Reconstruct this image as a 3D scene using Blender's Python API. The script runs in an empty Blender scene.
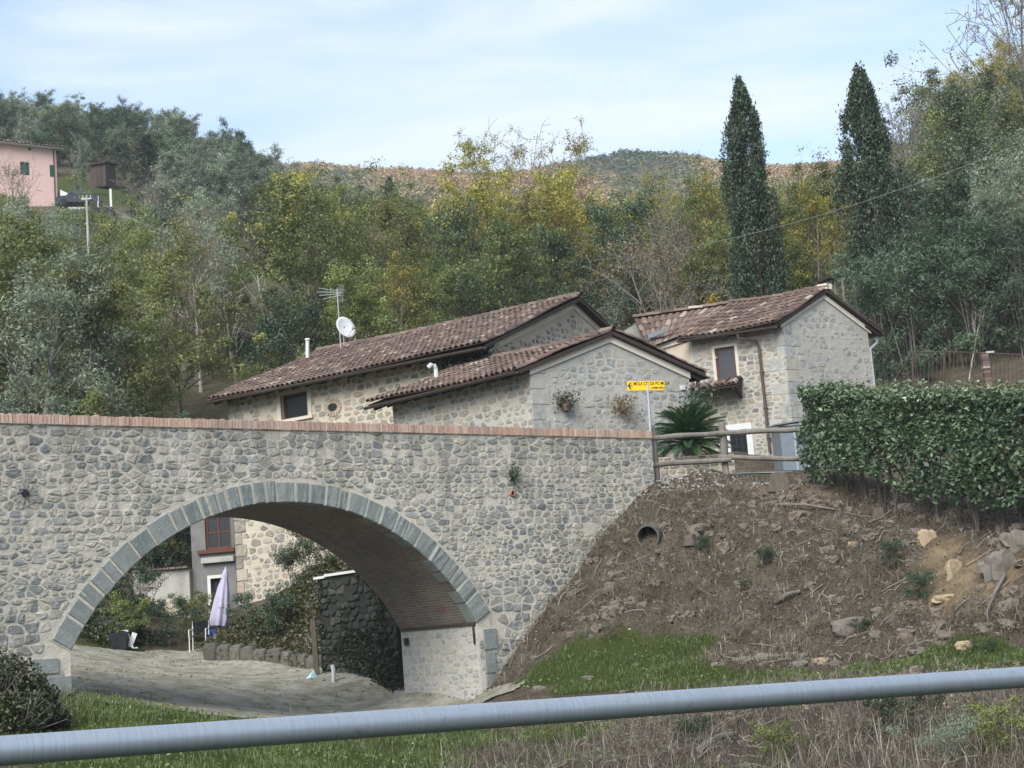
import bpy, math, random
import numpy as np
from mathutils import Vector, Matrix

SC = bpy.context.scene
COL = SC.collection
PI = math.pi
HAZE = True

# ------------------------------------------------------------------ camera
FPX = 1600.0
TH, RO = math.radians(9.0), math.radians(4.5)
CF = np.array([0, math.cos(TH), math.sin(TH)])
_r0 = np.array([1.0, 0, 0]); _u0 = np.array([0, -math.sin(TH), math.cos(TH)])
CR = math.cos(RO) * _r0 - math.sin(RO) * _u0
CU = math.sin(RO) * _r0 + math.cos(RO) * _u0

cam_data = bpy.data.cameras.new('camera')
cam_data.sensor_width = 36.0
cam_data.lens = FPX / 1024 * 36.0
cam_data.clip_start = 0.05
cam_data.clip_end = 6000
cam = bpy.data.objects.new('camera', cam_data)
COL.objects.link(cam)
m = Matrix.Identity(4)
for i in range(3):
    m[i][0] = CR[i]; m[i][1] = CU[i]; m[i][2] = -CF[i]
cam.matrix_world = m
SC.camera = cam

# ------------------------------------------------------------------ light
SUN_EL, SUN_AZ = math.radians(40.0), math.radians(204.0)   # azimuth clockwise from +Y: behind the camera, to the left, veiled by thin cloud
SUN_DIR = Vector((math.sin(SUN_AZ) * math.cos(SUN_EL), math.cos(SUN_AZ) * math.cos(SUN_EL), math.sin(SUN_EL)))
sd = bpy.data.lights.new('sun', 'SUN')
sd.energy = 1.3; sd.angle = math.radians(38); sd.color = (1.0, 0.965, 0.92)
sun = bpy.data.objects.new('sun', sd)
COL.objects.link(sun)
sun.rotation_euler = (-SUN_DIR).to_track_quat('-Z', 'Y').to_euler()
sun.location = (0, -5, 60)

world = bpy.data.worlds.new('World')
SC.world = world
world.use_nodes = True
wt = world.node_tree
wt.nodes.clear()
wo = wt.nodes.new('ShaderNodeOutputWorld'); bg = wt.nodes.new('ShaderNodeBackground')
sky = wt.nodes.new('ShaderNodeTexSky'); sky.sky_type = 'NISHITA'; sky.sun_disc = False
sky.sun_elevation = SUN_EL; sky.sun_rotation = SUN_AZ
sky.air_density = 1.0; sky.dust_density = 0.6; sky.ozone_density = 1.0
tc = wt.nodes.new('ShaderNodeTexCoord')
mp = wt.nodes.new('ShaderNodeMapping'); mp.inputs['Scale'].default_value = (1.8, 1.8, 9.0); mp.inputs['Rotation'].default_value = (0.0, 0.12, 0.3)
cn = wt.nodes.new('ShaderNodeTexNoise'); cn.inputs['Scale'].default_value = 2.1; cn.inputs['Detail'].default_value = 7; cn.inputs['Roughness'].default_value = 0.55
cn.inputs['Distortion'].default_value = 0.3
cr = wt.nodes.new('ShaderNodeValToRGB')
cr.color_ramp.elements[0].position = 0.40; cr.color_ramp.elements[0].color = (0.2, 0.2, 0.2, 1)
cr.color_ramp.elements[1].position = 0.70; cr.color_ramp.elements[1].color = (1, 1, 1, 1)
mx = wt.nodes.new('ShaderNodeMix'); mx.data_type = 'RGBA'
CLOUD = (3.5, 3.85, 4.3, 1)
mx.inputs[7].default_value = CLOUD
wt.links.new(tc.outputs['Generated'], mp.inputs['Vector']); wt.links.new(mp.outputs['Vector'], cn.inputs['Vector'])
wt.links.new(cn.outputs['Fac'], cr.inputs['Fac']); wt.links.new(cr.outputs['Color'], mx.inputs[0])
wt.links.new(sky.outputs['Color'], mx.inputs[6]); wt.links.new(mx.outputs[2], bg.inputs['Color'])
bg.inputs['Strength'].default_value = 0.062
wt.links.new(bg.outputs['Background'], wo.inputs['Surface'])

SC.view_settings.view_transform = 'Standard'
SC.view_settings.look = 'None'
SC.view_settings.exposure = 2.18
SC.view_settings.gamma = 1.0
SC.render.engine = 'CYCLES'
SC.cycles.max_bounces = 5
SC.cycles.diffuse_bounces = 3
SC.cycles.glossy_bounces = 2
SC.cycles.transmission_bounces = 2
SC.cycles.transparent_max_bounces = 4

# ------------------------------------------------------------------ projection helpers (build-time measuring only)
def ray(px, py):
    return CF + (px - 512) / FPX * CR + (384 - py) / FPX * CU
def P(px, py, Y):
    d = ray(px, py)
    return d * (Y / d[1])
def proj(p):
    p = np.asarray(p, float)
    return 512 + FPX * (p @ CR) / (p @ CF), 384 - FPX * (p @ CU) / (p @ CF)

# ------------------------------------------------------------------ object helpers
def tag(o, label=None, cat=None, group=None, kind=None):
    if label: o['label'] = label
    if cat: o['category'] = cat
    if group: o['group'] = group
    if kind: o['kind'] = kind
    return o

def thing(name, label, cat, loc=(0, 0, 0), group=None):
    o = bpy.data.objects.new(name, None)
    o.empty_display_size = 0.2
    COL.objects.link(o)
    o.location = tuple(float(c) for c in loc)
    return tag(o, label, cat, group)

def origin_of(o):
    v = Vector((0, 0, 0))
    while o is not None:
        v += o.location
        o = o.parent
    return np.array(v)

class MB:
    """collects faces of one mesh, with a per-face random value and material index"""
    def __init__(self):
        self.v = []; self.f = []; self.r = []; self.mi = []; self.n = 0
    def add(self, verts, faces, r=None, mi=0):
        verts = np.asarray(verts, float).reshape(-1, 3)
        self.v.append(verts)
        b = self.n
        for i, f in enumerate(faces):
            self.f.append(tuple(int(k) + b for k in f))
            self.r.append(0.5 if r is None else (r[i] if hasattr(r, '__len__') else r))
            self.mi.append(mi)
        self.n += len(verts)
        return self
    def quads(self, V4, r=None, mi=0):
        """V4: (N,4,3)"""
        V4 = np.asarray(V4, float)
        n = len(V4)
        idx = np.arange(n * 4).reshape(n, 4)
        return self.add(V4.reshape(-1, 3), idx, r, mi)
    def box(self, c, ax, half, r=None, mi=0):
        """oriented box: centre, 3 axes (rows), half sizes"""
        c = np.asarray(c, float); ax = np.asarray(ax, float)
        V = []
        for sx in (-1, 1):
            for sy in (-1, 1):
                for sz in (-1, 1):
                    V.append(c + ax[0] * sx * half[0] + ax[1] * sy * half[1] + ax[2] * sz * half[2])
        F = [(0, 1, 3, 2), (4, 6, 7, 5), (0, 4, 5, 1), (2, 3, 7, 6), (0, 2, 6, 4), (1, 5, 7, 3)]
        return self.add(V, F, r, mi)
    def tube(self, pts, radii, n=6, r=None, mi=0, caps=True):
        pts = np.asarray(pts, float); k = len(pts)
        if not hasattr(radii, '__len__'): radii = [radii] * k
        T = np.gradient(pts, axis=0) if k > 2 else np.repeat((pts[1:] - pts[:1]), 2, 0)
        T /= np.linalg.norm(T, axis=1)[:, None] + 1e-9
        ref = np.array([0.13, 0.21, 0.97]) if abs(T[0][2]) < 0.9 else np.array([0.97, 0.2, 0.1])
        a = np.arange(n) * 2 * PI / n
        V = np.zeros((k, n, 3))
        for i in range(k):
            x = np.cross(T[i], ref); x /= np.linalg.norm(x) + 1e-9
            y = np.cross(T[i], x)
            V[i] = pts[i] + radii[i] * (np.cos(a)[:, None] * x + np.sin(a)[:, None] * y)
        F = [(i * n + j, i * n + (j + 1) % n, (i + 1) * n + (j + 1) % n, (i + 1) * n + j) for i in range(k - 1) for j in range(n)]
        if caps:
            F += [tuple(range(n))[::-1], tuple((k - 1) * n + j for j in range(n))]
        return self.add(V.reshape(-1, 3), F, r, mi)
    def mesh(self, name, mats, origin=(0, 0, 0), smooth=False):
        me = bpy.data.meshes.new(name)
        V = np.concatenate(self.v) - np.asarray(origin, float) if self.v else np.zeros((0, 3))
        nl = np.array([len(f) for f in self.f], dtype=np.int32)
        me.vertices.add(len(V)); me.vertices.foreach_set('co', V.astype(np.float32).ravel())
        me.loops.add(int(nl.sum()))
        me.loops.foreach_set('vertex_index', np.fromiter((i for f in self.f for i in f), dtype=np.int32, count=int(nl.sum())))
        me.polygons.add(len(nl))
        me.polygons.foreach_set('loop_start', np.concatenate([[0], np.cumsum(nl)[:-1]]).astype(np.int32))
        if not isinstance(mats, (list, tuple)): mats = [mats]
        for mt in mats: me.materials.append(mt)
        if len(mats) > 1:
            me.polygons.foreach_set('material_index', np.array(self.mi, dtype=np.int32))
        me.polygons.foreach_set('use_smooth', np.full(len(nl), smooth, dtype=bool))
        at = me.attributes.new('rnd', 'FLOAT', 'FACE')
        at.data.foreach_set('value', np.array(self.r, dtype=np.float32))
        me.update(calc_edges=True)
        me.validate()
        return me
    def obj(self, name, mats, parent=None, smooth=False, loc=None):
        """one object; world-space vertices are stored relative to the parent's base (or loc)"""
        org = origin_of(parent) if parent is not None else (np.asarray(loc, float) if loc is not None else np.zeros(3))
        o = bpy.data.objects.new(name, self.mesh(name, mats, org, smooth))
        COL.objects.link(o)
        if parent is not None: o.parent = parent
        elif loc is not None: o.location = tuple(float(c) for c in loc)
        return o

class QB:
    """fast builder of many quads / tris arrays (leaves, blades)"""
    def __init__(self): self.V = []; self.R = []
    def add(self, V4, r): self.V.append(np.asarray(V4, np.float32)); self.R.append(np.asarray(r, np.float32))
    def mesh(self, name, mat, origin=(0, 0, 0)):
        V = np.concatenate(self.V) - np.asarray(origin, np.float32); R = np.concatenate(self.R)
        n, k = V.shape[:2]
        me = bpy.data.meshes.new(name)
        me.vertices.add(n * k); me.vertices.foreach_set('co', V.ravel())
        me.loops.add(n * k); me.loops.foreach_set('vertex_index', np.arange(n * k, dtype=np.int32))
        me.polygons.add(n); me.polygons.foreach_set('loop_start', np.arange(0, n * k, k, dtype=np.int32))
        me.materials.append(mat)
        at = me.attributes.new('rnd', 'FLOAT', 'FACE'); at.data.foreach_set('value', R)
        me.update(calc_edges=True)
        return me
    def obj(self, name, mat, parent=None, loc=None):
        org = origin_of(parent) if parent is not None else (np.asarray(loc, float) if loc is not None else np.zeros(3))
        o = bpy.data.objects.new(name, self.mesh(name, mat, org)); COL.objects.link(o)
        if parent is not None: o.parent = parent
        elif loc is not None: o.location = tuple(float(c) for c in loc)
        return o

# ------------------------------------------------------------------ noise
def _hash(i, j, s):
    h = (i * 374761393 + j * 668265263 + s * 982451653) & 0xFFFFFFFF
    h = ((h ^ (h >> 13)) * 1274126177) & 0xFFFFFFFF
    return ((h ^ (h >> 16)) & 0xFFFF) / 65535.0
def vnoise(x, y, s=0):
    x = np.asarray(x, float); y = np.asarray(y, float)
    i = np.floor(x).astype(np.int64); j = np.floor(y).astype(np.int64)
    u = x - i; v = y - j; u = u * u * (3 - 2 * u); v = v * v * (3 - 2 * v)
    a = _hash(i, j, s); b = _hash(i + 1, j, s); c = _hash(i, j + 1, s); d = _hash(i + 1, j + 1, s)
    return (a * (1 - u) + b * u) * (1 - v) + (c * (1 - u) + d * u) * v
def fbm(x, y, s=0, o=4):
    t = 0; a = 0.5
    for k in range(o):
        t = t + a * (vnoise(np.asarray(x) * 2 ** k, np.asarray(y) * 2 ** k, s + k) - 0.5); a *= 0.55
    return t

# ------------------------------------------------------------------ material helper
class G:
    def __init__(self, name):
        self.m = bpy.data.materials.new(name); self.m.use_nodes = True
        self.t = self.m.node_tree; self.t.nodes.clear()
        self.o = self.t.nodes.new('ShaderNodeOutputMaterial')
    def link(self, a, b): self.t.links.new(a, b)
    def n(self, typ, ins=None, **kw):
        nd = self.t.nodes.new(typ)
        for k, v in kw.items(): setattr(nd, k, v)
        for k, v in (ins or {}).items():
            if isinstance(v, bpy.types.NodeSocket): self.link(v, nd.inputs[k])
            else: nd.inputs[k].default_value = v
        return nd
    def pos(self): return self.n('ShaderNodeNewGeometry').outputs['Position']
    def objc(self): return self.n('ShaderNodeTexCoord').outputs['Object']
    def uv(self): return self.n('ShaderNodeTexCoord').outputs['UV']
    def streaks(self, col, z0, z1, tint, amount=0.42):
        p = self.pos(); z = self.n('ShaderNodeSeparateXYZ', {0: p}).outputs[2]
        rz = self.n('ShaderNodeMapRange', {'Value': z, 'From Min': z0, 'From Max': z1}).outputs[0]
        nz = self.noise(self.map(p, (1.0, 1.0, 0.12)), 3.2, 5, 0.65)
        f = self.ramp(self.math('ADD', nz, self.math('MULTIPLY', rz, 0.22)), [(0.62, 0.0), (0.80, amount)])
        return self.mix(f, col, tint)
    def orand(self): return self.n('ShaderNodeObjectInfo').outputs['Random']
    def attr(self, nm): return self.n('ShaderNodeAttribute', attribute_name=nm).outputs['Fac']
    def map(self, vec, sc=(1, 1, 1), rot=(0, 0, 0)):
        return self.n('ShaderNodeMapping', {'Vector': vec, 'Scale': sc, 'Rotation': rot}).outputs[0]
    def noise(self, vec, scale, detail=4, rough=0.55, dist=0.0):
        return self.n('ShaderNodeTexNoise', {'Vector': vec, 'Scale': scale, 'Detail': detail, 'Roughness': rough, 'Distortion': dist}).outputs['Fac']
    def vor(self, vec, scale, feature='F1', out='Distance'):
        return self.n('ShaderNodeTexVoronoi', {'Vector': vec, 'Scale': scale}, feature=feature).outputs[out]
    def ramp(self, fac, stops, interp='LINEAR'):
        nd = self.n('ShaderNodeValToRGB', {'Fac': fac}); c = nd.color_ramp; c.interpolation = interp
        while len(c.elements) < len(stops): c.elements.new(0.5)
        for e, (p, col) in zip(c.elements, stops):
            e.position = p; e.color = (*col, 1) if hasattr(col, '__len__') else (col, col, col, 1)
        return nd.outputs['Color']
    def mix(self, fac, a, b, mode='MIX'):
        nd = self.n('ShaderNodeMix', data_type='RGBA', blend_type=mode)
        for i, v in ((0, fac), (6, a), (7, b)):
            if isinstance(v, bpy.types.NodeSocket): self.link(v, nd.inputs[i])
            else: nd.inputs[i].default_value = v if i == 0 else ((*v, 1) if len(v) == 3 else v)
        return nd.outputs[2]
    def math(self, op, a, b=0.0, clamp=False):
        nd = self.n('ShaderNodeMath', operation=op, use_clamp=clamp)
        for i, v in ((0, a), (1, b)):
            if isinstance(v, bpy.types.NodeSocket): self.link(v, nd.inputs[i])
            else: nd.inputs[i].default_value = v
        return nd.outputs[0]
    def hsv(self, col, h=0.5, s=1.0, v=1.0):
        return self.n('ShaderNodeHueSaturation', {'Color': col, 'Hue': h, 'Saturation': s, 'Value': v}).outputs[0]
    def bump(self, h, strength=1.0, dist=0.02):
        return self.n('ShaderNodeBump', {'Height': h, 'Strength': strength, 'Distance': dist}).outputs[0]
    def done(self, col, rough=0.85, bump=None, metal=0.0, spec=0.3):
        ins = {'Base Color': col if isinstance(col, bpy.types.NodeSocket) else (*col, 1), 'Roughness': rough, 'Metallic': metal, 'Specular IOR Level': spec}
        p = self.n('ShaderNodeBsdfPrincipled', ins)
        if bump is not None: self.link(bump, p.inputs['Normal'])
        self.link(p.outputs[0], self.o.inputs['Surface'])
        return self.m

def leaf_mat(name, stops, trans=0.3, hue_var=0.05, val_var=0.75, gain=1.68, sat=1.0):
    g = G(name)
    col = g.ramp(g.attr('rnd'), stops)
    r = g.orand()
    h = g.math('MULTIPLY_ADD', r, hue_var); h.node.inputs[2].default_value = 0.5 - hue_var / 2
    r2 = g.math('FRACT', g.math('MULTIPLY', r, 7.31))
    v = g.math('MULTIPLY_ADD', r2, val_var); v.node.inputs[2].default_value = 1 - val_var / 2
    col = g.hsv(col, h, sat, g.math('MULTIPLY', v, gain))
    d = g.n('ShaderNodeBsdfDiffuse', {'Color': col})
    t = g.n('ShaderNodeBsdfTranslucent', {'Color': g.hsv(col, 0.49, 1.1, 1.2)})
    gl = g.n('ShaderNodeBsdfGlossy', {'Color': (0.6, 0.65, 0.6, 1), 'Roughness': 0.5})
    s1 = g.n('ShaderNodeMixShader', {0: trans, 1: d.outputs[0], 2: t.outputs[0]})
    s2 = g.n('ShaderNodeMixShader', {0: 0.05, 1: s1.outputs[0], 2: gl.outputs[0]})
    g.link(s2.outputs[0], g.o.inputs['Surface'])
    return g.m

M = {}
def build_materials():
    # rubble stone: one tone per stone, mottled
    g = G('rubble_stone'); p = g.pos(); r = g.attr('rnd')
    c = g.ramp(r, [(0.0, (.16, .175, .175)), (0.13, (.25, .265, .255)), (0.28, (.38, .365, .32)), (0.40, (.255, .255, .235)), (0.52, (.42, .39, .325)), (0.66, (.31, .305, .28)), (0.82, (.47, .42, .335)), (1.0, (.30, .285, .25))])
    n1 = g.noise(p, 9, 5, 0.65); n2 = g.noise(p, 45, 3)
    c = g.mix(g.ramp(n1, [(0.45, 0.0), (0.75, 0.6)]), c, (.42, .40, .35))
    c = g.mix(g.ramp(n2, [(0.55, 0.0), (0.75, 0.6)]), c, (.13, .14, .13))
    big = g.noise(p, 0.55, 4)
    c = g.hsv(c, 0.5, 0.95, g.ramp(big, [(0.3, 0.72), (0.7, 1.12)]))
    sm = g.ramp(g.noise(p, 2.1, 6, 0.7), [(0.5, 0.0), (0.62, 0.72)]); c = g.mix(sm, c, (.52, .49, .42))
    c = g.streaks(c, 1.6, 4.2, (.105, .105, .092))
    M['stone'] = g.done(c, 0.9, g.bump(g.math('ADD', n1, g.math('MULTIPLY', n2, 0.4)), 0.8, 0.03))
    # warmer, mortar-smeared stone of the houses
    g = G('house_stone'); p = g.pos(); r = g.attr('rnd')
    c = g.ramp(r, [(0.0, (.17, .155, .13)), (0.2, (.29, .26, .205)), (0.4, (.20, .195, .18)), (0.55, (.34, .295, .22)), (0.7, (.14, .14, .135)), (0.85, (.38, .345, .28)), (1.0, (.33, .23, .165))])
    n1 = g.noise(p, 8, 5, 0.65); n2 = g.noise(p, 40, 3)
    c = g.mix(g.ramp(n1, [(0.5, 0.0), (0.72, 0.8)]), c, (.46, .42, .34))
    c = g.mix(g.ramp(n2, [(0.58, 0.0), (0.78, 0.5)]), c, (.13, .125, .115))
    sm = g.ramp(g.noise(p, 2.4, 6, 0.7), [(0.53, 0.0), (0.66, 0.6)]); c = g.mix(sm, c, (.47, .43, .35))
    M['hstone'] = g.done(c, 0.92, g.bump(g.math('ADD', n1, g.math('MULTIPLY', n2, 0.4)), 0.8, 0.03))
    # grey gable stone
    g = G('grey_gable_stone'); p = g.pos(); r = g.attr('rnd')
    c = g.ramp(r, [(0.0, (.20, .21, .20)), (0.25, (.29, .29, .27)), (0.45, (.34, .32, .27)), (0.6, (.24, .25, .25)), (0.8, (.37, .345, .29)), (1.0, (.30, .25, .21))])
    n1 = g.noise(p, 6, 6, 0.65); n2 = g.noise(p, 35, 3); n3 = g.noise(p, 1.1, 4)
    c = g.mix(g.ramp(n1, [(0.44, 0.0), (0.68, 0.85)]), c, (.45, .44, .39))
    c = g.mix(g.ramp(n3, [(0.5, 0.0), (0.68, 0.7)]), c, (.33, .345, .34))
    M['gstone'] = g.done(c, 0.92, g.bump(g.math('ADD', n1, g.math('MULTIPLY', n2, 0.4)), 0.7, 0.025))
    def mortar(nm, a, b, dk):
        g = G(nm); p = g.pos()
        n1 = g.noise(p, 5, 6, 0.7); n2 = g.noise(p, 60, 3); n3 = g.noise(p, 0.5, 4)
        c = g.mix(n1, a, b)
        c = g.mix(g.ramp(g.noise(p, 17, 4, 0.7), [(0.56, 0.0), (0.72, 0.8)]), c, dk)
        c = g.hsv(c, 0.5, 1.0, g.ramp(n3, [(0.3, 0.82), (0.7, 1.05)]))
        if nm == 'light_mortar': c = g.streaks(c, 1.6, 4.2, (.15, .145, .125))
        return g.done(c, 0.95, g.bump(g.math('ADD', n1, g.math('MULTIPLY', n2, 0.5)), 1.0, 0.04))
    M['mortar'] = mortar('light_mortar', (.52, .485, .40), (.69, .64, .54), (.36, .33, .275))
    M['hmortar'] = mortar('warm_mortar', (.47, .42, .325), (.60, .545, .43), (.29, .255, .205))
    M['gmortar'] = mortar('grey_mortar', (.40, .39, .35), (.50, .485, .43), (.29, .285, .27))
    M['dmortar'] = mortar('dark_mossy_mortar', (.02, .022, .018), (.042, .043, .035), (.012, .015, .011))
    g = G('dark_wall_stone'); p = g.pos()
    c = g.ramp(g.attr('rnd'), [(0, (.018, .021, .02)), (0.6, (.04, .042, .039)), (1, (.07, .068, .06))])
    n1 = g.noise(p, 8, 5)
    M['dstone'] = g.done(g.mix(g.ramp(n1, [(.45, 0.0), (.7, .8)]), c, (.03, .045, .022)), 0.9, g.bump(n1, 0.8, 0.03))
    g = G('arch_block_stone'); p = g.pos(); r = g.attr('rnd')
    c = g.ramp(r, [(0, (.145, .168, .165)), (0.5, (.225, .242, .232)), (1, (.18, .198, .188))])
    n1 = g.noise(p, 7, 6, 0.7); n2 = g.noise(p, 30, 4)
    c = g.mix(g.ramp(n1, [(0.42, 0.0), (0.72, 0.7)]), c, (.30, .32, .29))
    c = g.mix(g.ramp(n2, [(0.6, 0.0), (0.7, 0.8)]), c, (.44, .45, .42))
    c = g.mix(g.ramp(g.noise(p, 1.3, 3), [(0.5, 0.0), (0.7, 0.5)]), c, (.16, .18, .165))
    M['block'] = g.done(c, 0.85, g.bump(g.math('ADD', n1, n2), 0.6, 0.02))
    # vault of thin bricks running along the barrel
    g = G('vault_brick'); uv = g.uv(); p = g.pos()
    bt = g.n('ShaderNodeTexBrick', {'Vector': uv, 'Color1': (.20, .165, .14, 1), 'Color2': (.13, .115, .10, 1), 'Mortar': (.27, .25, .22, 1), 'Scale': 1.0, 'Mortar Size': 0.009, 'Brick Width': 0.27, 'Row Height': 0.066, 'Bias': 0.0})
    n1 = g.noise(p, 3, 5)
    c = g.mix(g.ramp(n1, [(0.56, 0.0), (0.66, 0.55)]), bt.outputs['Color'], (.21, .085, .06))
    c = g.mix(g.ramp(g.noise(p, 0.9, 4), [(0.4, 0.0), (0.7, 0.6)]), c, (.10, .095, .085))
    M['vault'] = g.done(c, 0.9, g.bump(g.math('SUBTRACT', n1, bt.outputs['Fac']), 0.7, 0.02))
    g = G('coping_brick'); p = g.pos(); r = g.attr('rnd')
    c = g.ramp(r, [(0, (.38, .22, .16)), (0.3, (.50, .325, .245)), (0.55, (.44, .275, .205)), (0.8, (.56, .42, .325)), (1, (.33, .20, .155))])
    n1 = g.noise(p, 20, 4); c = g.mix(g.ramp(n1, [(0.45, 0.0), (0.7, 0.6)]), c, (.53, .46, .38))
    c = g.mix(g.ramp(g.noise(p, 1.2, 4), [(0.5, 0.0), (0.7, 0.55)]), c, (.26, .22, .19))
    M['coping'] = g.done(c, 0.9, g.bump(n1, 0.5, 0.01))
    g = G('terracotta_tile'); p = g.pos(); r = g.attr('rnd')
    c = g.ramp(r, [(0, (.068, .048, .042)), (0.25, (.15, .095, .075)), (0.42, (.095, .07, .06)), (0.6, (.195, .13, .10)), (0.78, (.135, .10, .083)), (0.93, (.235, .17, .135)), (1, (.42, .35, .29))])
    n1 = g.noise(p, 7, 6, 0.7); n2 = g.noise(p, 28, 4, 0.7)
    c = g.mix(g.ramp(n1, [(0.47, 0.0), (0.68, 0.8)]), c, (.095, .082, .075))
    c = g.mix(g.ramp(n2, [(0.6, 0.0), (0.74, 0.55)]), c, (.33, .29, .25))
    M['tile'] = g.done(c, 0.9, g.bump(n2, 0.5, 0.01))
    def simple(nm, a, b, sc=12, rough=0.8, bd=0.008, metal=0.0, stretch=(1, 1, 1), dirt=None, spec=0.3):
        g = G(nm); p = g.map(g.objc(), stretch); n1 = g.noise(p, sc, 6, 0.65)
        c = g.mix(g.ramp(n1, [(0.3, 0.0), (0.7, 1.0)]), a, b)
        if dirt is not None:
            c = g.mix(g.ramp(g.noise(p, sc * 0.25, 6, 0.7), [(0.48, 0.0), (0.66, 0.8)]), c, dirt)
        return g.done(c, rough, g.bump(n1, 0.5, bd), metal, spec)
    M['cream'] = simple('cream_plaster', (.56, .475, .36), (.63, .545, .42), 3, 0.9, 0.01, dirt=(.48, .41, .32))
    M['fascia'] = simple('cream_band', (.62, .575, .48), (.70, .65, .55), 3, 0.85, 0.004, dirt=(.46, .42, .35))
    M['plaster'] = simple('shaded_grey_plaster', (.13, .13, .125), (.205, .20, .188), 3, 0.95, 0.012, dirt=(.075, .075, .072))  # darkened: the shade beyond the arch is put into the base colour
    M['concrete'] = simple('old_concrete', (.34, .33, .30), (.44, .425, .38), 4, 0.95, 0.012, dirt=(.17, .165, .145))
    M['lconcrete'] = simple('pale_concrete', (.55, .55, .52), (.66, .65, .61), 4, 0.9, 0.006, dirt=(.40, .40, .37))
    M['dwood'] = simple('dark_wood', (.028, .021, .017), (.06, .045, .036), 8, 0.8, 0.006, stretch=(1, 1, 5))
    M['rwood'] = simple('weathered_log', (.13, .118, .10), (.24, .22, .19), 14, 0.9, 0.015, stretch=(1, 1, 0.3), dirt=(.09, .08, .068))
    M['frame'] = simple('brown_frame', (.075, .027, .016), (.11, .042, .025), 15, 0.5, 0.002)  # red-brown lowered: shade on the outbuilding window put into the colour
    M['stone_trim'] = simple('pale_stone_trim', (.50, .46, .385), (.60, .555, .47), 6, 0.85, 0.006, dirt=(.40, .36, .30))
    M['white'] = simple('white_paint', (.52, .53, .52), (.60, .61, .60), 6, 0.6, 0.002)
    M['galv'] = simple('grey_galvanised', (.33, .36, .38), (.42, .45, .47), 10, 0.5, 0.002, metal=0.3)
    M['pipe'] = simple('brown_pipe', (.055, .042, .036), (.085, .065, .055), 10, 0.5, 0.002)
    M['rust'] = simple('brown_iron', (.045, .033, .028), (.08, .055, .043), 14, 0.75, 0.003)
    M['pink'] = simple('pink_plaster', (.62, .42, .37), (.69, .48, .43), 0.8, 0.9, 0.004, dirt=(.58, .43, .39))
    M['green_paint'] = simple('green_paint', (.02, .10, .065), (.03, .14, .09), 5, 0.6, 0.003)
    M['terracotta'] = simple('terracotta', (.33, .15, .09), (.42, .21, .13), 10, 0.85, 0.004)
    M['lilac'] = simple('lilac_canvas', (.34, .315, .41), (.42, .39, .49), 9, 0.9, 0.01)
    M['blue'] = simple('blue_plastic', (.02, .07, .40), (.03, .10, .50), 9, 0.5, 0.003)
    M['paleblue'] = simple('pale_blue_cloth', (.40, .62, .68), (.5, .70, .74), 9, 0.9, 0.01)
    M['black'] = simple('black_plastic', (.012, .013, .016), (.025, .026, .03), 9, 0.45, 0.003)
    M['greyblue'] = simple('grey_blue_metal', (.14, .17, .195), (.19, .225, .25), 5, 0.55, 0.004, dirt=(.17, .19, .20))
    M['yellow'] = simple('yellow_sign', (.78, .47, .012), (.84, .53, .02), 6, 0.4, 0.0005)
    M['ink'] = simple('black_ink', (.012, .011, .01), (.02, .018, .016), 6, 0.5, 0.0005)
    M['wire'] = simple('grey_wire', (.25, .25, .25), (.32, .32, .32), 6, 0.5, 0.001)
    M['carpaint'] = simple('dark_car_paint', (.02, .023, .028), (.03, .033, .04), 4, 0.25, 0.0005, spec=0.6)
    M['rubber'] = simple('tyre_rubber', (.015, .015, .015), (.025, .025, .025), 9, 0.9, 0.003)
    M['asphalt'] = simple('asphalt', (.045, .045, .045), (.065, .064, .062), 30, 0.95, 0.01)
    M['paving'] = simple('pale_road', (.17, .175, .18), (.23, .235, .24), 10, 0.95, 0.008)
    g = G('dark_glass'); M['glass'] = g.done((.018, .021, .024), 0.12, None, 0.0, 0.5)
    g = G('grey_screen'); M['shutter'] = g.done((.035, .035, .042), 0.35, None, 0.0, 0.5)
    # galvanised tube in the foreground: streaky zinc
    g = G('zinc_tube'); oc = g.objc(); pm = g.map(oc, (60, 2.2, 2.2)); n1 = g.noise(pm, 2, 6, 0.65); n2 = g.noise(oc, 5, 4); n3 = g.noise(g.map(oc, (110, 6, 6)), 3, 3)
    c = g.mix(g.ramp(n1, [(0.3, 0.0), (0.72, 1.0)]), (.25, .295, .34), (.35, .395, .44))
    c = g.mix(g.ramp(n2, [(0.5, 0.0), (0.75, 0.5)]), c, (.25, .275, .295))
    c = g.mix(g.ramp(n3, [(0.62, 0.0), (0.78, 0.3)]), c, (.20, .21, .21))
    c = g.mix(g.ramp(g.noise(oc, 26, 5, 0.75), [(0.60, 0.0), (0.72, 0.65)]), c, (.15, .135, .115))
    rg = g.math('ADD', g.math('MULTIPLY', n2, 0.3), 0.25)
    M['zinc'] = g.done(c, rg, g.bump(n1, 0.12, 0.0006), 0.45, 0.5)
    # barks
    def bark(nm, a, b):
        g = G(nm); p = g.map(g.objc(), (1, 1, 0.25)); n1 = g.noise(p, 18, 5)
        return g.done(g.mix(n1, a, b), 0.95, g.bump(n1, 0.8, 0.02))
    M['twig'] = bark('cut_twig', (.10, .085, .07), (.42, .36, .29))
    g = G('clod'); p = g.pos(); n1 = g.noise(p, 9, 6, .7); M['clod'] = g.done(g.mix(n1, (.085, .07, .055), (.22, .185, .145)), .95, g.bump(n1, .8, .03))
    M['bark'] = bark('bark', (.055, .045, .035), (.14, .12, .095))
    M['pbark'] = bark('pale_bark', (.30, .28, .245), (.46, .43, .38))
    M['gbark'] = bark('grey_bark', (.12, .11, .10), (.24, .22, .195))
    # leaves
    M['lf_green'] = leaf_mat('broadleaf', [(0, (.040, .055, .016)), (0.5, (.085, .10, .028)), (0.85, (.125, .135, .045)), (1, (.18, .165, .06))], hue_var=0.03)
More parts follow.
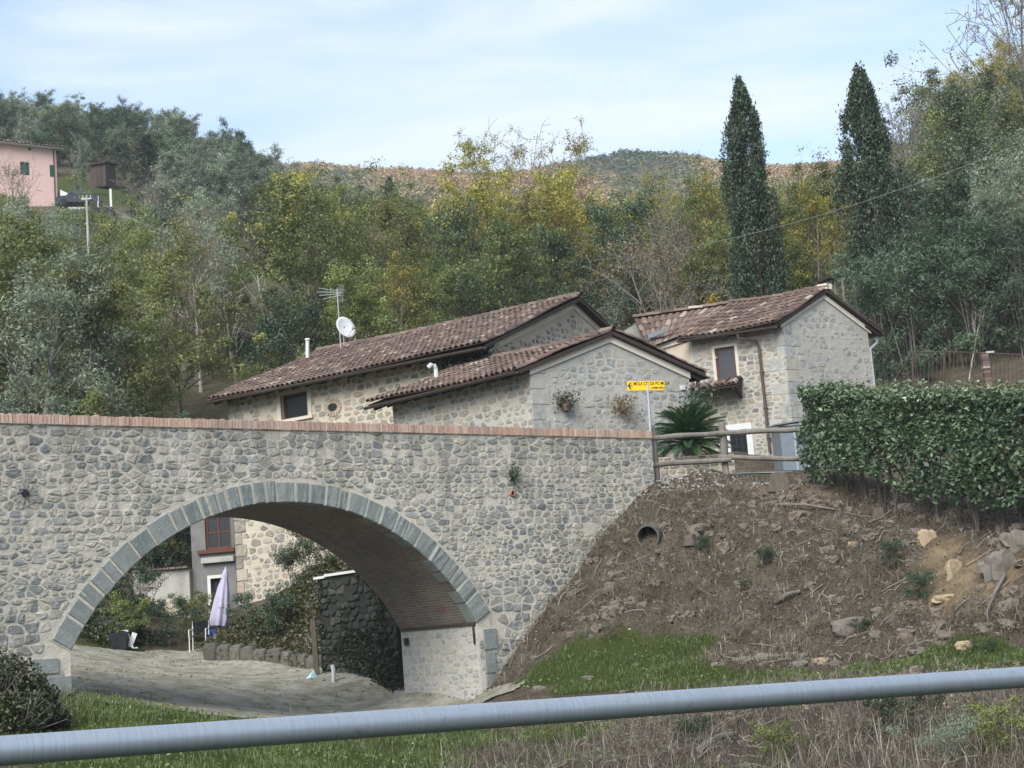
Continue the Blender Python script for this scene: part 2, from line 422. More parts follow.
    M['lf_holm'] = leaf_mat('holm_leaf', [(0, (.028, .04, .024)), (0.6, (.06, .078, .045)), (1, (.10, .12, .075))], hue_var=0.02, gain=1.8)
    M['lf_yellow'] = leaf_mat('yellowing_leaf', [(0, (.075, .082, .018)), (0.5, (.15, .145, .03)), (0.85, (.23, .195, .045)), (1, (.32, .24, .075))], hue_var=0.025)
    M['lf_olive'] = leaf_mat('olive_leaf', [(0, (.055, .072, .048)), (0.5, (.11, .132, .09)), (1, (.17, .19, .14))], hue_var=0.02, gain=1.75)
    M['lf_dark'] = leaf_mat('evergreen_leaf', [(0, (.012, .022, .014)), (0.6, (.026, .044, .024)), (1, (.055, .082, .042))], trans=0.15, hue_var=0.03)
    M['lf_cyp'] = leaf_mat('cypress_leaf', [(0, (.013, .023, .015)), (0.6, (.03, .046, .027)), (1, (.065, .085, .048))], trans=0.1, hue_var=0.01, val_var=0.1)
    M['lf_brown'] = leaf_mat('brown_leaf', [(0, (.085, .065, .04)), (0.6, (.15, .115, .068)), (1, (.19, .165, .07))], hue_var=0.03)
    M['lf_bamboo'] = leaf_mat('blue_green_leaf', [(0, (.026, .046, .028)), (0.6, (.058, .085, .052)), (1, (.105, .13, .08))], hue_var=0.02)
    M['lf_hedge'] = leaf_mat('laurel_leaf', [(0, (.016, .032, .015)), (0.6, (.04, .066, .028)), (0.92, (.09, .12, .055)), (1, (.16, .19, .10))], trans=0.15, gain=1.8, sat=.78)
    M['lf_cycad'] = leaf_mat('cycad_leaf', [(0, (.014, .036, .014)), (1, (.035, .075, .028))], trans=0.15, hue_var=0.0, val_var=0.0)
    M['lf_ivy'] = leaf_mat('ivy_leaf', [(0, (.014, .02, .010)), (0.7, (.03, .038, .017)), (1, (.06, .068, .028))], trans=0.15)
    M['lf_mound'] = leaf_mat('mound_leaf', [(0, (.028, .032, .014)), (0.5, (.06, .062, .026)), (1, (.105, .088, .045))], trans=0.2)
    M['grassblade'] = leaf_mat('grass_blade', [(0, (.045, .078, .016)), (0.6, (.085, .127, .032)), (1, (.165, .185, .065))], trans=0.3, gain=1.0, hue_var=0.0, val_var=0.0)
    M['deadblade'] = leaf_mat('dead_stem', [(0, (.062, .047, .035)), (0.45, (.155, .122, .09)), (0.85, (.26, .215, .16)), (1, (.42, .355, .27))], trans=0.1, hue_var=0.0, val_var=0.0, gain=1.0, sat=.85)
    M['lf_far'] = leaf_mat('sun_warmed_far_leaf', [(0, (.055, .08, .05)), (0.3, (.12, .125, .06)), (0.52, (.23, .185, .085)), (0.74, (.31, .205, .11)), (1, (.24, .165, .115))], trans=0.15, hue_var=0.0, val_var=0.0, gain=1.7)  # autumn hues, warmed and brightened to put sunlight into the leaf colour
    M['lf_wildyellow'] = leaf_mat('bright_yellow_leaf', [(0, (.50, .38, .02)), (1, (.65, .52, .05))], trans=0.3, gain=1.0)
    # rocks
    g = G('rock'); p = g.pos(); n1 = g.noise(p, 5, 6, 0.7); n2 = g.noise(p, 22, 4)
    c = g.mix(n1, (.10, .09, .078), (.21, .19, .16)); c = g.mix(g.ramp(n2, [(.55, 0.0), (.75, .7)]), c, (.12, .095, .07))
    M['rock'] = g.done(c, 0.95, g.bump(n1, 0.9, 0.04))
    g = G('edging_stone'); p = g.pos(); n1 = g.noise(p, 7, 6, 0.7); c = g.mix(g.attr('rnd'), (.075, .072, .062), (.15, .14, .12)); M['edge'] = g.done(g.mix(g.ramp(n1, [(.45, 0.0), (.7, .8)]), c, (.05, .055, .03)), .95, g.bump(n1, .9, .03))
    g = G('yellow_rock'); p = g.pos(); n1 = g.noise(p, 5, 6, 0.7)
    M['yrock'] = g.done(g.mix(n1, (.22, .165, .105), (.40, .32, .215)), 0.95, g.bump(n1, 0.9, 0.03))
    # terrain
    g = G('terrain'); p = g.pos()
    n1 = g.noise(p, 2.2, 7, 0.7); n2 = g.noise(p, 13, 6, 0.75); n3 = g.noise(p, 55, 4, 0.7); n4 = g.noise(p, 0.35, 4)
    soil = g.ramp(n1, [(0.3, (.056, .045, .031)), (0.5, (.12, .098, .069)), (0.7, (.21, .178, .13))])
    soil = g.mix(g.ramp(n2, [(0.42, 0.0), (0.62, 0.75)]), soil, (.06, .05, .04))
    soil = g.mix(g.ramp(n3, [(0.55, 0.0), (0.68, 0.9)]), soil, (.31, .275, .225))
    clay = g.mix(g.ramp(g.noise(p, 3.5, 5), [(0.35, 0.0), (0.65, 1.0)]), (.19, .135, .08), (.34, .265, .165))
    soil = g.mix(g.attr('clay'), soil, clay)
    grass = g.ramp(n2, [(0.3, (.035, .048, .014)), (0.55, (.065, .088, .024)), (0.75, (.10, .115, .036))])
    gm = g.math('ADD', g.attr('grass'), g.math('MULTIPLY', g.math('SUBTRACT', n2, 0.5), 1.6))
    c = g.mix(g.ramp(gm, [(0.4, 0.0), (0.6, 1.0)]), soil, grass)
    M['terrain'] = g.done(c, 1.0, g.bump(g.math('ADD', n2, g.math('MULTIPLY', n3, 0.6)), 1.0, 0.08), 0, 0.1)
    # yard: worn concrete with moss
    g = G('mossy_yard'); p = g.pos(); n1 = g.noise(p, 1.9, 8, 0.75); n2 = g.noise(p, 14, 5)
    c = g.mix(n2, (.22, .21, .175), (.36, .345, .295))
    c = g.mix(g.ramp(n1, [(0.40, 0.0), (0.62, 0.8)]), c, (.10, .10, .055))
    c = g.mix(g.ramp(g.noise(p, 2.6, 5), [(0.55, 0.0), (0.68, .6)]), c, (.16, .14, .105))
    M['yard'] = g.done(c, 0.95, g.bump(n2, 0.6, 0.02), 0, 0.1)
build_materials()
# ------------------------------------------------------------------ terrain
# bridge line
BO = np.array([-8.6056, 26.5]); BD = np.array([0.77342, 0.63389]); BN = np.array([BD[1], -BD[0]])   # BN points to the viewer
BW = 2.7                                                         # bridge width
def B3(s, z, d=0.0):
    """bridge face coordinates: s along, z up, d towards the viewer"""
    q = BO + BD * s + BN * d
    return np.array([q[0], q[1], z])

CP = []
for px, py, Y in [
    # ground before the bridge, left to right, and the slope down to the stream
    (-150, 690, 25), (0, 700, 26.2), (60, 693, 26.8), (100, 704, 26.5), (270, 722, 29), (400, 719, 33), (470, 709, 33), (0, 735, 23), (100, 768, 20), (300, 768, 22), (500, 768, 23),
    (700, 768, 20.5), (900, 768, 18.5), (1024, 768, 17.5), (1150, 760, 17), (-150, 768, 18), (700, 725, 24.5), (900, 725, 22), (1024, 725, 20.5), (480, 720, 28),
    # yard beyond the arch
    (70, 668, 33), (80, 660, 40), (130, 658, 42), (330, 672, 42), (220, 660, 43), (190, 652, 45), (210, 680, 36), (330, 693, 36), (390, 702, 36),
    # bank by the arch and mound
    (100, 645, 44), (90, 600, 46), (125, 600, 48), (60, 560, 48), (0, 540, 50), (-100, 520, 50), (325, 568, 44.5), (300, 600, 43.8), (250, 648, 43.4),
    (170, 638, 51.5), (215, 640, 46.5),
    # embankment: bridge contact, top edge, face, foot
    (650, 478, 35.9), (600, 530, 35), (560, 585, 34.3), (530, 625, 33.7), (500, 672, 32.9), (700, 479, 36.2), (760, 480, 36.3), (815, 482, 36.2), (850, 490, 35.5), (900, 500, 33.5), (960, 513, 31), (1024, 527, 29), (1120, 545, 27),
    (640, 560, 33.9), (700, 560, 33.6), (760, 560, 33.4), (820, 565, 32.6), (900, 580, 30.5), (1000, 590, 27.6), (620, 610, 32.6), (700, 620, 32.2), (800, 630, 30.9),
    (560, 668, 31.7), (640, 655, 31.4), (700, 650, 31.2), (770, 664, 30.2), (840, 664, 29.0), (900, 662, 28), (1024, 652, 26), (1150, 650, 24),
    (500, 700, 30.5), (600, 697, 29), (750, 690, 27.8), (900, 682, 26), (1024, 672, 24.2),
    # hills: left
    (-60, 205, 133), (0, 203, 131), (62, 207, 133), (110, 205, 136), (100, 480, 56), (0, 470, 56), (-150, 470, 56), (100, 390, 75), (100, 300, 98), (0, 300, 98), (-150, 300, 98), (200, 380, 75), (200, 290, 100), (230, 215, 135), (180, 207, 138),
    (300, 340, 85), (300, 270, 115), (350, 285, 130), (90, 178, 150), (-150, 130, 190), (0, 138, 190), (100, 140, 190), (200, 165, 195), (300, 212, 198), (345, 245, 198), (400, 262, 190),
    # hills: centre and right
    (450, 390, 66), (550, 380, 68), (650, 372, 66), (740, 350, 64), (880, 352, 60), (1000, 385, 52), (1130, 380, 50), (450, 328, 100), (560, 322, 100), (650, 318, 98), (760, 310, 95),
    (450, 296, 140), (560, 296, 140), (650, 292, 130), (740, 290, 120), (820, 282, 110), (900, 262, 90), (1024, 235, 80), (1024, 150, 120), (1150, 110, 110), (930, 235, 120),
    # far hills
    (330, 182, 650), (400, 180, 650), (460, 177, 640), (530, 174, 600), (575, 163, 520), (620, 154, 500), (655, 161, 510), (680, 186, 540), (725, 183, 640), (790, 171, 650), (840, 168, 650), (900, 155, 650), (1024, 125, 650), (200, 175, 650), (0, 175, 650),
    (600, 235, 420), (400, 235, 430), (800, 235, 430), (200, 230, 430), (1000, 230, 430), (640, 195, 470), (590, 190, 470)]:
    CP.append(P(px, py, Y))
CP += [np.array(c, float) for c in [
    # road side, stream bed
    (-20, 2.9, -1.2), (-2, 3.1, -1.2), (2, 5.4, -1.2), (20, 6.5, -1.2), (-20, -8, -1.2), (0, -8, -1.2), (20, -8, -1.2), (-20, 6, -2.5), (0, 7.5, -2.5), (20, 10, -2.5), (-15, 12, -3.0), (0, 12, -3.0), (15, 12, -3.0),
    # terraces behind the bridge and around the houses
    (3.5, 37.5, 3.35), (5.5, 38.5, 3.4), (8, 38.5, 3.1), (8, 41, 3.7), (6, 46, 3.8), (10, 44, 3.7), (9, 49, 3.8), (13, 50, 4.3), (12, 38, 2.2), (13, 34, 1.7), (15, 41, 2.6), (1.2, 38.5, 3.2), (0.2, 40, 3.2), (-1.5, 38.2, 1.5), (-2.6, 40, 0.6), (3, 44, 3.8), (-4, 48, 3), (2, 52, 5.5), (8, 56, 7), (-8, 57, 5.5), (14, 55, 6.3),
    # gentle ground behind the viewer
    (0, -60, 2), (0, -250, 12), (-500, -950, 60), (0, -950, 50), (500, -950, 60), (-1500, -950, 90), (1500, -950, 90), (0, -1600, 60), (-1500, -1600, 90), (1500, -1600, 90), (-700, -300, 60), (700, -300, 60),
    (-600, 100, 130), (600, 100, 130), (-1500, 100, 250), (1500, 100, 250),
    (0, 280, 48), (-90, 290, 50), (90, 280, 55), (-220, 200, 95), (220, 200, 95), (0, 1500, 170), (-1500, 1500, 220), (1500, 1500, 220)]]
CP = np.array(CP)
def _phi(r): return r
def _rbf_fit():
    n = len(CP); X = CP[:, :2]
    D = np.linalg.norm(X[:, None] - X[None], axis=2)
    A = np.zeros((n + 3, n + 3)); A[:n, :n] = _phi(D) - 0.35 * np.eye(n)
    A[:n, n:] = np.c_[np.ones(n), X]; A[n:, :n] = A[:n, n:].T
    return np.linalg.solve(A, np.r_[CP[:, 2], 0, 0, 0])
RW = _rbf_fit()
def H0(x, y):
    x = np.atleast_1d(np.asarray(x, float)); y = np.atleast_1d(np.asarray(y, float)); sh = x.shape
    q = np.c_[x.ravel(), y.ravel()]; out = np.zeros(len(q))
    for a in range(0, len(q), 20000):
        d = np.linalg.norm(q[a:a + 20000, None] - CP[None, :, :2], axis=2)
        out[a:a + 20000] = _phi(d) @ RW[:len(CP)] + RW[-3] + q[a:a + 20000] @ RW[-2:]
    return out.reshape(sh)
def zone_bank(x, y):
    """1 on the bare embankment right of the arch and the brushy slope below it"""
    s = (x - BO[0]) * BD[0] + (y - BO[1]) * BD[1]; d = (x - BO[0]) * BN[0] + (y - BO[1]) * BN[1]
    return np.clip((d + 0.2) / 0.4, 0, 1) * np.clip((s - 9.8) / 1.0 + np.clip((27 - y) * 1.3, 0, 12) * (x > -3), 0, 1) * np.clip((y - 8) / 4, 0, 1)
def H(x, y):
    x = np.atleast_1d(np.asarray(x, float)); y = np.atleast_1d(np.asarray(y, float))
    z = H0(x, y)
    near = np.clip((60 - y) / 10, 0, 1) * np.clip((y - 3) / 4, 0, 1)
    z = z + near * 0.10 * fbm(x * 0.9, y * 0.9, 3)
    b = zone_bank(x, y)
    z = z + b * (0.55 * fbm(x * 0.9, y * 0.9, 11, 5) + 0.30 * np.abs(fbm(x * 2.3, y * 2.3, 21, 4)))
    far = np.clip((y - 250) / 150, 0, 1)
    z = z + far * 16 * fbm(x * 0.012, y * 0.012, 31, 4)
    # keep the ground below the arch opening and yard smooth
    return z
def h1(x, y): return float(H(x, y)[0])

def on_ground(px, py, Ymin=8, Ymax=700, step=0.25):
    """world point where a pixel's ray meets the terrain"""
    Ys = np.arange(Ymin, Ymax, step)
    d = ray(px, py); pts = np.outer(Ys / d[1], d)
    hh = H(pts[:, 0], pts[:, 1]); k = np.argmax(pts[:, 2] < hh)
    return np.array([pts[k, 0], pts[k, 1], hh[k]])
def at_px(px, Y):
    """ground point at depth Y under image column px"""
    x = (px - 512) / FPX * Y
    for _ in range(4):
        z = h1(x, Y); x += (px - proj((x, Y, z))[0]) * Y / FPX
    return np.array([x, Y, h1(x, Y)])

def interp_zone(x, y, pts, rad):
    """soft blob mask round a list of points"""
    m_ = np.zeros_like(x)
    for (a, b), r in zip(pts, rad): m_ = np.maximum(m_, np.clip(1.4 - np.hypot(x - a, y - b) / r, 0, 1))
    return np.clip(m_, 0, 1)

def build_terrain():
    def axis(d0, d1, st, lo, hi, g):
        mid = np.arange(d0, d1, st); a = [d1]; s = st
        while a[-1] < hi: s = min(s * g, 45); a.append(a[-1] + s)
        b = [d0]; s = st
        while b[-1] > lo: s = min(s * g, 45); b.append(b[-1] - s)
        return np.array(sorted(set(b[1:] + list(mid) + a)))
    xs = axis(-14, 16, 0.22, -1600, 1600, 1.08); ys = axis(15, 47, 0.22, -1600, 1600, 1.06)
    X, Y = np.meshgrid(xs, ys); Z = H(X, Y)
    ny, nx = X.shape
    me = bpy.data.meshes.new('terrain')
    V = np.stack([X, Y, Z], -1).reshape(-1, 3)
    i = np.arange((ny - 1) * nx).reshape(ny - 1, nx)[:, :-1].ravel()
    Fc = np.stack([i, i + 1, i + nx + 1, i + nx], 1)
    me.vertices.add(len(V)); me.vertices.foreach_set('co', V.astype(np.float32).ravel())
    me.loops.add(Fc.size); me.loops.foreach_set('vertex_index', Fc.astype(np.int32).ravel())
    me.polygons.add(len(Fc)); me.polygons.foreach_set('loop_start', np.arange(0, Fc.size, 4, dtype=np.int32))
    me.polygons.foreach_set('use_smooth', np.ones(len(Fc), bool))
    x, y = V[:, 0], V[:, 1]
    gr = np.array([grass_w(a, b) for a, b in ((x, y),)][0])
    for nm, val in (('grass', gr), ('clay', clay_w(x, y))):
        at = me.attributes.new(nm, 'FLOAT', 'POINT'); at.data.foreach_set('value', val.astype(np.float32))
    me.materials.append(M['terrain']); me.update(calc_edges=True)
    o = bpy.data.objects.new('terrain', me); COL.objects.link(o); tag(o, kind='structure')

def seg_mask(x, y, pts, hw):
    """1 near a polyline in plan"""
    best = np.full(np.shape(x), 1e9)
    for (a, b) in zip(pts[:-1], pts[1:]):
        a = np.array(a[:2]); b = np.array(b[:2]); ab = b - a; L2 = ab @ ab
        t = np.clip(((x - a[0]) * ab[0] + (y - a[1]) * ab[1]) / L2, 0, 1)
        best = np.minimum(best, np.hypot(x - a[0] - t * ab[0], y - a[1] - t * ab[1]))
    return np.clip((hw - best) / (0.45 * hw) , 0, 1)
GL = [P(590, 682, 30.3), P(650, 688, 30), P(720, 683, 28.9), P(800, 680, 28.3), P(900, 672, 27.1), P(1024, 658, 25.1), P(1150, 650, 23.5)]
def grass_w(x, y):
    w = seg_mask(x, y, GL, 0.95)
    w = np.maximum(w, interp_zone(x, y, [P(p, q, Y)[:2] for p, q, Y in ((560, 668, 31.5), (620, 655, 31.3), (670, 648, 31.2), (700, 640, 31.4))], (0.9, 0.8, 0.7, 0.35)))
    w = np.maximum(w, interp_zone(x, y, [P(p, q, Y)[:2] for p, q, Y in ((120, 712, 26.2), (200, 722, 26), (160, 735, 24), (60, 740, 22.5), (270, 740, 25), (330, 760, 23), (440, 745, 25.5), (560, 735, 25.5), (200, 768, 21))], (1.6, 1.6, 2.0, 1.5, 1.6, 2.0, 1.3, 1.0, 2.5)))
    w = np.maximum(w, interp_zone(x, y, [P(p, q, Y)[:2] for p, q, Y in ((95, 195, 140), (80, 190, 144), (255, 268, 112), (240, 262, 114), (215, 190, 160))], (7, 7, 4.5, 4, 6)))
    w = np.maximum(w, 0.42 * np.clip((y - 52) / 5, 0, 1))
    w = np.maximum(w, 0.55 * (y < 8) * 1.0)
    s = (x - BO[0]) * BD[0] + (y - BO[1]) * BD[1]; d = (x - BO[0]) * BN[0] + (y - BO[1]) * BN[1]
    w = np.maximum(w, 0.58 * (d < -2.5) * (s < 10))
    return w
def clay_w(x, y):
    w = interp_zone(x, y, [P(p, q, Y)[:2] for p, q, Y in ((945, 560, 29.6), (955, 585, 29.0), (960, 600, 28.6), (940, 540, 30.3), (1000, 575, 28))], (0.6, 0.6, 0.5, 0.45, 0.5))
    return np.maximum(w, 0.5 * seg_mask(x, y, [P(760, 492, 36), P(800, 500, 35.6), P(850, 508, 35)], 0.5))
build_terrain()

def drape(name, poly_fn, x0, x1, y0, y1, st, off, matn):
    """sheet lying on the terrain where poly_fn(x, y) is true"""
    xs = np.arange(x0, x1, st); ys = np.arange(y0, y1, st); X, Y = np.meshgrid(xs, ys); Z = H(X, Y) + off
    keep = poly_fn((X[:-1, :-1] + st / 2), (Y[:-1, :-1] + st / 2)); nx = len(xs); mb = MB()
    Fi = [(j * nx + i, j * nx + i + 1, (j + 1) * nx + i + 1, (j + 1) * nx + i) for j in range(len(ys) - 1) for i in range(nx - 1) if keep[j, i]]
    mb.add(np.stack([X, Y, Z], -1).reshape(-1, 3), Fi)
    o = mb.obj(name, M[matn], smooth=True); tag(o, kind='structure'); return o
def yard_fn(x, y):
    s = (x - BO[0]) * BD[0] + (y - BO[1]) * BD[1]; d = (x - BO[0]) * BN[0] + (y - BO[1]) * BN[1]
    e = 0.9 * fbm(x * 1.2, y * 1.2, 51, 5)
    a = (d < 0.75 + e * 1.2 + np.clip((s - 3) * 0.09, 0, .8)) & (d > -14.5 - e) & (s > 0.9 + e * 0.6 + np.clip(-d - 0.5, 0, 9) * -0.55) & (s < 9.7 + np.clip(-d - 2.6, 0, 20) * 0.5)
    return a
drape('yard', yard_fn, -16, 2, 24, 46, 0.1, 0.035, 'yard')
# the lane: over the bridge, past the houses and down behind the hedge
LANE = [B3(10.5, 0, -1.35), B3(15.3, 0, -1.5), np.array([6.0, 38.6, 0]), np.array([8.6, 38.2, 0]), np.array([10.6, 35.2, 0]), np.array([12.2, 31, 0]), np.array([13.5, 26, 0])]
drape('lane', lambda x, y: (seg_mask(x, y, LANE[1:], 1.5) > 0) & ((x - BO[0]) * BN[0] + (y - BO[1]) * BN[1] < -0.6 + .6 * (x > 8)) & ((x - BO[0]) * BD[0] + (y - BO[1]) * BD[1] > 15.0), 2, 17, 24, 42, 0.2, 0.03, 'paving')
mb = MB(); mb.quads([[(-60, -4.5, -1.16), (60, -4.5, -1.16), (60, 2.1, -1.15), (-60, 2.1, -1.15)]])
tag(mb.obj('road', M['asphalt']), kind='structure')

# ------------------------------------------------------------------ stones
def clip_poly(poly, a, n):
    """keep the part of a polygon with (p - a).n <= 0"""
    out = []; k = len(poly)
    for i in range(k):
        p, q = poly[i], poly[(i + 1) % k]
        dp = (p[0] - a[0]) * n[0] + (p[1] - a[1]) * n[1]; dq = (q[0] - a[0]) * n[0] + (q[1] - a[1]) * n[1]
        if dp <= 0: out.append(p)
        if dp * dq < 0:
            t = dp / (dp - dq); out.append((p[0] + t * (q[0] - p[0]), p[1] + t * (q[1] - p[1])))
    return out
def stone_cells(s0, s1, z0, z1, rng, w=0.26, h=0.17, vary=0.5):
    """irregular coursed cells covering a rectangle (list of polygons in (s, z))"""
    sites = []; z = z0 - h
    while z < z1 + h:
        hh = h * rng.uniform(1 - vary, 1 + vary * 0.9); s = s0 - w * rng.random()
        while s < s1 + w:
            ww = w * rng.uniform(1 - vary, 1 + vary * 1.2) * (0.7 + 0.3 * hh / h)
            sites.append((s + ww / 2 + rng.uniform(-.2, .2) * ww, z + hh / 2 + rng.uniform(-.22, .22) * hh)); s += ww
        z += hh
    S = np.array(sites); A = 1.55
    Q = S * np.array([1, A]); cells = []
    cs = 0.5; grid = {}
    for i, q in enumerate(Q): grid.setdefault((int(q[0] // cs), int(q[1] // cs)), []).append(i)
    for i, q in enumerate(Q):
        if not (s0 - 0.05 < S[i, 0] < s1 + 0.05 and z0 - 0.05 < S[i, 1] < z1 + 0.05): continue
        gx, gy = int(q[0] // cs), int(q[1] // cs)
        nb = [j for a in (-1, 0, 1) for b in (-1, 0, 1) for j in grid.get((gx + a, gy + b), ()) if j != i]
        nb.sort(key=lambda j: (Q[j][0] - q[0]) ** 2 + (Q[j][1] - q[1]) ** 2)
        poly = [(q[0] - .5, q[1] - .5), (q[0] + .5, q[1] - .5), (q[0] + .5, q[1] + .5), (q[0] - .5, q[1] + .5)]
        for j in nb[:18]:
            mid = ((q[0] + Q[j][0]) / 2, (q[1] + Q[j][1]) / 2); poly = clip_poly(poly, mid, (Q[j][0] - q[0], Q[j][1] - q[1]))
            if len(poly) < 3: break
        if len(poly) < 3: continue
        poly = [(a, b / A) for a, b in poly]
        for a, n in (((s0, 0), (-1, 0)), ((s1, 0), (1, 0)), ((0, z0), (0, -1)), ((0, z1), (0, 1))):
            poly = clip_poly(poly, a, n)
        if len(poly) >= 3: cells.append(np.array(poly))
    return cells
def lay_stones(mb, cells, to3, rng, keep=None, fix=None, gap=(0.012, 0.03), relief=(0.004, 0.022), skip=0.05, mi=0, tone=None):
    for c in cells:
        cen = c.mean(0)
        if keep is not None and not keep(cen[0], cen[1]): continue
        if rng.random() < skip: continue
        r = np.linalg.norm(c - cen, axis=1).mean()
        g = min(rng.uniform(*gap), r * 0.4)
        d = c - cen; L = np.linalg.norm(d, axis=1)[:, None]
        q = cen + d * np.clip((L - g * 1.3) / L, 0.3, 1)
        # round the corners and roughen
        a = q * 0.86 + np.roll(q, -1, 0) * 0.14; b = q * 0.14 + np.roll(q, -1, 0) * 0.86
        ring = np.stack([a, b], 1).reshape(-1, 2)
        ring = ring + rng.normal(0, 0.006, ring.shape)
        if fix is not None:
            ring = fix(ring)
            if ring is None: continue
        cen = ring.mean(0)
        k = len(ring); rel = rng.uniform(*relief); tilt = rng.normal(0, 0.07, 2)
        inner = cen + (ring - cen) * 0.90 + rng.normal(0, 0.004, ring.shape)
        mid = cen + (ring - cen) * 0.5
        f = lambda pp, base: base + (pp - cen) @ tilt * 0.6
        V = [to3(s, z, -0.01) for s, z in ring] + [to3(p[0], p[1], max(0.004, f(p, rel * 0.8))) for p in inner] + [to3(p[0], p[1], max(0.005, f(p, rel) + rng.normal(0, .004))) for p in mid]
        Fc = []
        for i in range(k):
            j = (i + 1) % k
            Fc += [(i, j, k + j, k + i), (k + i, k + j, 2 * k + j, 2 * k + i)]
        Fc.append(tuple(2 * k + i for i in range(k)))
        t = rng.random() if tone is None else tone(cen, rng)
        mb.add(V, Fc, t, mi)
class RNG:
    """numpy generator with the calls used above"""
    def __init__(self, s): self.g = np.random.default_rng(s)
    def random(self, n=None): return self.g.random(n)
    def uniform(self, a, b, n=None): return self.g.uniform(a, b, n)
    def normal(self, a, b, n=None): return self.g.normal(a, b, n)
    def integers(self, a, b): return int(self.g.integers(a, b))
    def choice(self, seq): return seq[int(self.g.integers(0, len(seq)))]

